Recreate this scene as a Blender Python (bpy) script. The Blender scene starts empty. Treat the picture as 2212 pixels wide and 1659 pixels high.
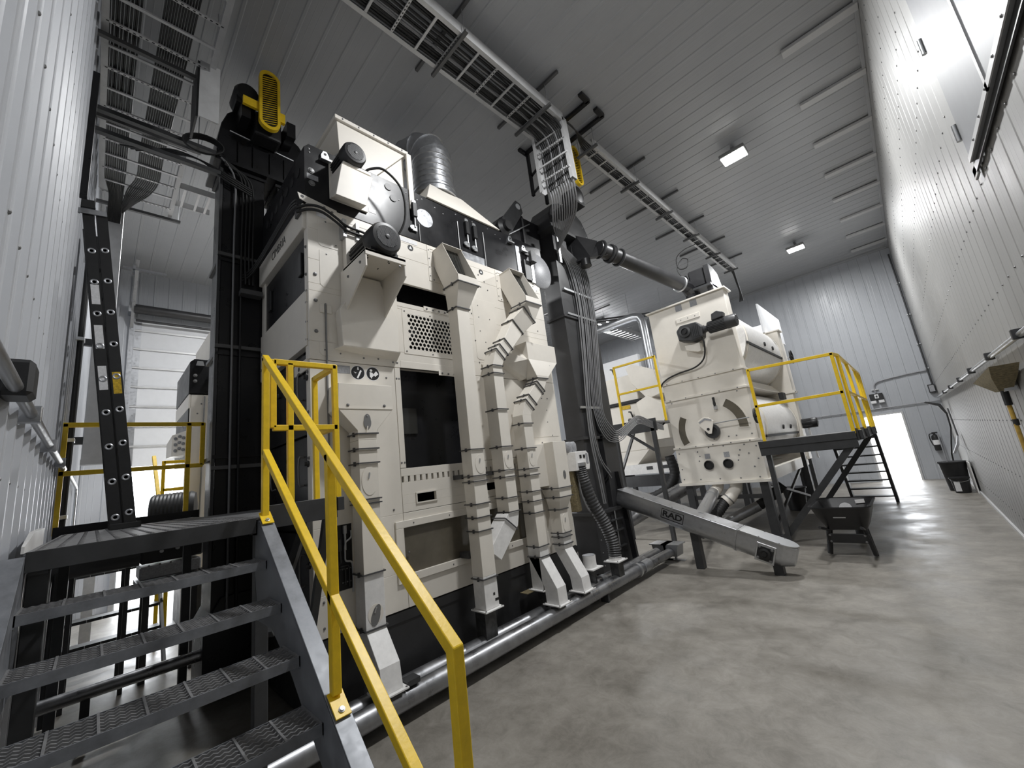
import bpy, math, random
from mathutils import Vector, Matrix
random.seed(7)
sc = bpy.context.scene
COL = sc.collection

# ------------------------------------------------------------------ camera
cam = bpy.data.cameras.new('camera')
cam.sensor_width = 36.0
cam.lens = 869.5 / 2212 * 36.0
cam.clip_start = 0.02
cam.clip_end = 300
co = bpy.data.objects.new('camera', cam)
COL.objects.link(co)
YAW, PITCH, ROLL = -0.760156, 0.203388, -0.121443
H = 1.9
fwd = Vector((math.sin(YAW) * math.cos(PITCH), math.cos(YAW) * math.cos(PITCH), math.sin(PITCH)))
rt = Vector((math.cos(YAW), -math.sin(YAW), 0))
up = rt.cross(fwd)
r2 = math.cos(ROLL) * rt + math.sin(ROLL) * up
u2 = -math.sin(ROLL) * rt + math.cos(ROLL) * up
co.matrix_world = Matrix(((r2.x, u2.x, -fwd.x, 0), (r2.y, u2.y, -fwd.y, 0), (r2.z, u2.z, -fwd.z, H), (0, 0, 0, 1)))
sc.camera = co

# ------------------------------------------------------------------ sky, exposure
w = bpy.data.worlds.new('overcast_sky')
sc.world = w
w.use_nodes = True
bg = w.node_tree.nodes['Background']
bg.inputs[0].default_value = (0.93, 0.96, 1.0, 1)
bg.inputs[1].default_value = 6.0
sc.view_settings.view_transform = 'Standard'
sc.view_settings.look = 'None'
sc.view_settings.exposure = 0.62
sc.view_settings.gamma = 1.0
LAMP_W = 140.0          # watts of each high-bay lamp

# ------------------------------------------------------------------ materials
MATS = {}
def mat(name, col, rough=0.5, metal=0.0, noise=0.0, nscale=8.0, bump=0.0, bscale=60.0, spec=0.5, emit=0.0, trans=0.0, col2=None, rvar=0.0, alpha=1.0):
    m = bpy.data.materials.new(name)
    m.use_nodes = True
    nt = m.node_tree
    b = nt.nodes['Principled BSDF']
    b.inputs['Base Color'].default_value = (*col, 1)
    b.inputs['Roughness'].default_value = rough
    b.inputs['Metallic'].default_value = metal
    b.inputs['Specular IOR Level'].default_value = spec
    if trans: b.inputs['Transmission Weight'].default_value = trans
    if emit:
        b.inputs['Emission Color'].default_value = (*col, 1)
        b.inputs['Emission Strength'].default_value = emit
    tc = nt.nodes.new('ShaderNodeTexCoord')
    if noise or rvar or col2:
        n = nt.nodes.new('ShaderNodeTexNoise')
        n.inputs['Scale'].default_value = nscale
        n.inputs['Detail'].default_value = 6
        n.inputs['Roughness'].default_value = 0.65
        nt.links.new(tc.outputs['Object'], n.inputs['Vector'])
        if noise or col2:
            r = nt.nodes.new('ShaderNodeValToRGB')
            c2 = col2 if col2 else tuple(max(0, c * (1 - noise)) for c in col)
            c1 = col if col2 else tuple(min(1, c * (1 + noise * 0.5)) for c in col)
            r.color_ramp.elements[0].position = 0.32
            r.color_ramp.elements[1].position = 0.68
            r.color_ramp.elements[0].color = (*c2, 1)
            r.color_ramp.elements[1].color = (*c1, 1)
            nt.links.new(n.outputs['Fac'], r.inputs['Fac'])
            nt.links.new(r.outputs['Color'], b.inputs['Base Color'])
        if rvar:
            mr = nt.nodes.new('ShaderNodeMapRange')
            mr.inputs['From Min'].default_value = 0.3
            mr.inputs['From Max'].default_value = 0.7
            mr.inputs['To Min'].default_value = max(0.02, rough - rvar)
            mr.inputs['To Max'].default_value = min(1, rough + rvar)
            nt.links.new(n.outputs['Fac'], mr.inputs['Value'])
            nt.links.new(mr.outputs['Result'], b.inputs['Roughness'])
    if bump:
        n2 = nt.nodes.new('ShaderNodeTexNoise')
        n2.inputs['Scale'].default_value = bscale
        n2.inputs['Detail'].default_value = 4
        bp = nt.nodes.new('ShaderNodeBump')
        bp.inputs['Strength'].default_value = bump
        bp.inputs['Distance'].default_value = 0.01
        nt.links.new(tc.outputs['Object'], n2.inputs['Vector'])
        nt.links.new(n2.outputs['Fac'], bp.inputs['Height'])
        nt.links.new(bp.outputs['Normal'], b.inputs['Normal'])
    MATS[name] = m
    return m
mat('cream', (0.76, 0.72, 0.65), 0.42, noise=0.05, nscale=3.0)
mat('cream_worn', (0.79, 0.78, 0.765), 0.45, noise=0.10, nscale=14.0)
mat('black_panel', (0.013, 0.013, 0.0145), 0.31, noise=0.2, nscale=4.0, rvar=0.06, spec=0.3)
mat('skid_black', (0.026, 0.026, 0.027), 0.45, noise=0.3, nscale=5.0, rvar=0.1)
mat('elevator_grey', (0.034, 0.034, 0.036), 0.40, noise=0.25, nscale=3.0, rvar=0.08)
mat('dark_steel', (0.042, 0.043, 0.045), 0.45, noise=0.25, nscale=8.0)
mat('stair_grey', (0.23, 0.24, 0.26), 0.42, metal=0.25, noise=0.3, nscale=9.0, rvar=0.12)
mat('grate_steel', (0.25, 0.25, 0.255), 0.5, metal=0.2, noise=0.3, nscale=12.0)
mat('yellow_paint', (0.90, 0.60, 0.018), 0.38, noise=0.10, nscale=20.0, bump=0.05, bscale=90)
mat('galvanized', (0.50, 0.51, 0.53), 0.36, metal=0.9, noise=0.10, nscale=18.0, rvar=0.10)
mat('pipe_steel', (0.36, 0.365, 0.38), 0.34, metal=0.9, noise=0.25, nscale=6.0, rvar=0.12)
mat('stub_steel', (0.10, 0.10, 0.10), 0.45, metal=0.6, noise=0.6, nscale=9.0)
mat('zinc', (0.55, 0.56, 0.57), 0.35, metal=0.9)
mat('bolt_steel', (0.22, 0.22, 0.22), 0.45, metal=0.5)
mat('clamp_steel', (0.085, 0.085, 0.087), 0.45, metal=0.3)
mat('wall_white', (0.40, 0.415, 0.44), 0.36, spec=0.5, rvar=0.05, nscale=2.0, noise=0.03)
mat('wall_white_lit', (0.50, 0.515, 0.545), 0.36, spec=0.5, rvar=0.05, nscale=2.0, noise=0.03)  # same cladding as wall_white, with the near corner's brighter light in its colour
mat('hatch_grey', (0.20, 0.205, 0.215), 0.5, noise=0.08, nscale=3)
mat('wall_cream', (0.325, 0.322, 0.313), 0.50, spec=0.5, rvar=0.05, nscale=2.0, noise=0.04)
mat('ceiling_white', (0.37, 0.377, 0.388), 0.33, spec=0.5, noise=0.04, nscale=2.0)
mat('trim_white', (0.52, 0.52, 0.52), 0.45, noise=0.05)
mat('door_panel', (0.72, 0.73, 0.75), 0.45, noise=0.03)
mat('cable_black', (0.012, 0.012, 0.012), 0.5)
mat('cable_grey', (0.20, 0.20, 0.205), 0.42)
mat('motor_black', (0.018, 0.018, 0.019), 0.42, noise=0.2)
mat('motor_grey', (0.045, 0.046, 0.048), 0.45, noise=0.25, nscale=14)
mat('rubber', (0.012, 0.012, 0.012), 0.6)
mat('plastic_black', (0.014, 0.014, 0.015), 0.42, noise=0.3, nscale=10)
mat('tray_alu', (0.55, 0.55, 0.55), 0.45, metal=0.35, noise=0.12, nscale=6)
mat('strut', (0.12, 0.12, 0.12), 0.5, metal=0.5)
mat('label_grey', (0.33, 0.335, 0.35), 0.4, noise=0.3, nscale=60)
mat('label_white', (0.75, 0.75, 0.76), 0.5, noise=0.15, nscale=70)
mat('label_yellow', (0.65, 0.42, 0.02), 0.5, noise=0.5, nscale=50)
mat('sign_black', (0.010, 0.010, 0.011), 0.4)
mat('sign_white', (0.80, 0.80, 0.81), 0.5)
mat('lamp_lens', (1.0, 0.985, 0.96), 0.3, emit=34.0)
mat('lamp_body', (0.22, 0.22, 0.22), 0.5)
mat('window_smoke', (0.13, 0.115, 0.088), 0.10, noise=0.25, nscale=2.5)
mat('glass_dark', (0.03, 0.03, 0.028), 0.08)
mat('hose_dark', (0.045, 0.045, 0.047), 0.45, noise=0.2)
mat('gravel', (0.62, 0.60, 0.56), 0.9, noise=0.3, nscale=1.5)
mat('wood_handle', (0.42, 0.27, 0.05), 0.5, noise=0.3, nscale=20)
mat('straw', (0.22, 0.18, 0.10), 0.8, noise=0.5, nscale=40)
mat('insulation', (0.52, 0.50, 0.46), 0.8, noise=0.2, nscale=20)

def concrete():
    m = bpy.data.materials.new('concrete')
    m.use_nodes = True
    nt = m.node_tree
    b = nt.nodes['Principled BSDF']
    tc = nt.nodes.new('ShaderNodeTexCoord')
    n1 = nt.nodes.new('ShaderNodeTexNoise'); n1.inputs['Scale'].default_value = 1.7; n1.inputs['Detail'].default_value = 9; n1.inputs['Roughness'].default_value = 0.68
    n2 = nt.nodes.new('ShaderNodeTexNoise'); n2.inputs['Scale'].default_value = 5.5; n2.inputs['Detail'].default_value = 14; n2.inputs['Roughness'].default_value = 0.80; n2.inputs['Distortion'].default_value = 0.6
    mx = nt.nodes.new('ShaderNodeMix'); mx.data_type = 'FLOAT'; mx.inputs[0].default_value = 0.5
    rp = nt.nodes.new('ShaderNodeValToRGB')
    rp.color_ramp.elements[0].position = 0.36; rp.color_ramp.elements[0].color = (0.125, 0.114, 0.097, 1)
    rp.color_ramp.elements[1].position = 0.63; rp.color_ramp.elements[1].color = (0.290, 0.271, 0.240, 1)
    for n in (n1, n2): nt.links.new(tc.outputs['Object'], n.inputs['Vector'])
    nt.links.new(n1.outputs['Fac'], mx.inputs[2]); nt.links.new(n2.outputs['Fac'], mx.inputs[3])
    nt.links.new(mx.outputs[0], rp.inputs['Fac']); nt.links.new(rp.outputs['Color'], b.inputs['Base Color'])
    mr = nt.nodes.new('ShaderNodeMapRange')
    mr.inputs['From Min'].default_value = 0.35; mr.inputs['From Max'].default_value = 0.65
    mr.inputs['To Min'].default_value = 0.34; mr.inputs['To Max'].default_value = 0.58
    nt.links.new(n1.outputs['Fac'], mr.inputs['Value']); nt.links.new(mr.outputs['Result'], b.inputs['Roughness'])
    bp = nt.nodes.new('ShaderNodeBump'); bp.inputs['Strength'].default_value = 0.10; bp.inputs['Distance'].default_value = 0.01
    nt.links.new(n1.outputs['Fac'], bp.inputs['Height']); nt.links.new(bp.outputs['Normal'], b.inputs['Normal'])
    MATS['concrete'] = m
concrete()

# ------------------------------------------------------------------ mesh builder
ORI = {}                                   # object -> world origin its mesh data is relative to
def V(*a): return Vector(a[0] if len(a) == 1 else a)
def frame(d):
    d = d.normalized()
    a = Vector((0, 0, 1)) if abs(d.z) < 0.95 else Vector((1, 0, 0))
    x = a.cross(d).normalized()
    return x, d.cross(x).normalized()
class MB:
    def __init__(s): s.v = []; s.f = []
    def add(s, vs, fs):
        o = len(s.v); s.v += [Vector(p) for p in vs]; s.f += [tuple(i + o for i in f) for f in fs]; return s
    def box(s, x0, x1, y0, y1, z0, z1):
        if x0 > x1: x0, x1 = x1, x0
        if y0 > y1: y0, y1 = y1, y0
        if z0 > z1: z0, z1 = z1, z0
        return s.add([(x0, y0, z0), (x1, y0, z0), (x1, y1, z0), (x0, y1, z0), (x0, y0, z1), (x1, y0, z1), (x1, y1, z1), (x0, y1, z1)],
                     [(3, 2, 1, 0), (4, 5, 6, 7), (0, 1, 5, 4), (1, 2, 6, 5), (2, 3, 7, 6), (3, 0, 4, 7)])
    def bar(s, p0, p1, w, h, upv=(0, 0, 1)):
        p0, p1, u = V(p0), V(p1), V(upv)
        d = (p1 - p0).normalized()
        if abs(d.dot(u)) > 0.99: u = Vector((1, 0, 0))
        a = d.cross(u).normalized(); c = a.cross(d).normalized()
        a *= w / 2; c *= h / 2
        vs = [p0 - a - c, p0 + a - c, p0 + a + c, p0 - a + c, p1 - a - c, p1 + a - c, p1 + a + c, p1 - a + c]
        return s.add(vs, [(3, 2, 1, 0), (4, 5, 6, 7), (0, 1, 5, 4), (1, 2, 6, 5), (2, 3, 7, 6), (3, 0, 4, 7)])
    def loft(s, rings, caps=True):
        n = len(rings[0]); o = len(s.v)
        for r in rings: s.v += [Vector(p) for p in r]
        for i in range(len(rings) - 1):
            for j in range(n):
                k = (j + 1) % n
                s.f.append((o + i * n + j, o + i * n + k, o + (i + 1) * n + k, o + (i + 1) * n + j))
        if caps:
            s.f.append(tuple(o + j for j in reversed(range(n))))
            s.f.append(tuple(o + (len(rings) - 1) * n + j for j in range(n)))
        return s
    def tube(s, pts, r, n=10, caps=True):
        pts = [V(p) for p in pts]
        rr = r if isinstance(r, (list, tuple)) else [r] * len(pts)
        ds = []
        for i in range(len(pts)):
            a = pts[max(i - 1, 0)]; b = pts[min(i + 1, len(pts) - 1)]
            ds.append((b - a).normalized())
        x, y = frame(ds[0]); rings = []
        for i, p in enumerate(pts):
            d = ds[i]
            x = (x - d * x.dot(d)).normalized(); y = d.cross(x).normalized()
            rings.append([p + (x * math.cos(t) + y * math.sin(t)) * rr[i] for t in (2 * math.pi * k / n for k in range(n))])
        return s.loft(rings, caps)
    def cyl(s, p0, p1, r, n=16, caps=True): return s.tube([p0, p1], r, n, caps)
    def prism(s, poly, axis, a, b):
        """poly: 2D points in the two other axes (in x,y,z order); extruded along axis from a to b"""
        def P(q, t):
            if axis == 'x': return (t, q[0], q[1])
            if axis == 'y': return (q[0], t, q[1])
            return (q[0], q[1], t)
        n = len(poly)
        o = len(s.v)
        s.v += [Vector(P(q, a)) for q in poly] + [Vector(P(q, b)) for q in poly]
        s.f.append(tuple(o + j for j in reversed(range(n)))); s.f.append(tuple(o + n + j for j in range(n)))
        for j in range(n):
            k = (j + 1) % n
            s.f.append((o + j, o + k, o + n + k, o + n + j))
        return s
    def lathe(s, prof, org, axis, n=24):
        """prof: (radius, height) along axis from org"""
        org = V(org); d = V(axis).normalized(); x, y = frame(d)
        rings = [[org + d * h + (x * math.cos(t) + y * math.sin(t)) * max(r, 1e-4) for t in (2 * math.pi * k / n for k in range(n))] for r, h in prof]
        return s.loft(rings, True)
    def plate(s, y0, y1, z0, z1, holes, x0, x1):
        """sheet in the yz plane between x0 and x1 with rectangular holes (y0,y1,z0,z1)"""
        ys = sorted({y0, y1, *[q for h in holes for q in h[:2] if y0 < q < y1]})
        zs = sorted({z0, z1, *[q for h in holes for q in h[2:] if z0 < q < z1]})
        for i in range(len(zs) - 1):
            run = None
            for j in range(len(ys) - 1):
                cy, cz = (ys[j] + ys[j + 1]) / 2, (zs[i] + zs[i + 1]) / 2
                solid = not any(h[0] < cy < h[1] and h[2] < cz < h[3] for h in holes)
                if solid and run is None: run = ys[j]
                if not solid and run is not None: s.box(x0, x1, run, ys[j], zs[i], zs[i + 1]); run = None
            if run is not None: s.box(x0, x1, run, y1, zs[i], zs[i + 1])
        return s
    def build(s, name, material, parent=None, smooth=0, bevel=0.0, seg=1, origin=None, solid=0.0):
        me = bpy.data.meshes.new(name)
        o = bpy.data.objects.new(name, me)
        COL.objects.link(o)
        org = ORI[parent] if parent is not None else Vector(origin) if origin is not None else Vector((0, 0, 0))
        me.from_pydata([tuple(p - org) for p in s.v], [], s.f)
        me.validate()
        import bmesh
        bm = bmesh.new(); bm.from_mesh(me)
        bmesh.ops.recalc_face_normals(bm, faces=bm.faces)
        bm.to_mesh(me); bm.free()
        me.materials.append(MATS[material])
        if smooth:
            for p in me.polygons: p.use_smooth = True
            me.set_sharp_from_angle(angle=math.radians(smooth))
        if parent is not None: o.parent = parent
        else: o.location = org
        ORI[o] = org
        if bevel:
            bv = o.modifiers.new('bevel', 'BEVEL'); bv.width = bevel; bv.segments = seg; bv.limit_method = 'ANGLE'; bv.angle_limit = math.radians(40)
        return o
def thing(name, label, cat, loc, group=None):
    o = bpy.data.objects.new(name, None); COL.objects.link(o)
    o.location = loc; o.empty_display_size = 0.1
    o['label'] = label; o['category'] = cat
    if group: o['group'] = group
    ORI[o] = Vector(loc)
    return o
def tag(o, label, cat, group=None, kind=None):
    o['label'] = label; o['category'] = cat
    if group: o['group'] = group
    if kind: o['kind'] = kind
    return o
def stuff(o): o['kind'] = 'stuff'; return o
def struct(o): o['kind'] = 'structure'; return o
def share(src, name, parent, loc, rot=None, scale=None, label=None):
    """another object with the mesh of src, at world loc"""
    o = bpy.data.objects.new(name, src if isinstance(src, bpy.types.Mesh) else src.data); COL.objects.link(o)
    o.parent = parent; o.location = Vector(loc) - ORI[parent]
    if rot is not None: o.rotation_euler = rot
    if scale is not None: o.scale = scale
    ORI[o] = ORI[parent]
    if label: o['label'] = label
    return o
def raw_mesh(mb, name, material, smooth=35):
    me = bpy.data.meshes.new(name); me.from_pydata([tuple(p) for p in mb.v], [], mb.f); me.validate()
    import bmesh
    bm = bmesh.new(); bm.from_mesh(me); bmesh.ops.recalc_face_normals(bm, faces=bm.faces); bm.to_mesh(me); bm.free()
    me.materials.append(MATS[material])
    for p in me.polygons: p.use_smooth = True
    me.set_sharp_from_angle(angle=math.radians(smooth))
    return me
BOLT = raw_mesh(MB().lathe([(0.013, 0), (0.013, 0.003), (0.0095, 0.0035), (0.0085, 0.009), (0.004, 0.0105)], (0, 0, 0), (1, 0, 0), 10), 'bolt_mesh', 'bolt_steel')
def bolts(parent, pts, axis='x', s=1.0, name='bolt'):
    rot = {'x': (0, 0, 0), '-y': (0, 0, -math.pi / 2), 'y': (0, 0, math.pi / 2), '-z': (0, math.pi / 2, 0), 'z': (0, -math.pi / 2, 0)}[axis]
    for p in pts: share(BOLT, name, parent, p, rot, (s, s, s))
def arc(c, r, a0, a1, n, plane='yz', x=0):
    out = []
    for i in range(n + 1):
        t = math.radians(a0 + (a1 - a0) * i / n)
        p, q = c[0] + r * math.cos(t), c[1] + r * math.sin(t)
        out.append({'yz': (x, p, q), 'xz': (p, x, q), 'xy': (p, q, x)}[plane])
    return out
def smoothpath(pts, n=6):
    """Catmull-Rom through pts"""
    P = [V(p) for p in pts]; P = [P[0] * 2 - P[1]] + P + [P[-1] * 2 - P[-2]]; out = []
    for i in range(1, len(P) - 2):
        a, b, c, d = P[i - 1:i + 3]
        for k in range(n):
            t = k / n
            out.append(0.5 * ((2 * b) + (c - a) * t + (2 * a - 5 * b + 4 * c - d) * t * t + (3 * b - a - 3 * c + d) * t ** 3))
    out.append(P[-2]); return out
def text(body, size, material, parent, loc, xdir, ydir, name='lettering', depth=0.001, sx=1.0, bold=0.0):
    cu = bpy.data.curves.new(name, 'FONT'); cu.body = body; cu.size = size; cu.align_x = 'CENTER'; cu.align_y = 'CENTER'; cu.extrude = depth; cu.offset = bold; cu.resolution_u = 3
    t = bpy.data.objects.new('tmp_text', cu); COL.objects.link(t)
    dg = bpy.context.evaluated_depsgraph_get()
    me = bpy.data.meshes.new_from_object(t.evaluated_get(dg)); bpy.data.objects.remove(t)
    me.materials.clear(); me.materials.append(MATS[material])
    o = bpy.data.objects.new(name, me); COL.objects.link(o); o.parent = parent
    X = V(xdir).normalized(); Y = V(ydir).normalized(); Z = X.cross(Y)
    L = V(loc) - ORI[parent]
    o.matrix_local = Matrix(((X.x * sx, Y.x, Z.x, L.x), (X.y * sx, Y.y, Z.y, L.y), (X.z * sx, Y.z, Z.z, L.z), (0, 0, 0, 1)))
    ORI[o] = ORI[parent]
    return o
# ------------------------------------------------------------------ the building
XR, XL, YN, YF, ZC = 0.80, -12.5, -0.28, 18.2, 7.65
ground = MB().box(-60, 45, -40, 80, -0.3, -0.06).build('ground', 'gravel'); struct(ground)
ground['label'] = 'pale gravel yard outside the doors'
floor = MB().box(XL - 0.2, XR + 0.2, YN - 0.2, YF + 0.2, -0.25, 0.0).build('floor', 'concrete'); struct(floor)

def rib_profile(width, pitch=0.28, h=0.019):
    pr = []
    n = int(round(width / pitch))
    for i in range(n):
        u = i * pitch
        k = pitch / 0.28; q = h * 0.12
        pr += [(u, 0), (u + 0.018 * k, 0), (u + 0.030 * k, h), (u + 0.056 * k, h), (u + 0.068 * k, 0), (u + 0.125 * k, 0), (u + 0.131 * k, q), (u + 0.137 * k, 0),
               (u + 0.195 * k, 0), (u + 0.201 * k, q), (u + 0.207 * k, 0)]
    pr.append((n * pitch, 0))
    return pr
PANEL = {}
RIBH = {'near': 0.019, 'left': 0.014, 'right': 0.0035, 'far': 0.009, 'ceil': 0.009}
def rib_mesh(key, width, length, material, pitch):
    k = (key, round(width, 4), round(length, 3), material)
    if k in PANEL: return PANEL[k]
    pr = rib_profile(width, pitch, RIBH[key])
    vs = [(u, d, 0) for u, d in pr] + [(u, d, length) for u, d in pr]
    n = len(pr)
    fs = [(i, i + 1, n + i + 1, n + i) for i in range(n - 1)]
    me = bpy.data.meshes.new('panel'); me.from_pydata(vs, [], fs); me.materials.append(MATS[material])
    PANEL[k] = me
    return me
def ribbed(parent, kind, a0, a1, z0, z1, material, pitch=0.28, sheet=4):
    """sheets of ribbed liner panel; a runs along the wall, ribs along z (walls) or along x (ceiling)"""
    pitch = (a1 - a0) / max(1, round((a1 - a0) / pitch))
    wdt = pitch * sheet
    n = int(math.floor((a1 - a0) / wdt + 1e-6))
    pos = [(a0 + i * wdt, wdt) for i in range(n)]
    rest = a1 - a0 - n * wdt
    if rest > pitch * 0.5:
        k = max(1, int(round(rest / pitch))); pos.append((a0 + n * wdt, k * pitch))
    for a, wd in pos:
        me = rib_mesh(kind, wd, z1 - z0, material, pitch)
        o = bpy.data.objects.new('panel', me); COL.objects.link(o); o.parent = parent
        if kind == 'right':   X, Y, Z, L = (0, -1, 0), (-1, 0, 0), (0, 0, 1), (XR, a + wd, z0)
        elif kind == 'far':   X, Y, Z, L = (1, 0, 0), (0, -1, 0), (0, 0, 1), (a, YF, z0)
        elif kind == 'left':  X, Y, Z, L = (0, 1, 0), (1, 0, 0), (0, 0, 1), (XL, a, z0)
        elif kind == 'near':  X, Y, Z, L = (1, 0, 0), (0, 1, 0), (0, 0, 1), (a, YN, z0)
        else:                 X, Y, Z, L = (0, 1, 0), (0, 0, -1), (1, 0, 0), (z0, a, ZC)
        o.matrix_local = Matrix(((X[0], Y[0], Z[0], L[0]), (X[1], Y[1], Z[1], L[1]), (X[2], Y[2], Z[2], L[2]), (0, 0, 0, 1)))
def screws(parent, pts, axis):
    m = MB()
    for p in pts: m.lathe([(0.011, 0), (0.007, 0.006), (0.001, 0.008)], p, axis, 6)
    stuff(m.build('screws', 'bolt_steel', parent))
ORI_ROOT = Vector((0, 0, 0))

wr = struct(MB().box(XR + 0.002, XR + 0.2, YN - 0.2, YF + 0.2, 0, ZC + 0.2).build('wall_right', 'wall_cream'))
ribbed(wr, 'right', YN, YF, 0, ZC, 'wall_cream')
screws(wr, [(XR - 0.001, YN + 0.18 + 0.28 * i, z) for i in range(6, 66) for z in (0.35, 1.05, 1.75, 2.9, 3.6, 4.4, 5.1, 5.8, 6.5, 7.2)], (-1, 0, 0))
DX0, DX1, DZ = -1.10, -0.16, 2.13            # walk door opening in the far wall
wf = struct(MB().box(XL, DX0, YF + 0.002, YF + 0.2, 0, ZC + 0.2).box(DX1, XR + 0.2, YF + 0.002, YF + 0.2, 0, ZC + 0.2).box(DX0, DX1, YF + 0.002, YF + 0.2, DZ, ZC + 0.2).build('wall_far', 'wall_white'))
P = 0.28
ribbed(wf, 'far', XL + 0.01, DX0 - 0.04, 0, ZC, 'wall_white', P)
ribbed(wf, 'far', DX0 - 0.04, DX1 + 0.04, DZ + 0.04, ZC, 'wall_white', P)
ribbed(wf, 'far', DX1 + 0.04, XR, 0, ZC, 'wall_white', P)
dj = MB().box(DX0 - 0.05, DX0, YF - 0.03, YF + 0.2, 0, DZ + 0.05).box(DX1, DX1 + 0.05, YF - 0.03, YF + 0.2, 0, DZ + 0.05).box(DX0, DX1, YF - 0.03, YF + 0.2, DZ, DZ + 0.05)
door1 = struct(dj.build('door_1', 'trim_white'))
door1['label'] = 'open walk door with white jamb in the far wall'
OY0, OY1, OZ = 0.42, 5.4, 6.45                # overhead door opening in the left wall
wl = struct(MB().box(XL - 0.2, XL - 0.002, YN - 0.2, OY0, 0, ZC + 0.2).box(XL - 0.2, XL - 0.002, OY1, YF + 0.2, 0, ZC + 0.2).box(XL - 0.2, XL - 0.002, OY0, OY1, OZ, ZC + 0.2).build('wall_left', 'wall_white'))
ribbed(wl, 'left', YN, OY0, 0, ZC, 'wall_white_lit')
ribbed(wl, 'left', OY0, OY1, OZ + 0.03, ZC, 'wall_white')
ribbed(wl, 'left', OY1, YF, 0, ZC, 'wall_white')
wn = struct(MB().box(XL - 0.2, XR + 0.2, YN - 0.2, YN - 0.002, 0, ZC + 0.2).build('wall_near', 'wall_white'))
ribbed(wn, 'near', XL, XR, 0, ZC, 'wall_white_lit')
screws(wn, [(XR - 0.09 - 0.28 * i, YN + 0.001, z) for i in range(5, 40) for z in (1.2, 2.1, 3.0, 3.9, 4.8, 5.7, 6.6)], (0, 1, 0))
ce = struct(MB().box(XL - 0.2, XR + 0.2, YN - 0.2, YF + 0.2, ZC + 0.002, ZC + 0.2).build('ceiling', 'ceiling_white'))
ribbed(ce, 'ceil', YN, YF, XL, XR, 'ceiling_white')
# ceiling trim strips along the right wall
for i in range(-2, 8):
    y = 7.03 + 1.47 * i
    t = struct(MB().box(-0.12, XR - 0.005, y - 0.075, y + 0.075, ZC - 0.075, ZC - 0.02).build('trim_%d' % (i + 3), 'trim_white', bevel=0.006))
    t['label'] = 'pale sheet metal strip across the ceiling beside the right wall'
t = struct(MB().box(XR - 0.05, XR - 0.004, YN, YF, ZC - 0.06, ZC - 0.002).build('trim_11', 'ceiling_white'))
t = struct(MB().box(XL, XR, YF - 0.04, YF - 0.003, ZC - 0.06, ZC - 0.002).build('trim_12', 'ceiling_white'))
# baseboards
struct(MB().box(XR - 0.035, XR - 0.004, YN, YF, 0, 0.05).build('baseboard_right', 'trim_white'))
# overhead sectional door, partly raised
door2 = bpy.data.objects.new('door_2', None); COL.objects.link(door2); struct(door2); ORI[door2] = Vector((XL, OY0, 0)); door2.location = ORI[door2]
door2['label'] = 'white sectional overhead door raised part way in the left wall'
for i in range(8):
    z0 = 2.93 + 0.462 * i
    if z0 + 0.45 > OZ + 0.25: break
    s_ = MB().box(XL - 0.09, XL - 0.04, OY0, OY1, z0, z0 + 0.452).build('door_section', 'door_panel', door2)
    MB().box(XL - 0.04, XL - 0.005, OY0, OY1, z0 + 0.435, z0 + 0.475).build('stiffener', 'tray_alu', s_)
    MB().box(XL - 0.04, XL - 0.015, OY0, OY0 + 0.12, z0 + 0.02, z0 + 0.42).build('end_stile', 'galvanized', s_)
MB().box(XL, XL + 0.06, OY0 - 0.10, OY0 - 0.02, 0, 7.5).build('track', 'galvanized', door2)
MB().bar((XL + 0.05, OY0 - 0.06, 6.2), (XL + 0.9, OY0 - 0.06, 7.55), 0.06, 0.05).build('track', 'galvanized', door2)
MB().cyl((XL + 0.25, OY0 - 0.05, 6.60), (XL + 0.25, OY1, 6.60), 0.11, 20).build('spring_drum', 'elevator_grey', door2, smooth=40)
MB().cyl((XL + 0.12, OY0, 6.36), (XL + 0.12, OY1, 6.36), 0.03, 12).build('torsion_shaft', 'elevator_grey', door2, smooth=40)
MB().box(XL, XL + 0.3, OY0 - 0.14, OY0 - 0.09, 6.5, 6.74).box(XL + 0.04, XL + 0.09, OY0 - 0.09, OY0 + 0.35, 6.68, 6.74).build('bracket', 'galvanized', door2)
MB().box(XL + 0.6, XL + 1.1, OY0 - 0.14, OY0 - 0.09, 7.3, 7.34).box(XL + 0.85, XL + 0.9, OY0 - 0.3, OY0 + 0.45, 7.3, 7.34).build('bracket', 'galvanized', door2)

# ------------------------------------------------------------------ high-bay lamps
names = ['glowing lamp on the ceiling above the long cable tray, nearest the right wall', 'glowing lamp on the ceiling towards the far wall, above the open walk door',
         'glowing lamp seen past the tall grey elevator, below a galvanized pipe']
def lamp(x, y, label):
    t = thing('high_bay_lamp', label, 'lamp', (x, y, ZC), 'high bay lamps on the ceiling')
    MB().box(x - 0.03, x + 0.03, y + 0.02, y + 0.26, ZC - 0.06, ZC - 0.025).bar((x, y + 0.2, ZC - 0.05), (x, y + 0.1, ZC - 0.22), 0.05, 0.05).build('mounting_bracket', 'lamp_body', t)
    body = MB().box(x - 0.23, x + 0.23, y - 0.19, y + 0.17, ZC - 0.27, ZC - 0.19).build('housing', 'lamp_body', t, bevel=0.02, seg=2)
    MB().box(x - 0.205, x + 0.205, y - 0.165, y + 0.145, ZC - 0.283, ZC - 0.271).build('lens', 'lamp_lens', body, bevel=0.004)
    ld = bpy.data.lights.new('lamp_light', 'AREA'); ld.shape = 'RECTANGLE'; ld.size = 0.40; ld.size_y = 0.30; ld.energy = LAMP_W; ld.color = (0.98, 0.99, 1.0)
    lo = bpy.data.objects.new('lamp_light', ld); COL.objects.link(lo); lo.parent = t; lo.location = (0, -0.01, -0.29)
lamp(-1.28, 8.50, names[0]); lamp(-1.28, 14.6, names[1]); lamp(-8.2, 14.6, names[2])
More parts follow.
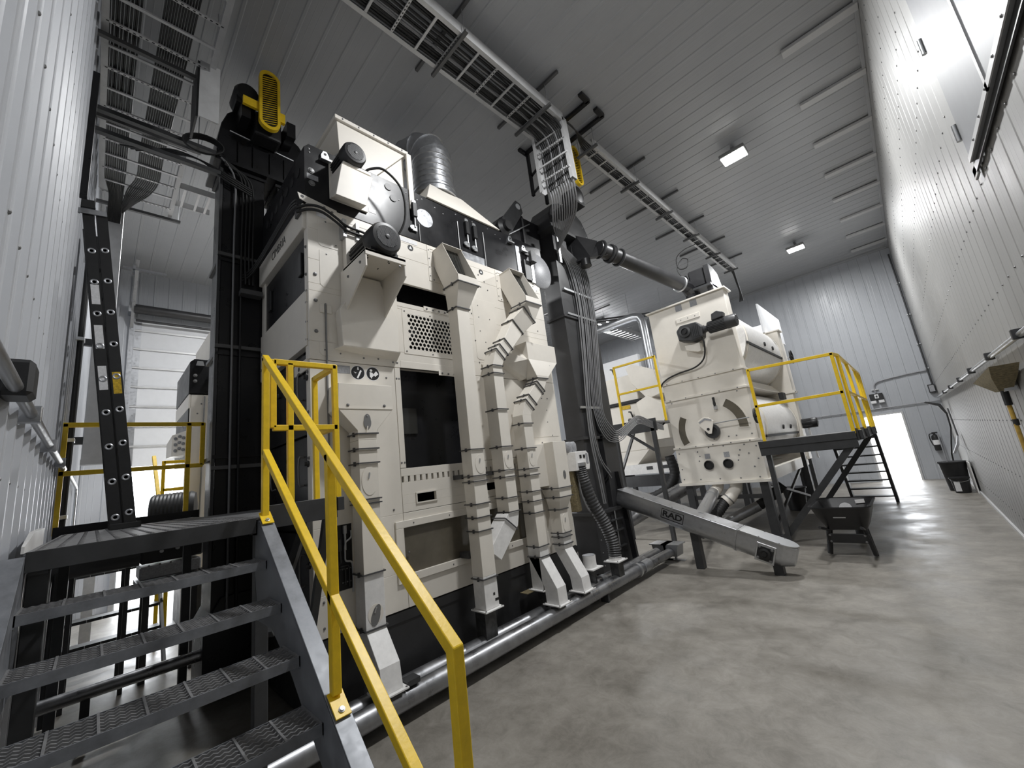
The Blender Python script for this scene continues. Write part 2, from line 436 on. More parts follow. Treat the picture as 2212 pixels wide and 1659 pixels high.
lamp(-1.28, 3.4, 'lamp on the ceiling above the camera, out of the frame')
lamp(-8.2, 2.4, 'lamp on the ceiling over the overhead door bay, hidden by the left elevator')
lamp(-8.2, 8.5, 'lamp on the ceiling hidden behind the large cream machine')
# ------------------------------------------------------------------ the large cream seed cleaner
XM = -3.82
XB = -5.41
Y0, Y1 = 1.33, 4.96
SC = thing('seed_cleaner', 'tall cream seed cleaning machine with black top housing, standing on a black skid', 'machine', ((XM + XB) / 2, 3.1, 0))
g = 0.003
MB().box(XB + 0.05, XM - 0.015, Y0 + 0.04, Y1 + 0.02, 0.02, 0.69).build('skid', 'skid_black', SC, bevel=0.006)
MB().box(XM - 0.012, XM - 0.004, Y0 + 0.04, Y1 + 0.02, 0.60, 0.685).build('skid_rail', 'skid_black', SC)
# dark inside
MB().box(XB + 0.04, XM - 0.30, Y0 + 0.05, Y1 - 0.05, 0.69, 4.80).build('inner_housing', 'black_panel', SC)
MB().box(XM - 0.30, XM - 0.05, 2.24, 2.30, 2.0, 4.3).box(XM - 0.30, XM - 0.05, 3.36, 3.40, 2.0, 4.3).box(XM - 0.30, XM - 0.05, 2.24, 3.4, 1.96, 2.03).build('window_reveal', 'black_panel', SC)
UW = (2.27, 3.34, 3.90, 4.16)
PF = (2.36, 3.28, 3.30, 3.82)
fp = MB().plate(Y0, Y1, 3.118, 4.79, [UW, PF, (2.86, 3.15, 4.50, 4.70), (4.04, 4.32, 4.50, 4.70)], XM - 0.035, XM)
front_upper = fp.build('front_panel', 'cream', SC, bevel=0.003)
WIN = (2.27, 3.335, 2.035, 3.2)
front_left = MB().plate(Y0, 2.20, 0.70, 3.112, [(1.46, 1.67, 1.03, 1.58)], XM - 0.035, XM).build('front_panel', 'cream', SC, bevel=0.003)
MB().box(XM - 0.035, XM + 0.002, 2.204, 2.268, 2.03, 3.112).build('corner_strip', 'cream', SC, bevel=0.002)
front_right = MB().plate(3.335, Y1, 2.03, 3.112, [], XM - 0.035, XM).build('front_panel', 'cream', SC, bevel=0.003)
slots = [(2.21 + 0.0725 * i, 2.235 + 0.0725 * i, 1.885, 1.945) for i in range(24)]
front_mid = MB().plate(2.204, Y1, 1.585, 2.026, slots + [(2.37, 2.61, 1.665, 1.755), (3.32, 3.56, 1.665, 1.755)], XM - 0.035, XM).build('slotted_panel', 'cream', SC, bevel=0.002)
for y in (2.37, 3.32):
    m = MB()
    for a, b, c, d in ((y - 0.012, y + 0.252, 1.753, 1.767), (y - 0.012, y + 0.252, 1.653, 1.667), (y - 0.012, y + 0.002, 1.665, 1.755), (y + 0.238, y + 0.252, 1.665, 1.755)):
        m.box(XM, XM + 0.012, a, b, c, d)
    m.build('port_frame', 'cream', front_mid)
front_low = MB().plate(2.204, Y1, 0.70, 1.58, [(2.19, 3.98, 1.0, 1.45)], XM - 0.035, XM).build('front_panel', 'cream', SC, bevel=0.003)
wf_ = MB()
for a, b, c, d in ((2.10, 4.06, 1.44, 1.51), (2.10, 4.06, 0.93, 1.005), (2.10, 2.185, 1.005, 1.44), (3.98, 4.06, 1.005, 1.44)): wf_.box(XM, XM + 0.022, a, b, c, d)
wfr = wf_.build('window_frame', 'cream', SC, bevel=0.004)
MB().box(XM - 0.03, XM - 0.02, 2.18, 3.99, 0.99, 1.46).build('window_pane', 'window_smoke', wfr)
MB().box(XM - 0.0195, XM - 0.0185, 2.66, 2.98, 1.01, 1.44).build('inner_label', 'label_grey', wfr) if False else None
bolts(wfr, [(XM + 0.022, y, z) for y in (2.3, 2.75, 3.2, 3.65) for z in (0.965, 1.475)], s=0.6)
# perforated guard in the upper panel: real round holes in staggered rows
def perforated(y0, y1, z0, z1, x, pitch, r, nseg=10):
    m = MB(); rows = int((z1 - z0) / (pitch * 0.866)); row = 0
    ph = (z1 - z0) / rows; nc = int((y1 - y0) / pitch); pw = (y1 - y0) / nc
    for i in range(rows):
        zc = z0 + (i + 0.5) * ph; off = 0 if i % 2 == 0 else pw / 2
        if off:
            for a, b in ((y0, y0 + off), (y1 - off, y1)): m.add([(x, a, zc - ph / 2), (x, b, zc - ph / 2), (x, b, zc + ph / 2), (x, a, zc + ph / 2)], [(0, 1, 2, 3)])
        for j in range(nc - (1 if off else 0)):
            yc = y0 + off + (j + 0.5) * pw
            sq = []
            ci = []
            for k in range(nseg * 2):
                t = 2 * math.pi * k / (nseg * 2); c, s_ = math.cos(t), math.sin(t)
                q = min((pw / 2) / abs(c) if abs(c) > 1e-6 else 9, (ph / 2) / abs(s_) if abs(s_) > 1e-6 else 9)
                sq.append((x, yc + c * q, zc + s_ * q)); ci.append((x, yc + c * r, zc + s_ * r))
            n = len(sq)
            bk = [(x - 0.006, p[1], p[2]) for p in ci]
            m.add(sq + ci + bk, [(k, (k + 1) % n, n + (k + 1) % n, n + k) for k in range(n)] + [(n + k, n + (k + 1) % n, 2 * n + (k + 1) % n, 2 * n + k) for k in range(n)])
    return m
perf = perforated(2.40, 3.25, 3.35, 3.78, XM + 0.004, 0.0525, 0.0205).build('perforated_guard', 'cream', SC)
fr = MB()
for a, b, c, d in ((2.34, 3.30, 3.78, 3.83), (2.34, 3.30, 3.29, 3.35), (2.34, 2.40, 3.35, 3.78), (3.25, 3.30, 3.35, 3.78)): fr.box(XM - 0.002, XM + 0.005, a, b, c, d)
fr.build('guard_rim', 'cream', perf)
bolts(perf, [(XM + 0.006, y, z) for y in (2.37, 2.72, 3.05, 3.275) for z in (3.805, 3.32)], s=0.7)
for q in ((3.85, 3.905), (3.118, 3.20)): MB().box(XM - 0.10, XM + 0.003, 2.28, 3.335, *q).build('window_ledge', 'cream', SC, bevel=0.003)
for q in ((2.64, 3.12, 3.865, 3.925), (2.78, 3.25, 3.07, 3.13)): MB().box(XM + 0.001, XM + 0.008, *q).build('mounting_strip', 'cream', SC, bevel=0.002)
bolts(SC, [(XM + 0.008, 2.68 + 0.09 * i, 3.893) for i in range(5)] + [(XM + 0.008, 2.83 + 0.09 * i, 3.098) for i in range(5)])
MB().box(XM - 0.29, XM - 0.28, 2.31, 2.62, 2.42, 2.72).build('inner_port', 'glass_dark', SC)
# bolts of the front
bp = [(1.40, 3.99), (1.40, 3.40), (1.40, 3.72), (1.51, 4.62), (1.51, 4.25), (1.61, 4.38), (1.50, 3.62), (1.60, 3.62), (1.47, 3.22), (1.62, 3.20), (1.86, 3.18), (2.02, 3.19), (2.19, 3.17), (2.24, 3.17),
      (2.22, 2.99), (2.25, 2.99), (2.10, 2.99), (2.22, 2.085), (2.255, 2.085), (2.10, 1.63), (2.05, 1.28), (1.41, 0.98), (1.41, 0.78), (1.41, 1.3), (1.52, 0.86), (1.52, 0.92),
      (3.60, 4.60), (3.70, 4.52), (3.62, 4.42), (3.75, 4.40), (3.52, 4.12), (3.52, 3.95), (3.52, 3.75), (3.6, 3.6), (3.6, 3.42), (3.40, 3.98), (3.42, 3.60), (3.45, 3.30), (3.72, 3.95), (3.72, 3.5),
      (4.78, 4.72), (4.86, 4.66), (4.75, 3.95), (4.80, 3.72), (4.72, 3.55), (4.62, 2.86), (4.75, 2.86), (4.7, 2.68), (4.68, 2.5), (4.75, 2.3), (4.42, 2.86), (4.36, 2.7), (4.5, 2.2), (2.24, 1.2)]
bolts(SC, [(XM, y, z) for y, z in bp], s=0.85)
bolts(SC, [(XM, 1.395, z) for z in (3.40, 3.72, 4.0)], s=1.5)
# access covers and seams on the front
def cover(y0, y1, z0, z1):
    return MB().prism([(y0, z0 + 0.03), (y0 + 0.03, z0), (y1, z0), (y1, z1), (y0, z1)], 'x', XM, XM + 0.0035).build('access_cover', 'cream', SC, bevel=0.0015)
cover(1.43, 1.67, 4.33, 4.62); cover(1.44, 1.67, 3.88, 4.28); cover(1.42, 1.66, 3.16, 3.30); cover(3.42, 3.85, 3.34, 4.22); cover(4.70, 4.93, 4.62, 4.74); cover(4.22, 4.9, 2.28, 2.82)
MB().box(XM, XM + 0.02, 1.478, 1.49, 2.1, 3.70).build('sight_rod', 'bolt_steel', SC)
MB().box(XM, XM + 0.012, 1.43, 1.475, 3.60, 3.69).box(XM, XM + 0.012, 1.495, 1.545, 3.60, 3.69).build('rod_clip', 'cream', SC, bevel=0.003)
# --- left side (faces the platform)
YS = Y0
MB().box(XM - 0.10, XM - 0.036, YS, YS + 0.05, 0.70, 4.79).build('corner_post', 'cream', SC, bevel=0.004)
MB().box(XB, XB + 0.13, YS, YS + 0.05, 0.70, 4.79).build('corner_post', 'cream', SC, bevel=0.004)
MB().box(XB + 0.13, XM - 0.10, YS + 0.015, YS + 0.05, 3.84, 4.46).build('side_door', 'black_panel', SC, bevel=0.004)
MB().box(XB, XM - 0.036, YS - 0.012, YS + 0.05, 3.26, 3.83).build('side_band', 'cream', SC, bevel=0.003)
beam = MB().box(XB, XM - 0.036, YS - 0.035, YS + 0.05, 4.50, 4.78).build('side_beam', 'cream', SC, bevel=0.006)
text('CIMBRIA', 0.145, 'sign_black', beam, (-4.62, YS - 0.037, 4.64), (1, 0, 0), (0, 0, 1), sx=0.9)
for z0, z1 in ((2.42, 3.20), (1.56, 2.40), (0.74, 1.54)):
    d = MB().box(XB + 0.13, XM - 0.10, YS + 0.012, YS + 0.05, z0, z1).build('side_door', 'black_panel', SC, bevel=0.004)
    for x in (-4.05, -4.9):
        MB().tube(smoothpath([(x, YS + 0.012, z1 - 0.18), (x, YS - 0.03, z1 - 0.19), (x, YS - 0.03, z1 - 0.42), (x, YS + 0.012, z1 - 0.43)], 3), 0.008, 8).build('handle', 'bolt_steel', d, smooth=60)
        MB().lathe([(0.03, 0), (0.03, 0.02), (0.018, 0.03), (0.018, 0.05)], (x + 0.16, YS + 0.012, z1 - 0.25), (0, -1, 0), 12).build('latch', 'motor_black', d, smooth=40)
for x in (-4.02, -5.05):
    MB().box(x - 0.06, x + 0.03, YS - 0.012, YS + 0.015, 4.05, 4.30).build('door_handle', 'motor_black', SC, bevel=0.005)
bolts(SC, [(XM - 0.05, YS - 0.001, z) for z in (0.9, 1.3, 1.75, 2.2, 2.62, 3.0, 3.32, 3.5, 3.7, 3.82, 4.0, 4.3)] + [(XB + 0.04, YS - 0.012, z) for z in (3.4, 3.6)], axis='-y', s=1.3)
MB().box(-4.20, XM - 0.036, YS - 0.016, YS, 3.02, 3.13).build('lifting_tab', 'cream', SC, bevel=0.004)
MB().cyl((-4.06, YS - 0.018, 3.07), (-4.06, YS - 0.010, 3.07), 0.022, 14).build('tab_hole', 'sign_black', SC)
MB().box(-5.42, -5.30, YS - 0.25, YS - 0.02, 4.33, 4.39).build('strut_bracket', 'strut', SC)
MB().box(-3.99, -3.87, YS - 0.06, YS - 0.015, 4.66, 4.76).build('strut_bracket', 'strut', SC)
# --- far side and back
MB().box(XB, XM - 0.036, Y1 - 0.03, Y1, 0.70, 4.79).build('far_side_panel', 'cream', SC)
MB().box(XB, XB + 0.03, Y0 + 0.05, Y1 - 0.03, 0.70, 4.79).build('back_panel', 'cream', SC)
# --- black top housing
BT = MB().prism([(Y0 - 0.02, 4.80), (5.12, 4.80), (5.12, 5.50), (Y0 + 0.03, 5.50), (Y0 - 0.02, 5.44)], 'x', XB + 0.08, XM - 0.006).build('top_housing', 'black_panel', SC, bevel=0.004)
for i in range(7):
    x = -4.0 - 0.185 * i
    MB().cyl((x, Y0 - 0.021, 5.23), (x, Y0 - 0.026, 5.23), 0.055, 18).build('knockout', 'motor_black', BT)
for y, z in ((2.27, 5.40), (2.33, 5.27)):
    MB().cyl((XM - 0.008, y, z), (XM + 0.004, y, z), 0.045, 20).build('plug', 'motor_black', BT, smooth=40)
MB().cyl((XM - 0.008, 2.77, 5.17), (XM - 0.003, 2.77, 5.17), 0.125, 30).build('inspection_disc', 'galvanized', BT)
for y, z in ((1.38, 5.18), (1.385, 5.03)):
    share(BOLT, 'stud', BT, (XM - 0.006, y, z), None, (1.6, 2.6, 2.6))
MB().box(XM - 0.007, XM - 0.003, 1.335, 1.45, 5.075, 5.135).build('name_plate', 'label_grey', BT)
MB().box(XM - 0.007, XM - 0.003, 2.00, 2.09, 4.95, 5.005).build('rating_plate', 'label_white', BT)
bolts(BT, [(XM - 0.006, y, z) for y, z in ((2.47, 5.40), (2.41, 5.28), (2.5, 5.30), (2.62, 5.36), (2.68, 5.40), (2.52, 5.43), (2.95, 5.40), (3.08, 5.36), (3.3, 5.44), (3.9, 5.44), (4.05, 5.40), (4.15, 5.36), (1.36, 5.44), (1.365, 5.40), (2.75, 5.44), (3.6, 5.44), (4.4, 5.44))], s=0.75)
def lug(y, z):
    m = MB().prism([(y - 0.045, z - 0.05), (y + 0.045, z - 0.05), (y + 0.045, z), (y + 0.02, z + 0.055), (y - 0.02, z + 0.055), (y - 0.045, z)], 'x', XM - 0.006, XM + 0.02)
    m.box(XM + 0.0, XM + 0.05, y - 0.055, y + 0.055, z - 0.075, z - 0.05)
    o = m.build('lifting_lug', 'zinc', BT, bevel=0.003)
    MB().cyl((XM + 0.019, y, z + 0.015), (XM + 0.022, y, z + 0.015), 0.015, 12).build('lug_eye', 'sign_black', o)
lug(1.52, 5.42); lug(4.36, 5.42); lug(4.66, 5.36)
MB().tube(smoothpath([(XM - 0.05, 1.66, 5.46), (XM - 0.05, 1.72, 5.56), (XM - 0.05, 1.80, 5.50), (XM - 0.05, 1.84, 5.44)], 3), 0.045, 12).build('filter_cup', 'zinc', BT, smooth=60)
def actuator(y, z, turn=0):
    m = MB().box(XM - 0.004, XM + 0.05, y - 0.032, y + 0.032, z - 0.03, z + 0.17)
    o = m.build('actuator', 'motor_black', BT, bevel=0.006)
    MB().cyl((XM + 0.022, y, z - 0.17), (XM + 0.022, y, z - 0.03), 0.012, 10).build('piston_rod', 'zinc', o, smooth=40)
    MB().box(XM, XM + 0.02, y - 0.04, y + 0.03, z - 0.22, z - 0.14).cyl((XM + 0.01, y - 0.05, z - 0.185), (XM + 0.03, y - 0.05, z - 0.185), 0.03, 12).build('clevis', 'zinc', o, bevel=0.003)
    MB().prism([(y - 0.03, z + 0.17), (y + 0.03, z + 0.17), (y + 0.03, z + 0.21), (y, z + 0.225), (y - 0.03, z + 0.21)], 'x', XM - 0.005, XM + 0.03).build('actuator_bracket', 'zinc', o, bevel=0.002)
actuator(2.60, 5.13); actuator(3.46, 5.20); actuator(3.60, 5.18)
MB().box(XM - 0.02, XM - 0.003, 3.28, 3.80, 4.78, 4.90).build('wiped_plate', 'galvanized', BT)
for y in (3.31, 3.78): MB().cyl((XM + 0.005, y, 4.80), (XM + 0.005, y, 5.33), 0.008, 8).build('guide_rod', 'bolt_steel', BT)
MB().cyl((XM + 0.004, 2.67, 4.80), (XM + 0.004, 2.67, 5.05), 0.008, 8).build('guide_rod', 'bolt_steel', BT)
MB().box(XM - 0.01, XM + 0.004, 4.48, 4.56, 4.80, 5.36).build('slide_strip', 'galvanized', BT, bevel=0.002)
MB().box(XM - 0.01, XM + 0.03, 4.76, 4.84, 4.78, 5.25).build('slide_bar', 'zinc', BT, bevel=0.002)
dsc = MB().lathe([(0.01, 0), (0.31, 0.0), (0.31, 0.035), (0.29, 0.05), (0.01, 0.05)], (XM - 0.03, 5.00, 5.05), (1, 0, 0), 36).build('end_disc', 'label_grey', BT, smooth=40)
MB().box(XM + 0.03, XM + 0.10, 4.74, 4.86, 5.12, 5.32).build('limit_switch', 'motor_grey', BT, bevel=0.01)
MB().box(XM - 0.005, XM + 0.03, 4.62, 4.78, 4.80, 5.15).build('switch_bracket', 'motor_black', BT, bevel=0.004)
# --- infeed hopper on top
rg = [[(-4.75, 1.70, 5.50), (XM - 0.02, 1.70, 5.50), (XM - 0.02, 2.13, 5.50), (-4.75, 2.13, 5.50)], [(-4.75, 1.68, 6.02), (XM - 0.03, 1.68, 6.02), (XM - 0.03, 2.56, 6.02), (-4.75, 2.56, 6.02)]]
hp = MB().loft(rg).build('infeed_hopper', 'cream', SC, bevel=0.003)
MB().box(-4.79, XM + 0.0, 1.65, 2.59, 6.02, 6.07).build('hopper_flange', 'cream', hp, bevel=0.003)
bolts(hp, [(XM, 1.74 + 0.19 * i, 6.045) for i in range(5)], s=0.9)
MB().prism([(2.135, 5.50), (2.54, 5.50), (2.555, 6.01)], 'x', XM - 0.09, XM - 0.07).build('gusset', 'cream', hp)
MB().box(XM - 0.02, XM + 0.012, 2.555, 2.625, 5.22, 6.03).build('hopper_strut', 'cream', SC, bevel=0.003)
bolts(SC, [(XM + 0.012, 2.59, 5.27), (XM + 0.012, 2.59, 5.31)], s=0.6)
# --- electric motors with cooling fins
def motor(parent, c, r, L, material='motor_black', d=(1, 0, 0), foot=True):
    c = V(c); d = V(d).normalized()
    x, y = frame(d)
    m = MB(); prof = []
    rings = []
    for h in (0, L * 0.62):
        rr = []
        for k in range(96):
            t = 2 * math.pi * k / 96
            q = r * (0.97 if (k % 4) < 2 else 0.87)
            rr.append(c + d * h + (x * math.cos(t) + y * math.sin(t)) * q)
        rings.append(rr)
    m.loft(rings)
    mo = m.build('motor', material, parent)
    MB().lathe([(r * 0.8, L * 0.62), (r * 1.0, L * 0.62), (r * 1.02, L * 0.66), (r * 1.0, L * 0.93), (r * 0.9, L * 0.985), (r * 0.70, L), (r * 0.68, L * 0.99)], c, d, 32).build('fan_cowl', material, mo, smooth=35)
    gm = MB()
    for k in range(-7, 8):
        q = k / 8.0
        hw = math.sqrt(max(0, 1 - q * q)) * r * 0.69
        for a, b in ((x, y), (y, x)):
            p = c + d * (L * 1.0) + a * (q * r * 0.69)
            gm.bar(p - b * hw, p + b * hw, 0.006, 0.006, d)
    stuff(gm.build('fan_grille', 'motor_grey', mo))
    MB().lathe([(r * 0.13, L * 0.99), (r * 0.13, L * 1.02), (r * 0.05, L * 1.025)], c, d, 14).build('fan_hub', 'motor_grey', mo, smooth=30)
    return mo
# lower motor on its shelf
m1 = motor(SC, (-3.72, 1.86, 4.255), 0.165, 0.52)
MB().box(-3.55, -3.28, 1.72, 1.76, 4.09, 4.14).box(-3.55, -3.28, 1.97, 2.01, 4.09, 4.14).build('motor_foot', 'motor_black', m1)
MB().box(-3.60, -3.40, 2.02, 2.08, 4.16, 4.28).build('terminal_box', 'motor_black', m1, bevel=0.01)
sh = MB().box(-3.74, -3.24, 1.64, 2.07, 4.055, 4.085).box(-3.26, -3.24, 1.64, 2.07, 4.02, 4.085).build('motor_shelf', 'cream', SC, bevel=0.003)
for y in (1.64, 2.055):
    MB().prism([(-3.80, 4.08), (-3.245, 4.08), (-3.245, 3.90), (-3.74, 3.60), (-3.80, 3.60)], 'y', y, y + 0.018).build('shelf_bracket', 'cream', sh, bevel=0.003)
bolts(sh, [(-3.35, 1.64, 3.98), (-3.62, 1.64, 3.95)], axis='-y', s=1.2)
bolts(sh, [(-3.242, 2.00, 3.99)], axis='x', s=1.0)
m_ = MB()
for a, b in ((1.70, -3.32), (1.72, -3.36), (1.71, -3.42), (1.92, -3.32), (1.94, -3.34), (1.9, -3.5), (1.98, -3.30)): m_.box(b - 0.012, b + 0.012, a - 0.006, a + 0.006, 4.0535, 4.056)
stuff(m_.build('shelf_slots', 'sign_black', sh))
bp_ = MB().box(-3.82, -3.74, 1.68, 2.24, 3.60, 4.55).build('drive_backplate', 'cream', SC, bevel=0.004)
gr = MB().prism([(1.60, 3.25), (2.20, 3.25), (2.22, 3.62), (2.02, 4.03), (1.66, 4.03), (1.64, 3.72), (1.58, 3.62)], 'x', XM, -3.70)
gd = gr.build('belt_guard', 'cream', SC, bevel=0.005)
MB().loft([[(XM, 1.56, 3.245), (-3.70, 1.60, 3.255), (-3.70, 2.22, 3.255), (XM, 2.24, 3.20)], [(XM, 1.56, 3.24), (-3.705, 1.60, 3.245), (-3.705, 2.22, 3.245), (XM, 2.24, 3.19)]]).build('guard_lip', 'cream', gd)
# upper motor on its box
bx = MB().loft([[(XM, 1.57, 4.93), (-3.48, 1.485, 4.735), (-3.48, 1.80, 4.735), (XM, 1.91, 4.93)], [(XM, 1.57, 5.19), (-3.48, 1.555, 5.125), (-3.48, 1.89, 5.115), (XM, 1.95, 5.19)]])
ub = bx.build('drive_box', 'cream', SC, bevel=0.004)
MB().box(XM, -3.80, 1.56, 1.98, 4.92, 5.40).build('drive_box_plate', 'cream', ub)
m2 = motor(SC, (-3.80, 1.69, 5.30), 0.125, 0.36)
MB().box(-3.80, -3.50, 1.58, 1.88, 5.15, 5.18).build('motor_base', 'cream', m2)
arm = MB().prism([(1.24, 4.86), (1.26, 4.79), (1.55, 4.72), (1.63, 4.71), (1.63, 4.80), (1.50, 4.82)], 'x', XM - 0.002, XM + 0.006).build('support_arm', 'cream', SC, bevel=0.002)
MB().cyl((XM + 0.005, 1.285, 4.825), (XM + 0.008, 1.285, 4.825), 0.016, 12).build('arm_hole', 'sign_black', arm)
bolts(arm, [(XM + 0.006, 1.50, 4.785), (XM + 0.006, 1.58, 4.76)], s=1.0)
for y in (1.67, 1.81):
    MB().box(XM, XM + 0.10, y - 0.02, y + 0.02, 4.46, 4.67).build('cable_strut', 'zinc', SC, bevel=0.003)
for k, dz in enumerate((0.0, -0.05)):
    MB().tube(smoothpath([(-3.86, 1.24, 4.70 + dz), (-3.80, 1.34, 4.74 + dz), (-3.745, 1.45, 4.72 + dz), (-3.715, 1.58, 4.64 + dz), (-3.705, 1.67, 4.58 + dz), (-3.705, 1.82, 4.57 + dz), (-3.70, 2.0, 4.56 + dz)] + ([(-3.72, 2.22, 4.60), (-3.62, 2.34, 4.86), (-3.56, 2.29, 5.2), (-3.58, 2.10, 5.38), (-3.62, 1.96, 5.36), (-3.66, 1.88, 5.30)] if k == 0 else [(-3.74, 2.06, 4.38)]), 5), 0.0135, 8).build('motor_cable', 'cable_black', SC, smooth=60)
for dz in (0.0, 0.035, 0.07):
    MB().tube(smoothpath([(-3.86, 1.24, 4.72 + dz), (-4.1, 1.25, 4.78 + dz), (-4.7, 1.24, 4.72 + dz), (-5.3, 1.20, 4.62 + dz), (-5.5, 1.1, 4.55 + dz)], 4), 0.012, 6).build('side_cable', 'cable_black', SC, smooth=60)
# signs
def round_sign(y, z, r=0.075):
    a = MB().cyl((XM, y, z), (XM + 0.0015, y, z), r, 32).build('round_sign', 'sign_white', SC)
    MB().cyl((XM + 0.0015, y, z), (XM + 0.0025, y, z), r * 0.92, 32).build('sign_field', 'sign_black', a)
    return a
s1 = round_sign(1.79, 3.02); s2 = round_sign(1.95, 3.02)
pm = lambda pts, par: MB().prism(pts, 'x', XM + 0.0025, XM + 0.0033).build('pictogram', 'sign_white', par)
pm([(1.775, 2.965), (1.79, 2.958), (1.83, 3.04), (1.815, 3.05)], s1); pm([(1.783, 3.05), (1.80, 3.05), (1.797, 3.08), (1.786, 3.08)], s1); pm([(1.745, 3.03), (1.768, 3.018), (1.775, 3.025), (1.77, 3.012), (1.76, 3.012)], s1)
s_ = MB().cyl((XM + 0.0025, 1.93, 3.055), (XM + 0.0033, 1.93, 3.055), 0.014, 14).build('pictogram', 'sign_white', s2)
pm([(1.915, 3.035), (1.945, 3.03), (1.96, 3.0), (1.94, 2.985), (1.935, 2.965), (1.915, 2.99)], s2); pm([(1.95, 3.01), (1.985, 3.05), (2.01, 3.02), (1.975, 2.99)], s2)
MB().box(XM, XM + 0.002, 1.58, 1.71, 3.00, 3.08).build('data_plate', 'label_grey', SC)
for y, z in ((2.52, 4.66), (3.66, 4.66)):
    a = MB().cyl((XM, y, z), (XM + 0.0015, y, z), 0.04, 24).build('round_sign', 'sign_black', SC)
    MB().prism([(y - 0.022, z - 0.014), (y + 0.022, z - 0.014), (y, z + 0.024)], 'x', XM + 0.0015, XM + 0.0025).build('pictogram', 'sign_white', a)
MB().box(XM, XM + 0.003, 1.42, 1.52, 4.66, 4.71).build('rating_plate', 'label_white', SC)
MB().box(XM, XM + 0.003, 2.30, 2.62, 4.72, 4.775).build('rating_plate', 'label_white', SC)
# tool board let into the lower left panel
tb = MB().box(XM - 0.03, XM - 0.012, 1.44, 1.69, 1.02, 1.60).build('tool_board', 'sign_black', SC)
tl = 'zinc'
MB().cyl((XM + 0.01, 1.60, 1.36), (XM + 0.01, 1.60, 1.55), 0.011, 10).cyl((XM + 0.01, 1.60, 1.50), (XM + 0.01, 1.60, 1.57), 0.018, 12).build('socket_tool', tl, tb, smooth=40)
MB().tube(smoothpath([(XM + 0.012, 1.655, 1.52), (XM + 0.012, 1.652, 1.46), (XM + 0.012, 1.60, 1.42), (XM + 0.012, 1.595, 1.33), (XM + 0.012, 1.60, 1.27), (XM + 0.012, 1.65, 1.25), (XM + 0.012, 1.66, 1.18), (XM + 0.012, 1.66, 1.0)], 4), 0.009, 8).build('crank_tool', tl, tb, smooth=60)
MB().cyl((XM + 0.01, 1.56, 1.26), (XM + 0.01, 1.555, 1.36), 0.006, 8).cyl((XM + 0.01, 1.555, 1.36), (XM + 0.01, 1.55, 1.46), 0.016, 10).build('screwdriver', 'motor_grey', tb, smooth=40)
MB().tube([(XM + 0.01, 1.55, 1.23), (XM + 0.01, 1.62, 1.23), (XM + 0.01, 1.63, 1.21), (XM + 0.01, 1.63, 1.05)], 0.006, 8).build('hex_key', 'motor_grey', tb, smooth=60)
MB().tube([(XM + 0.01, 1.545, 1.21), (XM + 0.01, 1.59, 1.21), (XM + 0.01, 1.595, 1.19), (XM + 0.01, 1.595, 1.07)], 0.005, 8).build('hex_key', 'motor_grey', tb, smooth=60)
bolts(tb, [(XM - 0.012, y, z) for y in (1.58, 1.60, 1.62, 1.65) for z in (1.20, 1.09)], s=0.5)

# ------------------------------------------------------------------ square outlet spouts on the front
def rect(x0, x1, y0, y1, z): return [(x0, y0, z), (x1, y0, z), (x1, y1, z), (x0, y1, z)]
def ringd(cx, cy, cz, ang, hx, hw):
    """ring across a duct that runs in the yz plane; ang = direction of travel from straight down, towards -y"""
    a = math.radians(ang); py, pz = math.cos(a), -math.sin(a)
    return [(cx - hx, cy - py * hw, cz - pz * hw), (cx + hx, cy - py * hw, cz - pz * hw), (cx + hx, cy + py * hw, cz + pz * hw), (cx - hx, cy + py * hw, cz + pz * hw)]
def clampring(parent, ring, t=0.012, lug=True):
    """thin band around a four-corner ring with a bolt lug at its left front"""
    c = sum((V(p) for p in ring), Vector()) / 4
    n = (V(ring[1]) - V(ring[0])).cross(V(ring[3]) - V(ring[0])).normalized()
    out = [c + (V(p) - c) * 1.0 + (V(p) - c).normalized() * t * 1.4 for p in ring]
    m = MB()
    for i in range(4): m.bar(out[i], out[(i + 1) % 4], t, t, n)
    o = m.build('clamp', 'clamp_steel', parent)
    if lug:
        q = (out[0] * 0.42 + out[1] * 0.58)
        a = (out[1] - out[0]).normalized()
        MB().bar(q - n * 0.02, q + n * 0.02, 0.018, 0.016, a).build('clamp_bolt', 'clamp_steel', o)
    return o
def disc_cover(parent, x, y, z, ry, rz):
    m = MB()
    n = 28
    a = [(x, y + ry * math.cos(2 * math.pi * k / n), z + rz * math.sin(2 * math.pi * k / n)) for k in range(n)]
    b = [(x + 0.004, p[1], p[2]) for p in a]
    o = m.loft([a, b]).build('sample_cover', 'cream', parent)
    MB().bar((x + 0.008, y, z + rz * 0.55), (x + 0.008, y - 0.012, z + rz * 0.15), 0.012, 0.008, (1, 0, 0)).build('cover_latch', 'zinc', o)
    return o
def drop_cover(parent, x, y, z, s=1.0, tilt=0):
    pts = []
    for k in range(20):
        t = 2 * math.pi * k / 20
        r = (0.045 + 0.028 * max(0, -math.sin(t))) * s
        pts.append((y + 0.62 * r * math.cos(t) + tilt * math.sin(t) * 0.02, z + 1.05 * r * math.sin(t)))
    o = MB().prism(pts, 'x', x, x + 0.004).build('drop_cover', 'bolt_steel', parent)
    MB().lathe([(0.007, 0), (0.006, 0.006)], (x + 0.004, y, z + 0.03 * s), (1, 0, 0), 8).build('cover_pin', 'zinc', o)
    return o
def flange(parent, x0, x1, y0, y1, z, t=0.014, m_='cream_worn'):
    o = MB().box(x0 - 0.035, x1 + 0.035, y0 - 0.035, y1 + 0.035, z - t, z).build('foot_flange', m_, parent, bevel=0.002)
    bolts(o, [(x, y, z) for x in (x0 - 0.018, x1 + 0.018) for y in (y0 - 0.018, y1 + 0.018)], axis='z', s=0.8)
    return o
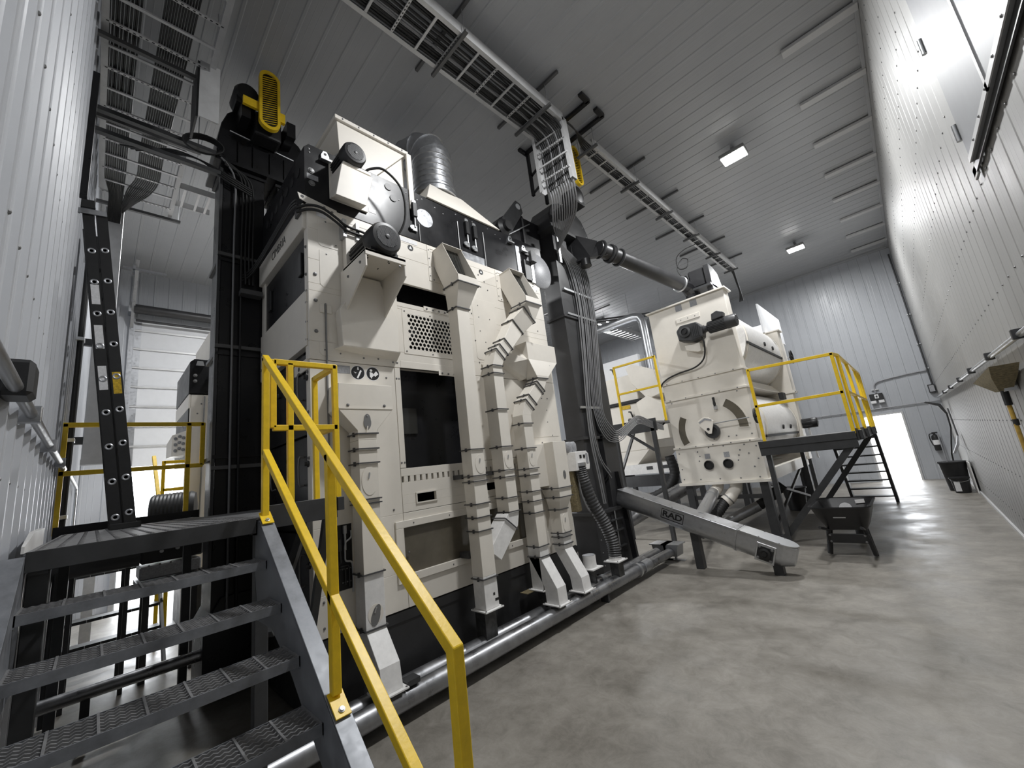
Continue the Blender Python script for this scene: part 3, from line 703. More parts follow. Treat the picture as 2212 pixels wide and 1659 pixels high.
PZ, PR = 0.165, 0.083                  # height and radius of the steel pipes on the floor
PXB, PXF = -3.605, -3.42
BX0, BX1 = -3.735, -3.535              # back spouts
# A: left, from a wide hopper, kicks out to the front pipe
A = thing('spout', 'leftmost cream square spout behind the yellow stair rail, with a wide hopper top', 'spout', (-3.64, 1.75, 0.26), 'square spouts on the front of the large machine')
ax0, ax1, ay0, ay1 = -3.77, -3.59, 1.66, 1.84
hopA = MB().loft([rect(XM + 0.005, -3.58, 1.49, 2.02, 2.84), rect(XM + 0.005, -3.58, 1.48, 2.02, 2.60), rect(-3.775, -3.585, 1.655, 1.845, 2.40), rect(-3.775, -3.585, 1.655, 1.845, 2.37)]).build('hopper', 'cream', A, bevel=0.003)
MB().box(-3.579, -3.574, 1.485, 2.015, 2.60, 2.612).build('hopper_seam', 'cream', hopA)
bolts(hopA, [(-3.579, 1.57, 2.635), (-3.579, 1.93, 2.635)], s=1.1)
drop_cover(hopA, -3.582, 1.75, 2.50, 1.15)
MB().bar((-3.578, 1.75, 2.44), (-3.578, 1.735, 2.37), 0.01, 0.006, (1, 0, 0)).build('latch_rod', 'cream', hopA)
zz = [2.37, 2.31, 2.21, 2.10, 1.78, 1.74, 1.15, 0.70]
for a, b in zip(zz[:-1], zz[1:]):
    MB().loft([rect(ax0, ax1, ay0, ay1, a), rect(ax0, ax1, ay0, ay1, b + 0.002)]).build('duct_section', 'cream' if a > 1.2 else 'cream_worn', A, bevel=0.002)
for z in (2.37, 2.23, 2.10, 1.775, 1.74, 1.15, 0.71): clampring(A, rect(ax0, ax1, ay0, ay1, z))
disc_cover(A, ax1, 1.75, 1.94, 0.075, 0.13)
drop_cover(A, ax1, 1.755, 0.83, 1.3, 1)
disc_cover(A, ax1 - 0.002, 1.75, 0.82, 0.07, 0.08)
MB().loft([rect(ax0, ax1, ay0, ay1, 0.70), rect(ax0 + 0.22, ax1 + 0.20, ay0, ay1, 0.47), rect(ax0 + 0.25, ax1 + 0.235, ay0, ay1, 0.285)]).build('elbow', 'cream_worn', A, bevel=0.003)
flange(A, ax0 + 0.25, ax1 + 0.235, ay0, ay1, 0.285)
MB().box(PXF - 0.07, PXF + 0.06, ay0 + 0.02, ay1 - 0.02, PZ + 0.04, 0.271).build('stub', 'stub_steel', A)
MB().box(-3.47, -3.36, 1.88, 2.0, 0.26, 0.30).build('flange_arm', 'dark_steel', A)
# B: long straight spout with a lattice-front outlet box
def outlet_box(parent, y0, y1):
    for y in (y0, y1 - 0.006):
        MB().prism([(XM + 0.0, 4.50), (XM + 0.0, 4.715), (-3.63, 4.73), (-3.61, 4.72), (-3.37, 4.21), (-3.37, 4.12), (-3.65, 4.12)], 'y', y, y + 0.006).build('box_side', 'cream', parent)
    MB().box(-3.376, -3.369, y0, y1, 4.12, 4.215).build('box_lip', 'cream', parent)
    MB().bar((XM, (y0 + y1) / 2, 4.718), (-3.605, (y0 + y1) / 2, 4.733), y1 - y0 + 0.01, 0.006, (0, 0, 1)).build('box_roof', 'cream', parent)
    MB().prism([(XM, 4.50), (-3.65, 4.12), (-3.65, 4.13), (XM, 4.51)], 'y', y0, y1).build('box_bottom', 'cream', parent)
    m = 6
    for i in range(m):
        y = y0 + 0.012 + (y1 - y0 - 0.024) * i / m
        MB().bar((-3.68, y + 0.02, 4.71), (-3.50, y + 0.02, 4.16), 0.040, 0.003, (1, 0, 0.3)).build('curtain_strip', 'glass_dark', parent)
    o = MB()
    for a, b, c, d in ((y0 - 0.09, y1 + 0.06, 4.74, 4.785), (y0 - 0.09, y1 + 0.06, 4.29, 4.34), (y0 - 0.09, y0 - 0.05, 4.34, 4.74), (y1 + 0.02, y1 + 0.06, 4.34, 4.74)): o.box(XM, XM + 0.006, a, b, c, d)
    fo = o.build('box_flange', 'cream', parent, bevel=0.001)
    bolts(fo, [(XM + 0.006, y0 - 0.07, z) for z in (4.36, 4.48, 4.60, 4.72)] + [(XM + 0.006, y, 4.315) for y in (y0 - 0.02, y0 + 0.1, y1 - 0.05)], s=0.7)
Bs = thing('spout', 'long straight cream spout running down past the dark window to the floor pipes', 'spout', (-3.635, 2.98, 0.24), 'square spouts on the front of the large machine')
outlet_box(Bs, 2.85, 3.155)
BX0, BX1 = -3.665, -3.49
by0, by1 = 2.885, 3.07
MB().loft([rect(-3.65, -3.37, 2.85, 3.155, 4.12), rect(BX0, BX1, by0, by1, 3.84)]).build('reducer', 'cream', Bs, bevel=0.002)
zz = [3.84, 2.15, 1.86, 1.80, 1.56, 1.42, 1.28, 0.82, 0.50]
for a, b in zip(zz[:-1], zz[1:]):
    MB().loft([rect(BX0, BX1, by0, by1, a), rect(BX0, BX1, by0, by1, b + 0.002)]).build('duct_section', 'cream' if a > 1.0 else 'cream_worn', Bs, bevel=0.002)
clampring(Bs, rect(-3.65, -3.37, 2.85, 3.155, 4.12))
for z in (3.84, 2.15, 1.86, 1.80, 1.56, 1.42, 1.28, 0.80): clampring(Bs, rect(BX0, BX1, by0, by1, z))
disc_cover(Bs, BX1, 3.0, 1.985, 0.07, 0.105)
flange(Bs, BX0, BX1, by0, by1, 0.50)
MB().box(PXB - 0.085, PXB + 0.07, by0 + 0.01, by1 - 0.02, PZ + 0.05, 0.487).build('stub', 'stub_steel', Bs)
for a, b in ((0.62, 0.645), (0.56, 0.585)):
    MB().box(BX1, BX1 + 0.0015, 3.02 if a < 0.6 else 3.0, 3.09 if a < 0.6 else 3.025, a, b).build('slot', 'sign_black', Bs)
MB().box(XM, BX0, 2.86, 2.93, 1.84, 1.89).box(XM, BX0, 2.86, 2.94, 1.0, 1.06).build('wall_bracket', 'dark_steel', Bs)
# C: dog-leg spout that joins B
Cs = thing('spout', 'dog-leg cream spout that slants in twice and runs into the side of the straight spout', 'spout', (-3.62, 3.45, 1.0), 'square spouts on the front of the large machine')
outlet_box(Cs, 4.03, 4.335)
cxc = -3.62; hx = 0.10; hw = 0.088
seq = [([(-3.65, 4.03, 4.12), (-3.37, 4.03, 4.12), (-3.37, 4.335, 4.12), (-3.65, 4.335, 4.12)], ringd(cxc + 0.06, 4.12, 3.96, 44, hx + 0.03, 0.135)),
       (ringd(cxc + 0.06, 4.12, 3.96, 44, hx + 0.03, 0.135), ringd(cxc, 3.95, 3.78, 44, hx, 0.125)), (ringd(cxc, 3.95, 3.78, 44, hx, 0.118), ringd(cxc, 3.72, 3.50, 44, hx, hw)),
       (ringd(cxc, 3.72, 3.50, 44, hx, hw), ringd(cxc, 3.62, 3.41, 44, hx, hw)), (ringd(cxc, 3.62, 3.41, 44, hx, hw), ringd(cxc, 3.55, 3.34, 44, hx, hw)),
       (ringd(cxc, 3.55, 3.34, 44, hx, hw), rect(cxc - hx, cxc + hx, 3.395, 3.56, 3.18))]
for a, b in seq: MB().loft([a, b]).build('duct_section', 'cream', Cs, bevel=0.002)
clampring(Cs, seq[0][0])
for r_ in (seq[1][0], seq[2][0], seq[3][0], seq[4][0], seq[5][0]): clampring(Cs, r_)
zz = [3.18, 3.08, 2.62, 2.16, 1.88, 1.80, 1.56, 1.40]
for a, b in zip(zz[:-1], zz[1:]):
    MB().loft([rect(cxc - hx, cxc + hx, 3.395, 3.56, a), rect(cxc - hx, cxc + hx, 3.395, 3.56, b + 0.002)]).build('duct_section', 'cream', Cs, bevel=0.002)
for z in zz: clampring(Cs, rect(cxc - hx, cxc + hx, 3.395, 3.56, z))
disc_cover(Cs, cxc + hx, 3.48, 2.0, 0.065, 0.10)
MB().loft([rect(cxc - hx, cxc + hx, 3.395, 3.56, 1.40), ringd(cxc, 3.435, 1.30, 40, hx, 0.105), ringd(cxc, 3.12, 0.985, 40, hx, 0.10)]).build('junction_leg', 'cream_worn', Cs, bevel=0.003)
clampring(Cs, ringd(cxc, 3.40, 1.27, 40, hx, 0.105), lug=False)
MB().box(XM, cxc - hx, 3.36, 3.44, 1.84, 1.89).build('wall_bracket', 'dark_steel', Cs)
# D: short hopper, dog-leg, kicks out to the front pipe
Ds = thing('spout', 'cream spout with a small hopper, right of the dog-leg spout, reaching the front pipe', 'spout', (-3.6, 3.9, 0.26), 'square spouts on the front of the large machine')
dh = MB().loft([rect(XM, -3.58, 4.16, 4.80, 3.62), rect(XM, -3.58, 4.16, 4.80, 3.36), rect(-3.73, -3.53, 4.23, 4.50, 3.12), rect(-3.73, -3.53, 4.25, 4.48, 3.08)]).build('hopper', 'cream', Ds, bevel=0.003)
MB().loft([[(XM, 3.86, 3.52), (-3.80, 3.86, 3.52), (-3.80, 4.16, 3.62), (XM, 4.16, 3.62)], [(XM, 3.80, 3.3), (-3.76, 3.86, 3.3), (-3.60, 4.16, 3.36), (XM, 4.16, 3.36)], [(XM, 4.18, 3.1), (-3.78, 4.2, 3.1), (-3.72, 4.23, 3.12), (XM, 4.23, 3.12)]]).build('hopper_wing', 'cream', dh)
drop_cover(dh, -3.575, 4.60, 3.27, 1.0)
seq = [(rect(-3.73, -3.53, 4.25, 4.45, 3.08), ringd(-3.63, 4.28, 2.96, 44, 0.10, 0.09)), (ringd(-3.63, 4.28, 2.96, 44, 0.10, 0.09), ringd(-3.62, 4.06, 2.76, 44, 0.10, 0.09)),
       (ringd(-3.62, 4.06, 2.76, 44, 0.10, 0.09), ringd(-3.62, 3.99, 2.69, 44, 0.10, 0.09)), (ringd(-3.62, 3.99, 2.69, 44, 0.10, 0.09), rect(-3.72, -3.525, 3.835, 4.0, 2.55))]
for a, b in seq: MB().loft([a, b]).build('duct_section', 'cream', Ds, bevel=0.002)
for r_ in (seq[0][0], seq[1][0], ringd(-3.63, 4.24, 2.92, 44, 0.10, 0.09), seq[2][0], seq[3][0]): clampring(Ds, r_)
dx0, dx1, dy0, dy1 = -3.72, -3.525, 3.835, 4.0
zz = [2.55, 2.44, 2.12, 1.86, 1.78, 1.58, 1.46, 1.32, 0.92, 0.80]
for a, b in zip(zz[:-1], zz[1:]):
    MB().loft([rect(dx0, dx1, dy0, dy1, a), rect(dx0, dx1, dy0, dy1, b + 0.002)]).build('duct_section', 'cream' if a > 1.0 else 'cream_worn', Ds, bevel=0.002)
for z in zz[1:]: clampring(Ds, rect(dx0, dx1, dy0, dy1, z))
disc_cover(Ds, dx1, 3.915, 1.99, 0.06, 0.10)
MB().loft([rect(dx0, dx1, dy0, dy1, 0.79), rect(dx0 + 0.20, dx1 + 0.20, dy0, dy1, 0.47), rect(dx0 + 0.205, dx1 + 0.205, dy0, dy1, 0.29)]).build('elbow', 'cream_worn', Ds, bevel=0.003)
MB().loft([rect(dx0, dx1 - 0.02, dy0, dy1, 0.79), rect(dx0, dx1 - 0.02, dy0, dy1, 0.43)]).build('back_leg', 'cream_worn', Ds, bevel=0.003)
flange(Ds, dx0 + 0.205, dx1 + 0.205, dy0, dy1, 0.29)
flange(Ds, dx0, dx1 - 0.02, dy0, dy1, 0.43)
MB().box(PXF - 0.06, PXF + 0.06, dy0 + 0.02, dy1 - 0.02, PZ + 0.04, 0.276).build('stub', 'stub_steel', Ds)
MB().box(PXB - 0.06, PXB + 0.05, dy0 + 0.03, dy1 - 0.02, PZ + 0.05, 0.416).build('stub', 'stub_steel', Ds)
MB().box(dx0 - 0.08, dx0 + 0.04, dy0 - 0.14, dy0 + 0.03, 0.405, 0.413).build('loose_slide', 'straw', Ds)
# E: boxed spout at the far end
Es = thing('spout', 'short cream spout with a tall boxed top at the far end of the machine front', 'spout', (-3.6, 4.43, 0.26), 'square spouts on the front of the large machine')
eb = MB().loft([rect(XM + 0.002, -3.50, 4.34, 4.62, 2.18), rect(XM + 0.002, -3.50, 4.34, 4.61, 1.56), rect(-3.76, -3.50, 4.34, 4.60, 1.44), rect(-3.73, -3.545, 4.35, 4.52, 1.28)]).build('box_top', 'cream', Es, bevel=0.003)
MB().box(XM, -3.66, 4.02, 4.34, 1.60, 2.17).build('box_wing', 'cream', eb, bevel=0.003)
drop_cover(eb, -3.498, 4.50, 1.74, 0.9)
ex0, ex1, ey0, ey1 = -3.73, -3.55, 4.35, 4.52
zz = [1.28, 0.98, 0.93, 0.84, 0.78]
for a, b in zip(zz[:-1], zz[1:]):
    MB().loft([rect(ex0, ex1, ey0, ey1, a), rect(ex0, ex1, ey0, ey1, b + 0.002)]).build('duct_section', 'cream' if a > 1.0 else 'cream_worn', Es, bevel=0.002)
clampring(Es, rect(XM + 0.03, -3.50, 4.34, 4.61, 1.56)); clampring(Es, rect(-3.76, -3.50, 4.34, 4.60, 1.44))
for z in zz[:4]: clampring(Es, rect(ex0, ex1, ey0, ey1, z))
disc_cover(Es, ex1, 4.44, 1.10, 0.06, 0.12)
MB().loft([rect(ex0, ex1, ey0, ey1, 0.78), rect(ex0 + 0.20, ex1 + 0.20, ey0, ey1, 0.45), rect(ex0 + 0.215, ex1 + 0.215, ey0, ey1, 0.29)]).build('elbow', 'cream_worn', Es, bevel=0.003)
flange(Es, ex0 + 0.215, ex1 + 0.215, ey0, ey1, 0.29)
MB().box(PXF - 0.06, PXF + 0.06, ey0 + 0.02, ey1 - 0.02, PZ + 0.04, 0.276).build('stub', 'stub_steel', Es)

# ------------------------------------------------------------------ steel pipes along the floor
fp_ = thing('floor_pipe', 'front galvanized steel pipe along the floor, with a pipe collar near the far spouts', 'pipe', (PXF, 3.3, 0), 'steel pipes along the floor')
MB().cyl((PXF, -0.1, PZ), (PXF, 5.85, PZ), PR, 32).build('pipe', 'pipe_steel', fp_, smooth=40)
cl_ = MB().lathe([(PR, 0), (PR + 0.02, 0), (PR + 0.02, 0.05), (PR, 0.05)], (PXF, 5.80, PZ), (0, 1, 0), 32).build('collar', 'zinc', fp_, smooth=40)
MB().cyl((PXF, 5.85, PZ), (PXF + 0.02, 7.3, PZ), PR * 0.85, 24).build('pipe', 'pipe_steel', fp_, smooth=40)
MB().lathe([(PR * 0.85, 0), (PR * 0.9 + 0.012, 0), (PR * 0.9 + 0.012, 0.22), (PR * 0.85, 0.22)], (PXF, 5.98, PZ), (0, 1, 0), 32).build('coupling', 'galvanized', fp_, smooth=40)
for y in (0.6, 2.4, 4.9): MB().box(PXF - 0.06, PXF + 0.06, y - 0.02, y + 0.02, 0, PZ - PR + 0.02).build('support', 'dark_steel', fp_)
bp2 = thing('floor_pipe', 'rear galvanized steel pipe along the floor, tight against the black skid', 'pipe', (PXB, 3.3, 0), 'steel pipes along the floor')
MB().cyl((PXB, -0.1, PZ), (PXB, 6.9, PZ), PR, 32).build('pipe', 'pipe_steel', bp2, smooth=40)
MB().lathe([(PR, 0), (PR + 0.008, 0), (PR + 0.008, 0.10), (PR, 0.10)], (PXB, 5.1, PZ), (0, 1, 0), 32).build('coupling', 'galvanized', bp2, smooth=40)
for y in (0.6, 2.4, 4.9): MB().box(PXB - 0.06, PXB + 0.06, y - 0.02, y + 0.02, 0, PZ - PR + 0.02).build('support', 'dark_steel', bp2)
# ------------------------------------------------------------------ near stair with yellow rail
TW = 0.038                                   # square tube of the rails
def rail(parent, p0, p1, name='rail', t=TW, m='yellow_paint', upv=(0, 0, 1)):
    return MB().bar(p0, p1, t, t, upv).build(name, m, parent, bevel=0.004, seg=2)
SY0, SY1 = -0.20, 0.70
def zst(x): return 1.76 - 0.71 * (x + 2.86)   # top edge of the stringers
st = thing('metal_stair', 'grey steel stair with open grating treads and a yellow handrail, in the near left corner', 'stair', (-1.7, 0.25, 0))
for y, s in ((SY1, 1), (SY0 - 0.008, -1)):
    xs0, xs1 = -2.86, -0.40
    poly = [(xs0 - 0.10, zst(xs0) + 0.02), (xs0, zst(xs0)), (xs1, zst(xs1)), (xs1 - 0.02, 0.0), (xs1 - 0.30, 0.0), (-2.35, zst(-2.35) - 0.30), (-2.62, 1.22), (xs0 - 0.10, 1.22)]
    web = MB().prism(poly, 'y', y, y + 0.008).build('stringer', 'stair_grey', st)
    yo = y + (0.036 if s > 0 else -0.028)
    MB().bar((xs0 - 0.02, yo, zst(xs0) + 0.010), (xs1, yo, zst(xs1)), 0.072, 0.008, (0, 0, 1)).build('flange', 'stair_grey', web, bevel=0.002)
    MB().prism([(xs0 - 0.098, 1.45), (xs0 - 0.05, 1.30), (xs0 - 0.098, 1.24)], 'y', y - 0.001, y + 0.009).build('cutout', 'sign_black', web)
def grating(name, parent, x0, x1, y0, y1, z, nbar, ncross, h=0.022):
    """serrated bearing bars along y with flat cross bars; one part (bars are a few pixels apart)"""
    m = MB()
    nt_ = int((y1 - y0) / 0.014)
    for i in range(nbar):
        x = x0 + (x1 - x0) * (i + 0.5) / nbar
        vs = []; fs = []
        for k in range(nt_ + 1):
            y = y0 + (y1 - y0) * k / nt_
            zt = z - (0.006 if k % 2 else 0.0)
            vs += [(x - 0.004, y, zt - h + (0.006 if k % 2 else 0)), (x + 0.004, y, zt - h + (0.006 if k % 2 else 0)), (x + 0.004, y, zt), (x - 0.004, y, zt)]
        for k in range(nt_):
            a = k * 4; b = a + 4
            fs += [(a + 0, a + 1, b + 1, b + 0), (a + 1, a + 2, b + 2, b + 1), (a + 2, a + 3, b + 3, b + 2), (a + 3, a + 0, b + 0, b + 3)]
        m.add(vs, fs)
    for j in range(ncross + 1):
        y = y0 + (y1 - y0) * j / ncross
        m.box(x0, x1, y - 0.004, y + 0.004, z - 0.02, z + 0.001)
    return stuff(m.build(name, 'grate_steel', parent))
for k in range(8):
    xf, z = -2.715 + 0.262 * k, 1.555 - 0.187 * k
    tr = MB().box(xf - 0.006, xf, SY0, SY1, z - 0.042, z).box(xf - 0.235, xf, SY0, SY0 + 0.005, z - 0.05, z).box(xf - 0.235, xf, SY1 - 0.005, SY1, z - 0.05, z).box(xf - 0.235, xf - 0.23, SY0, SY1, z - 0.035, z - 0.003).build('tread', 'stair_grey', st)
    grating('tread_grating', tr, xf - 0.23, xf - 0.006, SY0 + 0.005, SY1 - 0.005, z, 7, 7)
    bolts(tr, [(xf - 0.03, SY1 - 0.0055, z - 0.025)], axis='-y', s=0.8)
RY = SY1 + 0.036
rail(st, (-2.90, RY, zst(-2.86) + 0.03), (-2.90, RY, 2.80), 'rail_post')
rail(st, (-1.89, RY, zst(-1.89) + 0.02), (-1.89, RY, 2.06), 'rail_post')
def mitre(parent, pts, name, y, t=TW):
    P = [V((a, y, b)) for a, b in pts]; rings = []
    for i, q in enumerate(P):
        d0 = (q - P[i - 1]).normalized() if i else (P[1] - q).normalized(); d1 = (P[i + 1] - q).normalized() if i < len(P) - 1 else d0
        bis = (d0 + d1).normalized(); n_ = V((bis.z, 0, -bis.x)); k = t / 2 / max(0.3, bis.dot(d1))
        rings.append([q + n_ * k + V((0, s_ * t / 2, 0)) for s_ in (-1, 1)] + [q - n_ * k + V((0, s_ * t / 2, 0)) for s_ in (1, -1)])
    return MB().loft(rings).build(name, 'yellow_paint', parent, bevel=0.004, seg=2)
mitre(st, [(-2.915, 2.805), (-1.045, 1.425), (-1.045, zst(-1.045) + 0.02)], 'handrail', RY)
rail(st, (-2.90, RY, 2.185), (-1.045, RY, 0.85), 'mid_rail')
for x in (-2.87, -1.86, -1.02):
    d = Vector((1, 0, -0.71)).normalized(); c = V((x, RY, zst(x) + 0.014))
    b = MB().bar(c - d * 0.055, c + d * 0.055, 0.062, 0.007, (0, 0, 1)).build('post_base', 'yellow_paint', st, bevel=0.001)
    q = c + d * 0.03 + Vector((0, 0, 0.004))
    MB().lathe([(0.013, 0), (0.013, 0.004), (0.008, 0.005), (0.008, 0.011)], q, (0.58, 0, 0.81), 12).build('base_bolt', 'zinc', b, smooth=30)

# ------------------------------------------------------------------ near platform
pf = thing('steel_platform', 'dark steel work platform at the top of the near stair, beside the large machine', 'platform', (-4.4, 0.4, 0))
PZt = 1.785
deck = MB().box(-5.90, -2.90, -0.20, 0.78, PZt - 0.008, PZt).box(-5.30, -2.95, 0.78, 1.22, PZt - 0.008, PZt).build('deck', 'grate_steel', pf)
m = MB()
for i in range(46):
    for j in range(14):
        x = -2.93 - 0.064 * i; y = -0.17 + 0.067 * j
        a = 0.6 if (i + j) % 2 else -0.6
        m.bar((x - 0.014 * math.cos(a), y - 0.014 * math.sin(a), PZt + 0.001), (x + 0.014 * math.cos(a), y + 0.014 * math.sin(a), PZt + 0.001), 0.007, 0.004)
stuff(m.build('tread_pattern', 'grate_steel', deck))
MB().box(-2.905, -2.895, -0.20, 0.69, PZt - 0.085, PZt + 0.004).build('fascia', 'dark_steel', pf, bevel=0.002)
MB().box(-2.96, -2.94, 0.745, 1.19, PZt - 0.075, PZt + 0.065).build('fascia', 'dark_steel', pf, bevel=0.002)
MB().box(-2.97, -2.93, 1.19, 1.235, PZt - 0.03, PZt + 0.06).build('corner_bracket', 'dark_steel', pf, bevel=0.002)
MB().box(-5.91, -5.895, -0.26, 0.84, PZt - 0.10, PZt + 0.075).build('toe_board', 'black_panel', pf)
MB().loft([[(-2.89, -0.215, PZt), (-2.89, -0.205, PZt), (-2.89, -0.205, PZt + 0.03), (-2.89, -0.215, PZt + 0.03)], [(-3.3, -0.225, PZt), (-3.3, -0.205, PZt), (-3.3, -0.205, PZt + 0.085), (-3.3, -0.225, PZt + 0.085)], [(-3.9, -0.235, PZt), (-3.9, -0.205, PZt), (-3.9, -0.205, PZt + 0.095), (-3.9, -0.235, PZt + 0.095)]]).build('kick_plate', 'cream_worn', pf)
for x in (-5.85, -4.4):
    MB().box(x - 0.05, x + 0.05, -0.19, 0.77, PZt - 0.12, PZt - 0.01).build('cross_beam', 'dark_steel', pf)
for y in (-0.19, 0.70): MB().box(-5.88, -2.92, y, y + 0.06, PZt - 0.10, PZt - 0.009).build('side_beam', 'dark_steel', pf)
for x, y in ((-5.84, -0.16), (-5.84, 0.74), (-2.99, -0.16), (-2.99, 0.735)):
    l_ = MB().box(x - 0.035, x + 0.035, y - 0.035, y + 0.035, 0.01, PZt - 0.09).build('leg', 'dark_steel', pf, bevel=0.003)
    MB().box(x - 0.08, x + 0.08, y - 0.08, y + 0.08, 0, 0.012).build('foot_plate', 'dark_steel', l_)
MB().bar((-2.99, 0.78, 1.1), (-3.55, 1.20, PZt - 0.06), 0.05, 0.05).build('brace', 'dark_steel', pf)
MB().bar((-3.15, 1.20, PZt - 0.06), (-3.55, 1.22, 0.9), 0.05, 0.05).build('brace', 'dark_steel', pf)
# rail section beside the machine
X2 = -2.965
for a in (((X2, 0.795, 2.795), (X2, 1.215, 2.795), 'handrail'), ((X2, 0.795, 2.34), (X2, 1.215, 2.34), 'mid_rail'), ((X2, 0.795, 2.34), (X2, 0.795, 2.81), 'rail_end'), ((X2, 0.90, PZt), (X2, 0.90, 2.795), 'rail_post'),
          ((X2, 1.205, PZt + 0.05), (X2, 1.205, 2.81), 'rail_post'), ((X2, 1.205, 2.795), (-3.36, 1.205, 2.795), 'handrail'), ((X2, 1.205, 2.34), (-3.36, 1.205, 2.34), 'mid_rail'), ((-3.36, 1.205, PZt), (-3.36, 1.205, 2.81), 'rail_post')):
    rail(pf, a[0], a[1], a[2])
# rail at the far end
X3 = -5.93
for a in (((X3, -0.265, 2.84), (X3, 0.86, 2.84), 'handrail'), ((X3, -0.265, 2.36), (X3, 0.86, 2.36), 'mid_rail'), ((X3, 0.85, 2.36), (X3, 0.85, 2.855), 'rail_end'), ((X3, -0.25, PZt), (X3, -0.25, 2.855), 'rail_post'), ((X3, 0.72, PZt), (X3, 0.72, 2.855), 'rail_post')):
    rail(pf, a[0], a[1], a[2], t=0.045)

# ------------------------------------------------------------------ extension ladder leaning on the near wall
ld = thing('extension_ladder', 'black fibreglass extension ladder standing on the platform, leaning on the near wall', 'ladder', (-5.0, 0.17, PZt))
f0, f1 = V((0, 0.145, PZt + 0.005)), V((0, -0.222, 4.80))
ldir = (f1 - f0).normalized(); lper = Vector((0, -ldir.z, ldir.y)) * -1
if lper.y < 0: lper = -lper
LEN = (f1 - f0).length
def lrail(x, off, h0, h1):
    c0 = f0 + ldir * h0 + lper * off; c1 = f0 + ldir * h1 + lper * off
    c0.x = c1.x = x
    o = MB().bar(c0, c1, 0.028, 0.078, lper).build('side_rail', 'plastic_black', ld, bevel=0.003)
    return o
rails = {}
for sec, off, h0, h1 in (('base', 0.0, 0.0, LEN - 0.06), ('fly', 0.088, 0.02, LEN - 0.12)):
    for x in (-4.98, -5.40):
        rails[(sec, x)] = lrail(x, off, h0, h1)
    n = int((h1 - h0) / 0.305)
    for k in range(n):
        hh = h0 + 0.10 + 0.305 * k
        c = f0 + ldir * hh + lper * off
        MB().cyl((-4.97, c.y, c.z), (-5.41, c.y, c.z), 0.017, 12).build('rung', 'zinc', ld, smooth=40)
        ringo = MB().lathe([(0.012, 0), (0.028, 0.0), (0.028, 0.003), (0.022, 0.006), (0.014, 0.004), (0.013, 0.0)], (-4.966, c.y, c.z), (1, 0, 0), 18).build('rung_collar', 'galvanized', ld, smooth=30)
for hh, s_, mt in ((1.72, 0.19, 'label_white'), (1.30, 0.22, 'label_white'), (0.92, 0.22, 'label_white')):
    c = f0 + ldir * (hh + 0.30)
    MB().bar((-4.9655, c.y, c.z) , (-4.9655, (c + ldir * s_).y, (c + ldir * s_).z), 0.001, 0.055, lper).build('label_sticker', mt, rails[('base', -4.98)])
c = f0 + ldir * 1.18 + lper * 0.088
MB().bar((-4.9655, c.y, c.z), (-4.9655, (c + ldir * 0.2).y, (c + ldir * 0.2).z), 0.001, 0.055, lper).build('warning_sticker', 'label_yellow', rails[('fly', -4.98)])
c = f0 + ldir * (LEN - 0.13) + lper * 0.03
MB().bar((-4.955, c.y, c.z), (-4.955, (c + ldir * 0.05).y, (c + ldir * 0.05).z), 0.012, 0.19, lper).build('rail_strap', 'galvanized', ld)
c = f0 + ldir * (LEN - 0.05)
MB().bar((-4.99, c.y, c.z), (-4.99, (c + ldir * 0.08).y, (c + ldir * 0.08).z), 0.03, 0.10, lper).build('end_cap', 'rubber', ld)
for x in (-4.98, -5.40): MB().box(x - 0.04, x + 0.04, 0.10, 0.30, PZt, PZt + 0.05).build('foot', 'rubber', ld, bevel=0.006)

# ------------------------------------------------------------------ conduits and fittings on the near wall
cw = thing('conduit', 'bright galvanized conduit running along the near wall above the stair', 'conduit', (-4.0, -0.24, 2.41))
MB().cyl((-1.6, -0.232, 2.41), (-6.0, -0.232, 2.41), 0.021, 14).build('conduit_run', 'galvanized', cw, smooth=40)
for x in (-2.9, -4.1, -5.3): MB().box(x - 0.02, x + 0.02, -0.279, -0.20, 2.37, 2.45).build('strap', 'galvanized', cw, bevel=0.004)
jb = tag(MB().box(-2.46, -2.30, -0.279, -0.19, 2.38, 2.52).build('junction_box', 'motor_black', origin=(-2.4, -0.24, 2.38), bevel=0.015), 'black junction box on the near wall at the conduit end', 'junction box')
cw2 = thing('conduit', 'thin conduit with a drop pipe on the far part of the near wall', 'conduit', (-8.0, -0.24, 2.3))
MB().tube(smoothpath([(-6.9, -0.222, 2.42), (-9.4, -0.222, 2.42), (-9.75, -0.222, 2.38), (-9.8, -0.222, 2.2), (-9.8, -0.222, 1.2)], 4), 0.02, 10).build('conduit_run', 'galvanized', cw2, smooth=60)
MB().box(-9.86, -9.74, -0.25, -0.2, 1.25, 1.29).build('strap', 'galvanized', cw2)
vp = thing('wall_pipe', 'black vertical pipe strapped to the near wall behind the ladder', 'pipe', (-6.45, -0.235, 0))
MB().cyl((-6.45, -0.225, 0.02), (-6.45, -0.225, 5.4), 0.028, 14).build('pipe', 'cable_black', vp, smooth=40)
for z in (1.95, 2.75, 3.9, 4.9): MB().box(-6.50, -6.38, -0.279, -0.19, z - 0.02, z + 0.02).build('strap', 'zinc', vp, bevel=0.004)
bk = tag(MB().box(-4.80, -4.72, -0.279, -0.215, 4.72, 6.06).build('wall_channel', 'black_panel', origin=(-4.76, -0.25, 4.72), bevel=0.004), 'black steel channel fixed upright on the near wall above the ladder', 'channel')
for i, (z, y1) in enumerate(((6.22, 0.86), (5.95, 0.86))):
    tag(MB().bar((-5.42, -0.275, z), (-5.42, y1, z - 0.01), 0.06, 0.05).build('brace_bar', 'dark_steel', origin=(-5.42, 0.3, z)), ['upper', 'lower'][i] + ' dark steel bar bracing the left elevator to the near wall', 'brace bar')
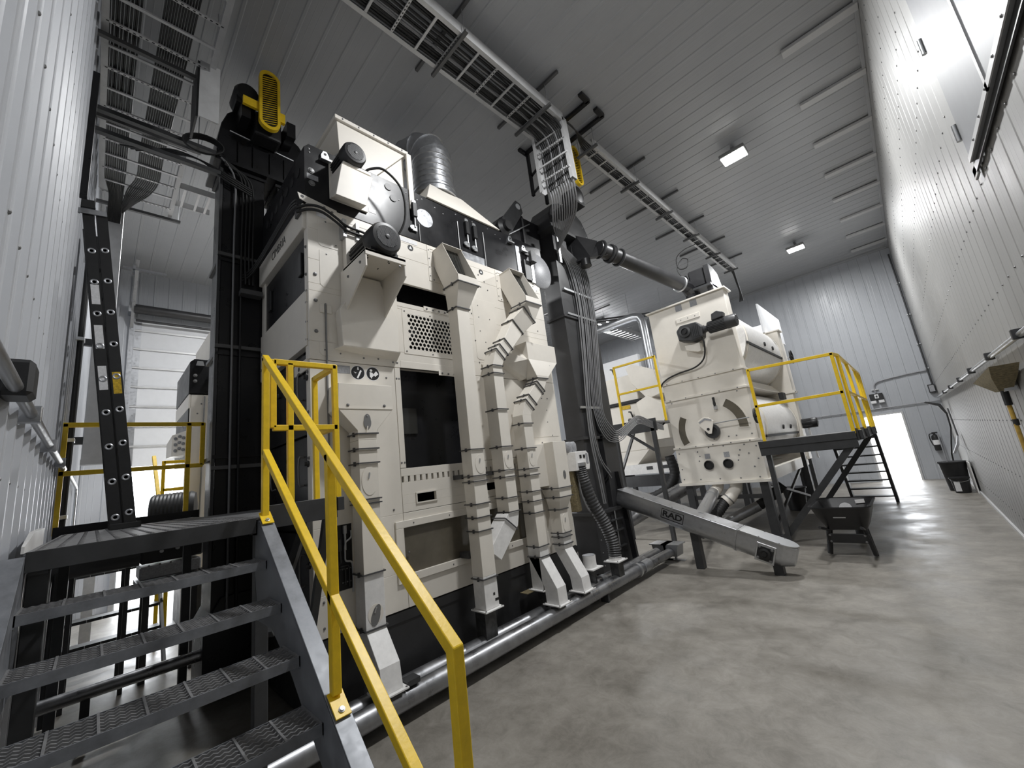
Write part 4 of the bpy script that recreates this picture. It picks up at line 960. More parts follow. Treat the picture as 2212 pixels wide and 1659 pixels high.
# grey wireway hanging at the left
ww = thing('wireway', 'tall grey sheet metal wireway hanging beside the near wall behind the ladder', 'wireway', (-8.0, -0.06, 2.66))
MB().box(-8.06, -7.94, -0.16, 0.05, 2.68, 6.55).build('wireway_body', 'tray_alu', ww, bevel=0.005)
MB().box(-8.07, -7.93, -0.17, 0.06, 2.62, 2.69).build('wireway_end', 'trim_white', ww)
for z in (4.3, 2.9): MB().box(-8.02, -7.96, -0.255, -0.16, z, z + 0.1).build('wireway_bracket', 'dark_steel', ww)
# ------------------------------------------------------------------ bucket elevators
def belt_guard(parent, x, y, z, hl, hw, facing=1):
    """yellow oblong belt guard with slanted mesh, in the yz plane"""
    def ob(sy, sz, r): 
        pts = []
        for k in range(24):
            t = 2 * math.pi * k / 24
            pts.append((y + sy * math.cos(t) * 1.0, z + (sz - sy) * (1 if math.sin(t) > 0 else -1) + sy * math.sin(t)))
        return pts
    o_, i_ = ob(hw, hl, 0), ob(hw * 0.72, hl * 0.90, 0)
    m = MB(); n = 24
    A = [(x, p[0], p[1]) for p in o_]; B = [(x + 0.06, p[0], p[1]) for p in o_]; Cc = [(x + 0.06, p[0], p[1]) for p in i_]; D = [(x + 0.045, p[0], p[1]) for p in i_]
    m.v = [Vector(p) for p in A + B + Cc + D]
    for r in range(3): m.f += [(r * n + k, r * n + (k + 1) % n, (r + 1) * n + (k + 1) % n, (r + 1) * n + k) for k in range(n)]
    gd = m.build('belt_guard', 'yellow_paint', parent, smooth=40)
    MB().prism([(p[0], p[1]) for p in ob(hw * 0.95, hl * 0.97, 0)], 'x', x, x + 0.01).build('guard_back', 'motor_black', gd)
    mm = MB(); k = 0
    zz = z - hl * 0.8
    while zz < z + hl * 0.85:
        mm.bar((x + 0.045, y - hw * 0.68, zz - 0.03), (x + 0.045, y + hw * 0.68, zz + 0.03), 0.006, 0.009, (1, 0, 0)); zz += 0.035
    stuff(mm.build('guard_mesh', 'yellow_paint', gd))
    return gd
E1 = thing('bucket_elevator', 'black bucket elevator behind the near platform, with a rounded head and mesh-front yellow guard', 'elevator', (-5.75, 1.3, 0), 'bucket elevators')
ex0, ex1 = -6.0, -5.47
leg1 = MB().box(ex0, ex1, 0.90, 1.36, 0.35, 6.2).build('leg_casing', 'black_panel', E1, bevel=0.004)
leg2 = MB().box(ex0, ex1, 1.52, 1.98, 0.35, 6.2).build('leg_casing', 'black_panel', E1, bevel=0.004)
for z in (1.2, 2.4, 3.6, 4.8, 6.1):
    for y in (0.90, 1.52): MB().box(ex0 - 0.03, ex1 + 0.02, y - 0.03, y + 0.49, z - 0.02, z + 0.02).build('casing_flange', 'black_panel', leg1 if y < 1 else leg2)
MB().box(ex1 - 0.06, ex1 + 0.015, 0.865, 0.895, 1.2, 6.1).build('edge_angle', 'elevator_grey', E1)
MB().prism([(0.84, 0.03), (2.04, 0.03), (2.04, 0.7), (1.9, 0.95), (0.98, 0.95), (0.84, 0.7)], 'x', ex0 - 0.04, ex1 + 0.04).build('boot', 'black_panel', E1, bevel=0.006)
hd = MB().prism([(0.82, 6.16), (2.02, 6.16), (2.02, 6.45), (1.92, 6.72), (1.80, 6.90), (1.62, 7.02), (1.40, 7.10), (1.18, 7.10), (1.02, 7.05), (0.92, 6.93), (0.86, 6.75), (0.82, 6.45)], 'x', ex0 - 0.05, ex1 + 0.02).build('head_hood', 'black_panel', E1, bevel=0.01)
MB().box(ex0 - 0.07, ex1 + 0.06, 0.80, 2.05, 6.15, 6.20).build('head_flange', 'black_panel', hd)
for y in (1.05, 1.22, 1.42, 1.6): MB().box(ex1 + 0.02, ex1 + 0.045, y - 0.006, y + 0.006, 6.2, 6.55).build('hood_rib', 'black_panel', hd)
MB().cyl((ex1 + 0.03, 0.95, 6.66), (ex1 + 0.03, 1.72, 6.60), 0.012, 8).box(ex1 + 0.015, ex1 + 0.05, 1.28, 1.5, 6.60, 6.66).build('turnbuckle', 'zinc', E1)
for q in ((1.02, 1.12), (1.55, 1.66)): MB().box(ex1 + 0.02, -5.15, *q, 6.72, 6.95).build('drive_mount', 'black_panel', E1)
md = MB().lathe([(0.02, 0), (0.14, 0), (0.15, 0.02), (0.15, 0.28), (0.12, 0.34), (0.05, 0.35)], (-5.55, 1.10, 7.18), (1, 0, 0), 20).box(-5.5, -5.25, 0.98, 1.2, 7.0, 7.1).build('drive_motor', 'motor_black', E1, smooth=40)
MB().box(-5.5, -5.2, 1.18, 1.5, 6.6, 6.95).build('gearbox', 'motor_black', E1, bevel=0.03, seg=2)
belt_guard(E1, -5.10, 1.315, 7.06, 0.46, 0.125)
MB().box(-5.12, -5.08, 1.02, 1.20, 6.86, 6.98).build('guard_arm', 'yellow_paint', E1)
MB().box(-5.10, -5.05, 1.44, 1.50, 6.80, 6.94).build('guard_tab', 'yellow_paint', E1)
for z in (4.86, 3.68, 2.28): MB().box(ex1 + 0.005, ex1 + 0.045, 0.86, 1.36, z - 0.02, z + 0.02).build('strut_bar', 'strut', E1)
for i, y in enumerate((1.02, 1.10, 1.14, 1.18, 1.22)):
    z0 = 0.8 if i < 2 else 4.5
    MB().tube(smoothpath([(ex1 + 0.06, y - 0.16 - 0.04 * i, 6.18 - 0.02 * i), (ex1 + 0.06, y - 0.08, 6.10 - 0.02 * i), (ex1 + 0.055, y, 5.85 - 0.02 * i), (ex1 + 0.055, y, 4.9), (ex1 + 0.055, y + 0.01, z0)], 5), 0.012, 8).build('conduit', 'cable_grey' if i < 1 else 'cable_black', E1, smooth=60)

E2 = thing('bucket_elevator', 'grey bucket elevator past the far end of the large machine, covered with grey cables', 'elevator', (-4.3, 6.45, 0), 'bucket elevators')
gx0, gx1 = -4.48, -4.10
la = MB().box(gx0, gx1, 5.95, 6.40, 0.95, 6.35).build('leg_casing', 'elevator_grey', E2, bevel=0.005)
lb = MB().box(gx0, gx1, 6.56, 7.02, 0.95, 6.35).build('leg_casing', 'elevator_grey', E2, bevel=0.005)
MB().box(gx0, gx1 - 0.12, 6.40, 6.56, 0.95, 6.35).build('web_plate', 'elevator_grey', E2)
for z in (2.25, 4.55):
    for y, l_ in ((5.95, la), (6.56, lb)): MB().box(gx0 - 0.03, gx1 + 0.03, y - 0.03, y + 0.485, z - 0.025, z + 0.025).build('casing_flange', 'elevator_grey', l_, bevel=0.004)
MB().box(-4.80, -4.74, 5.90, 5.96, 0.0, 6.0).build('support_post', 'dark_steel', E2)
bt = MB().box(gx0 - 0.05, gx1 + 0.04, 5.88, 7.0, 0.02, 0.98).build('boot', 'elevator_grey', E2, bevel=0.01)
MB().box(gx1 + 0.041, gx1 + 0.05, 6.35, 6.62, 0.15, 0.90).build('boot_slide', 'motor_black', bt)
for z in (0.35, 0.62, 0.80): MB().box(gx1 + 0.04, gx1 + 0.09, 6.28, 6.66, z - 0.012, z + 0.012).build('take_up_bar', 'dark_steel', bt)
MB().cyl((gx1 + 0.07, 6.45, 0.3), (gx1 + 0.07, 6.45, 0.95), 0.012, 8).build('take_up_screw', 'zinc', bt)
MB().box(gx0 - 0.08, gx1 + 0.08, 5.84, 7.04, 0.95, 1.0).build('boot_flange', 'elevator_grey', bt)
bolts(bt, [(gx1 + 0.04, y, z) for y in (5.95, 6.92) for z in (0.15, 0.35, 0.55, 0.75)], s=1.1)
MB().prism([(-4.02, 0.0), (-3.92, 0.0), (-4.02, 1.6), (-4.1, 1.6)], 'y', 6.78, 6.84).build('brace_plate', 'sign_black', E2)
h2 = MB().prism([(5.80, 6.32), (7.12, 6.32), (7.12, 6.58), (6.95, 6.85), (6.70, 6.98), (6.2, 6.98), (5.95, 6.85), (5.80, 6.60)], 'x', gx0 - 0.04, gx1 + 0.10).build('head_hood', 'elevator_grey', E2, bevel=0.01)
MB().box(gx0 - 0.1, gx1 + 0.15, 5.76, 7.16, 6.29, 6.34).build('head_flange', 'dark_steel', h2)
bolts(h2, [(gx1 + 0.10, y, z) for y, z in ((5.9, 6.5), (6.0, 6.75), (6.95, 6.7), (7.05, 6.5), (7.02, 6.42))], s=1.2)
MB().lathe([(0.02, 0), (0.16, 0), (0.17, 0.05), (0.16, 0.3), (0.05, 0.33)], (-3.70, 6.0, 6.72), (1, 0, 0), 20).box(-3.95, -3.4, 5.85, 6.15, 6.52, 6.6).build('drive_motor', 'motor_black', E2, smooth=40)
belt_guard(E2, -3.30, 5.86, 7.17, 0.41, 0.115)
# discharge spout of the second elevator
MB().loft([[(-4.12, 6.55, 6.36), (-3.96, 6.55, 6.36), (-3.96, 6.98, 6.36), (-4.12, 6.98, 6.36)], [(-4.10, 6.60, 5.75), (-3.72, 6.62, 5.78), (-3.62, 6.80, 6.15), (-4.0, 6.98, 6.30)]]).build('discharge_box', 'elevator_grey', E2, bevel=0.004)
MB().loft([[(-4.02, 6.52, 5.78), (-3.74, 6.60, 5.78), (-3.62, 6.82, 6.12), (-3.95, 6.8, 6.2)], [(-3.68, 6.82, 5.80), (-3.50, 6.88, 5.80), (-3.48, 6.92, 6.06), (-3.66, 6.88, 6.08)]]).build('discharge_transition', 'elevator_grey', E2)
MB().lathe([(0.10, 0), (0.10, 0.12), (0.11, 0.12), (0.11, 0.14)], (-3.86, 6.62, 5.78), (0, 0, -1), 16).build('discharge_port', 'motor_black', E2, smooth=40)
td = thing('transfer_tube', 'dark round tube slanting from the grey elevator down to the cream cylinder cleaner', 'tube', (-3.3, 8.4, 5.6))
q0, q1 = V((-3.62, 6.75, 5.96)), V((-2.98, 9.85, 5.56))
dd = (q1 - q0).normalized()
MB().cyl(q0, q0 + dd * 2.75, 0.15, 28).build('tube', 'elevator_grey', td, smooth=40)
for a in (0.05, 0.30, 0.36, 0.58, 2.66):
    MB().lathe([(0.15, 0), (0.175, 0), (0.19, 0.02), (0.175, 0.05), (0.15, 0.05)], q0 + dd * a, dd, 28).build('collar', 'zinc' if a > 2 else 'dark_steel', td, smooth=35)
MB().tube([q0 + dd * 2.7, q0 + dd * 2.95, q0 + dd * 3.1 + V((0, 0, -0.12)), q0 + dd * 3.14 + V((0, 0, -0.42))], 0.15, 10).build('elbow', 'black_panel', td, smooth=20)

# conveyor head beyond the machine top
ch = thing('belt_conveyor', 'black conveyor end with a pulley and tensioning arm behind the machine top', 'conveyor', (-4.35, 5.2, 5.5))
MB().prism([(4.55, 5.80), (4.62, 6.05), (4.80, 6.30), (5.05, 6.50), (5.28, 6.62), (5.45, 6.58), (5.55, 6.20), (5.50, 5.75)], 'x', -4.62, -4.36).build('casing', 'black_panel', ch, bevel=0.01)
MB().prism([(4.75, 6.02), (4.95, 5.95), (5.42, 6.62), (5.38, 6.80), (5.25, 6.82), (4.82, 6.28)], 'x', -4.36, -4.32).build('arm', 'motor_grey', ch, bevel=0.006)
MB().cyl((-4.32, 5.29, 6.70), (-4.31, 5.29, 6.70), 0.06, 18).build('arm_eye', 'ceiling_white', ch)
MB().lathe([(0.02, 0), (0.16, 0), (0.17, 0.04), (0.10, 0.08), (0.09, 0.14), (0.02, 0.14)], (-4.36, 4.86, 6.10), (1, 0, 0), 22).build('pulley', 'motor_black', ch, smooth=35)
MB().box(-4.7, -4.3, 5.35, 5.85, 5.9, 6.5).build('drive_case', 'black_panel', ch, bevel=0.02)
MB().box(-4.66, -4.60, 4.9, 5.8, 5.52, 5.60).box(-4.66, -4.60, 5.1, 5.16, 5.45, 5.9).box(-4.66, -4.60, 5.6, 5.66, 5.45, 5.9).build('support_frame', 'dark_steel', ch)
MB().cyl((-4.31, 4.92, 5.98), (-4.31, 5.55, 6.42), 0.014, 8).build('tension_rod', 'zinc', ch)

# black steel frame that hangs from the ceiling at the elevator head
hf = thing('hanger_frame', 'black angle iron frame hanging from the ceiling at the grey elevator head', 'frame', (-3.5, 5.5, ZC))
zt = ZC - 0.045
for y in (5.28, 5.72):
    MB().box(-3.95, -2.52, y - 0.03, y + 0.03, zt - 0.03, zt + 0.02).build('frame_bar', 'black_panel', hf)
    MB().box(-2.58, -2.50, y - 0.22, y, zt - 0.03, zt + 0.02).build('frame_end', 'black_panel', hf)
MB().box(-3.98, -3.92, 5.10, 5.34, zt - 0.03, zt + 0.02).build('frame_end', 'black_panel', hf)
MB().box(-3.95, -3.90, 5.28, 5.33, 6.70, zt).build('hanger', 'black_panel', hf); MB().box(-3.95, -3.90, 5.68, 5.73, 6.70, zt).build('hanger', 'black_panel', hf)
MB().bar((-3.92, 5.31, 7.1), (-3.92, 5.70, zt), 0.04, 0.04).build('diagonal', 'black_panel', hf)
MB().bar((-3.92, 5.31, 6.75), (-3.92, 5.70, 7.2), 0.04, 0.04).build('diagonal', 'black_panel', hf)

# ------------------------------------------------------------------ flexible hose, control box, stub by the elevator boot
fh = thing('flexible_hose', 'grey ribbed flexible hose dropping from the small control unit to the floor pipe', 'hose', (-3.43, 5.3, 0.26))
pth = smoothpath([(-3.66, 5.10, 1.82), (-3.645, 5.12, 1.60), (-3.60, 5.20, 1.25), (-3.52, 5.30, 0.95), (-3.45, 5.33, 0.68), (-3.43, 5.31, 0.45)], 22)
MB().tube(pth, [0.088 + (0.009 if i % 3 == 0 else -0.004 if i % 3 == 1 else 0) for i in range(len(pth))], 22).build('hose', 'hose_dark', fh, smooth=70)
MB().lathe([(0.08, 0), (0.10, 0), (0.10, 0.05), (0.08, 0.05)], (-3.66, 5.10, 1.80), (0, 0, 1), 22).build('hose_cuff', 'zinc', fh, smooth=40)
fl = MB().box(-3.55, -3.31, 5.18, 5.44, 0.425, 0.44).build('foot_flange', 'cream_worn', fh)
bolts(fl, [(x, y, 0.44) for x in (-3.53, -3.33) for y in (5.20, 5.42)], axis='z', s=0.9)
MB().lathe([(0.09, 0), (0.09, 0.05)], (-3.43, 5.31, 0.44), (0, 0, 1), 22).build('collar', 'cream_worn', fh, smooth=40)
MB().box(PXF - 0.07, PXF + 0.06, 5.24, 5.38, PZ + 0.04, 0.425).build('stub', 'stub_steel', fh)
cb = thing('control_unit', 'small off white control unit with switches beside the far end of the machine', 'control box', (-3.75, 5.15, 1.72))
MB().prism([(4.97, 1.74), (5.30, 1.74), (5.32, 1.80), (5.32, 1.98), (5.27, 2.02), (4.98, 2.02)], 'x', -3.90, -3.62).build('unit_body', 'cream_worn', cb, bevel=0.006)
for y in (5.10, 5.19): MB().box(-3.619, -3.612, y - 0.022, y + 0.022, 1.92, 1.965).build('switch', 'sign_black', cb)
for y in (5.08, 5.14): MB().box(-3.619, -3.612, y - 0.018, y + 0.018, 1.79, 1.815).build('outlet', 'label_grey', cb)
MB().box(-3.619, -3.616, 5.235, 5.29, 1.83, 1.98).build('data_plate', 'label_grey', cb)
for y in (5.02, 5.13): MB().lathe([(0.06, 0), (0.075, 0.03), (0.075, 0.12), (0.05, 0.16)], (-3.78, y, 2.02), (0, 0, 1), 18).build('canister', 'label_grey', cb, smooth=40)
MB().box(-3.86, -3.72, 4.99, 5.09, 1.15, 1.74).build('filter_tank', 'straw', cb, bevel=0.01)
MB().tube(smoothpath([(-3.66, 5.03, 1.76), (-3.66, 5.05, 1.4), (-3.62, 5.12, 1.15), (-3.6, 5.2, 1.14)], 4), 0.012, 8).build('lead', 'cable_grey', cb, smooth=60)
vs_ = thing('pipe_stub', 'short open white pipe stub on a square flange on the rear floor pipe', 'pipe stub', (PXB, 4.92, PZ + PR))
MB().tube([(PXB, 4.92, 0.42), (PXB, 4.92, 0.58)], 0.092, 28, caps=False).build('stub_pipe', 'cream_worn', vs_, smooth=40)
MB().tube([(PXB, 4.92, 0.43), (PXB, 4.92, 0.582)], 0.082, 28, caps=True).build('stub_bore', 'label_grey', vs_, smooth=40)
MB().box(PXB - 0.13, PXB + 0.13, 4.79, 5.05, 0.405, 0.42).build('stub_flange', 'cream_worn', vs_)
MB().cyl((PXB, 4.92, PZ + 0.05), (PXB, 4.92, 0.405), 0.07, 20).build('stub_neck', 'stub_steel', vs_, smooth=40)

# ------------------------------------------------------------------ galvanized exhaust duct above the machine
gd_ = thing('exhaust_duct', 'round galvanized exhaust duct with an elbow on top of the large machine', 'duct', (-4.35, 3.45, 5.5))
dcx, dcy = -4.35, 3.37
MB().loft([[(dcx + 0.55, dcy - 0.55, 5.50)] + [(dcx + 0.55, dcy + 0.78, 5.50), (dcx - 0.5, dcy + 0.78, 5.50), (dcx - 0.5, dcy - 0.55, 5.50)], [(dcx + 0.29, dcy - 0.29, 5.98), (dcx + 0.29, dcy + 0.29, 5.98), (dcx - 0.29, dcy + 0.29, 5.98), (dcx - 0.29, dcy - 0.29, 5.98)]]).build('transition', 'cream', gd_, bevel=0.004)
MB().lathe([(0.25, 0), (0.35, 0.0), (0.35, 0.02), (0.32, 0.03), (0.32, 0.10), (0.335, 0.105), (0.335, 0.12), (0.31, 0.13)], (dcx, dcy, 5.97), (0, 0, 1), 40).build('base_ring', 'galvanized', gd_, smooth=35)
z = 6.09
pr_ = [(0.305, 0)]
for i in range(6):
    a = i * 0.095
    pr_ += [(0.305, a + 0.04), (0.317, a + 0.048), (0.317, a + 0.06), (0.305, a + 0.07)]
MB().lathe(pr_ + [(0.305, 0.60)], (dcx, dcy, z), (0, 0, 1), 44).build('duct_run', 'galvanized', gd_, smooth=35)
el = [(dcx, dcy, 6.62), (dcx, dcy, 6.70), (dcx - 0.05, dcy - 0.02, 6.84), (dcx - 0.17, dcy - 0.05, 6.93), (dcx - 0.40, dcy - 0.10, 6.96), (dcx - 0.9, dcy - 0.18, 6.96)]
MB().tube(el, 0.30, 40).build('elbow', 'galvanized', gd_, smooth=28)
for i in (1, 2, 3, 4):
    d_ = (V(el[i + 1]) - V(el[i - 1])).normalized()
    MB().lathe([(0.295, 0), (0.311, 0), (0.311, 0.018), (0.295, 0.018)], el[i], d_, 40).build('seam_ring', 'galvanized', gd_, smooth=35)
MB().box(dcx - 0.5, dcx + 0.1, dcy + 0.95, dcy + 1.0, 5.5, 6.02).build('stiffener', 'galvanized', gd_)
# ------------------------------------------------------------------ cable trays, hangers and cables
def c_rail(mb, p0, p1, h, inward, upv=(0, 0, 1)):
    p0, p1 = V(p0), V(p1); iv = V(inward)
    mb.bar(p0, p1, 0.008, h, upv)
    for s in (-1, 1): mb.bar(p0 + V(upv) * (s * h / 2) + iv * 0.02, p1 + V(upv) * (s * h / 2) + iv * 0.02, 0.055, 0.006, upv)
    return mb
def rung(parent, p0, p1, holes=False, upv=(0, 0, 1)):
    o = MB().bar(p0, p1, 0.030, 0.018, upv).build('rung', 'tray_alu', parent)
    if holes:
        p0, p1 = V(p0), V(p1); n = max(4, int((p1 - p0).length / 0.045)); m = MB()
        for k in range(n):
            a = p0.lerp(p1, (k + 0.3) / n); b = p0.lerp(p1, (k + 0.75) / n)
            dz = V(upv) * -0.0096
            m.bar(a + dz, b + dz, 0.013, 0.001, upv)
        stuff(m.build('rung_holes', 'sign_black', o))
def hanger(label, y, zr, x0=-3.85, x1=-2.54, rx=(-2.80, -3.44)):
    t = thing('strut_hanger', label, 'hanger', ((x0 + x1) / 2, y, ZC), 'strut hangers on the ceiling')
    MB().box(x0, x1, y - 0.021, y + 0.021, ZC - 0.062, ZC - 0.02).build('ceiling_strut', 'strut', t)
    for x in rx: MB().cyl((x, y, zr), (x, y, ZC - 0.05), 0.006, 8).build('rod', 'zinc', t)
    MB().box(min(rx) - 0.05, max(rx) + 0.05, y - 0.021, y + 0.021, zr - 0.045, zr - 0.003).build('trapeze_strut', 'strut', t)
tr1 = thing('cable_tray', 'wide ladder cable tray full of black cables along the ceiling, bending down at its end', 'cable tray', (-3.12, 2.5, 7.21))
TZ = 7.30
MB_ = c_rail(MB(), (-2.835, -0.2, TZ), (-2.835, 4.92, TZ), 0.15, (-1, 0, 0)); MB_.build('side_rail', 'tray_alu', tr1)
c_rail(MB(), (-3.41, -0.2, TZ), (-3.41, 4.80, TZ), 0.15, (1, 0, 0)).build('side_rail', 'tray_alu', tr1)
for i in range(15):
    rung(tr1, (-3.40, 0.2 + 0.33 * i, 7.235), (-2.845, 0.2 + 0.33 * i, 7.235), i % 2 == 0)
# vertical drop
c_rail(MB(), (-2.835, 4.93, 7.30), (-2.835, 4.97, 6.20), 0.12, (-1, 0, 0), (0, 1, 0)).build('drop_rail', 'tray_alu', tr1)
c_rail(MB(), (-3.41, 4.85, 7.22), (-3.41, 4.87, 6.22), 0.12, (1, 0, 0), (0, 1, 0)).build('drop_rail', 'tray_alu', tr1)
for i, z in enumerate((7.12, 6.92, 6.66, 6.40)): rung(tr1, (-3.40, 4.83, z), (-2.845, 4.89, z), i % 2 == 1, (0, 1, 0))
bc = thing('cable_bundle', 'bundle of black cables lying in the wide ceiling tray', 'cables', (-3.1, 2.5, 7.25))
random.seed(3)
for i in range(15):
    x = -3.36 + 0.031 * i + random.uniform(-0.006, 0.006); r = random.choice((0.010, 0.013, 0.016, 0.019))
    pts = [(x + random.uniform(-0.012, 0.012), y, 7.25 + r + random.uniform(0, 0.02)) for y in (-0.2, 0.6, 1.5, 2.4, 3.3, 4.1, 4.55)]
    xd = -3.34 + 0.033 * i
    pts += [(xd, 4.82, 7.17), (xd, 4.93, 6.98), (xd, 4.95, 6.6), (xd, 4.96, 6.25)]
    MB().tube(smoothpath(pts, 4), r, 8).build('cable', 'cable_black' if i % 5 else 'cable_grey', bc, smooth=60)
gc = thing('cable_bundle', 'bundle of grey cables dropping from the ceiling tray and down the grey elevator front', 'cables', (-4.05, 6.4, 2.2))
n = 11
for i in range(n):
    t = i / (n - 1)
    xd = -3.34 + 0.46 * (1 - t); r = random.choice((0.010, 0.012, 0.015))
    yt = 6.36 + 0.60 * t + random.uniform(-0.015, 0.015)
    xo = -4.065 + r
    ya = 6.24 + 0.62 * t
    yb = 6.05 + 0.50 * t
    end = [(xo, yb + 0.10, 2.75 - 0.0 * t), (xo + 0.01, yb + 0.34, 2.10 + 0.30 * t), (xo - 0.03, 7.15, 2.02 + 0.34 * t), (xo - 0.06, 7.7, 2.24 + 0.30 * t), (xo - 0.05, 8.1, 2.38 + 0.28 * t), (xo + 0.02, 8.50, 2.30 + 0.24 * t), (-3.95, 8.9, 2.26 + 0.16 * t)] if i > 3 else [(xo, yb + 0.03, 2.6), (xo, yb + 0.12, 1.9), (xo - 0.02, 6.6, 1.3 + 0.1 * i)] if i > 1 else [(xo, yb + 0.04, 2.4), (xo, yb + 0.1, 1.6), (xo, yb + 0.14, 1.1)]
    pts = [(xd, 4.96, 6.30), (xd, 5.0, 6.10), (xd - 0.25, 5.3, 5.86), (-3.86, 5.72 + 0.1 * t, 5.70 + 0.25 * t), (-3.98, 5.95 + 0.12 * t, 5.78 + 0.2 * t), (xo, ya, 5.62 + 0.1 * t), (xo, yt, 5.15), (xo, yt, 4.6), (xo, (yt + yb) / 2 + 0.05, 3.7)] + end
    MB().tube(smoothpath(pts, 5), r, 8).build('cable', 'cable_grey', gc, smooth=60)
for z, a, b in ((5.10, 6.02, 6.98), (4.60, 6.02, 6.98), (2.80, 5.98, 6.62)):
    MB().box(-4.098, -4.055, a, b, z - 0.02, z + 0.02).build('cable_strut', 'zinc', gc)
MB().box(-3.985, -3.94, 5.86, 5.92, 5.55, 6.15).build('cable_strut', 'zinc', gc)
tr2 = thing('cable_tray', 'narrow ladder cable tray running away along the ceiling to the far lamps', 'cable tray', (-2.95, 10, 7.21))
c_rail(MB(), (-2.82, 5.75, TZ), (-2.82, 14.0, TZ), 0.14, (-1, 0, 0)).build('side_rail', 'tray_alu', tr2)
c_rail(MB(), (-3.08, 5.75, TZ), (-3.08, 14.0, TZ), 0.14, (1, 0, 0)).build('side_rail', 'tray_alu', tr2)
for i in range(25): rung(tr2, (-3.07, 5.95 + 0.33 * i, 7.235), (-2.83, 5.95 + 0.33 * i, 7.235), i % 2 == 0)
b2 = thing('cable_bundle', 'black cables in the narrow ceiling tray, hanging loose at its far end', 'cables', (-2.95, 10, 7.25))
for i in range(5):
    x = -3.02 + 0.035 * i
    pts = [(-2.84, 4.9, 7.27), (-2.86, 5.3, 7.30), (x, 5.9, 7.26), (x + 0.01, 8, 7.262), (x - 0.01, 11, 7.262), (x, 13.6, 7.262), (x * 0.4 - 2.94 * 0.6, 14.02, 7.2), (x * 0.3 - 2.92 * 0.7, 14.1, 6.9), (x * 0.3 - 2.88 * 0.7, 14.1, 6.5), (x * 0.8 - 2.86 * 0.2, 14.12, 6.2)]
    MB().tube(smoothpath(pts, 4), 0.012, 8).build('cable', 'cable_black', b2, smooth=60)
hy = [2.86, 4.48, 5.75, 7.29, 8.91, 10.54, 12.19, 13.84]
hn = ['strut hanger above the wide tray, nearest the camera', 'strut hanger just before the wide tray bends down', 'strut hanger at the near end of the narrow tray', 'second strut hanger from the near end of the narrow tray', 'third strut hanger from the near end of the narrow tray', 'fourth strut hanger from the near end of the narrow tray', 'fifth strut hanger from the near end of the narrow tray', 'last strut hanger at the far end of the narrow tray']
for y, nm in zip(hy, hn):
    hanger(nm, y, 7.22, rx=(-2.80, -3.45) if y < 5 else (-2.79, -3.11))
# tray over the near platform
tr3 = thing('cable_tray', 'dark ladder cable tray high above the near platform beside the near wall', 'cable tray', (-5.5, 0.2, 6.6))
LZ = 6.66
c_rail(MB(), (-2.6, -0.235, LZ), (-7.55, -0.235, LZ), 0.13, (0, 1, 0)).build('side_rail', 'tray_alu', tr3)
c_rail(MB(), (-2.6, 0.645, LZ), (-4.55, 0.645, LZ), 0.13, (0, -1, 0)).build('side_rail', 'tray_alu', tr3)
c_rail(MB(), (-6.3, 0.60, LZ), (-7.9, 0.60, LZ), 0.13, (0, -1, 0)).build('side_rail', 'trim_white', tr3)  # same rail as the others; white puts the lamplight into its colour
for i in range(18):
    x = -2.8 - 0.30 * i
    y1 = 0.635 if x > -4.6 else 0.585
    rung(tr3, (x, -0.225, 6.60), (x, y1, 6.60), i % 2 == 0)
MB().box(-4.62, -4.60, 0.52, 0.70, 5.95, 6.68).build('drop_plate', 'tray_alu', tr3)
MB().box(-5.0, -4.62, 0.50, 0.52, 5.95, 6.68).build('drop_plate', 'elevator_grey', tr3)
for x in (-6.95, -7.45): MB().bar((x, 0.60, 6.64), (x, 1.05, 6.64), 0.012, 0.10).build('branch_rail', 'trim_white', tr3)  # tray metal coloured white for the lamplight on this stretch
for y in (0.68, 0.85, 0.98): rung(tr3, (-6.95, y, 6.6), (-7.45, y, 6.6))
for x in (-4.75, -5.95, -7.85): MB().box(x - 0.021, x + 0.021, -0.275, 0.72, 6.53, 6.575).build('trapeze_strut', 'strut', tr3)
for x, y in ((-4.75, 0.69), (-5.95, 0.69), (-7.85, 0.69)): MB().cyl((x, y, 6.55), (x, y, ZC - 0.02), 0.006, 8).build('rod', 'zinc', tr3)
b3 = thing('cable_bundle', 'rows of thin black cables lying in the tray above the near platform', 'cables', (-5.5, 0.2, 6.62))
for i in range(11):
    y = -0.19 + 0.021 * i
    MB().tube(smoothpath([(-2.6, y, 6.625), (-4.4, y + 0.004 * (i % 3), 6.625), (-6.0, y, 6.625), (-7.1, y, 6.62), (-7.6, -0.13 + 0.014 * i, 6.58), (-7.85, -0.13 + 0.014 * i, 6.47), (-7.93, -0.13 + 0.014 * i, 6.30)], 4), 0.009, 6).build('cable', 'cable_black', b3, smooth=60)
for i in range(12):
    y = 0.16 + 0.021 * i
    MB().tube(smoothpath([(-2.6, y + 0.05, 6.625), (-4.4, y + 0.02, 6.625), (-5.6, y, 6.625), (-6.5, y - 0.02, 6.625), (-7.0, y - 0.02, 6.60), (-7.35, y - 0.10, 6.57), (-7.65, y * 0.55 - 0.06, 6.55), (-7.93, y * 0.25 - 0.07, 6.50)], 4), 0.009, 6).build('cable', 'cable_black', b3, smooth=60)
co_ = thing('cable_coil', 'coil of black cable hanging by the left elevator head', 'cable coil', (-5.38, 0.68, 6.2))
for k in range(5):
    a = [(-5.36 + 0.012 * k, 0.67 + (0.17 + 0.008 * k) * math.cos(t), 6.20 + (0.10 + 0.007 * k) * math.sin(t) + 0.03 * math.cos(t)) for t in (2 * math.pi * q / 22 for q in range(22))]
    MB().tube(a + [a[0]], 0.011, 6).build('loop', 'cable_black', co_, smooth=60)
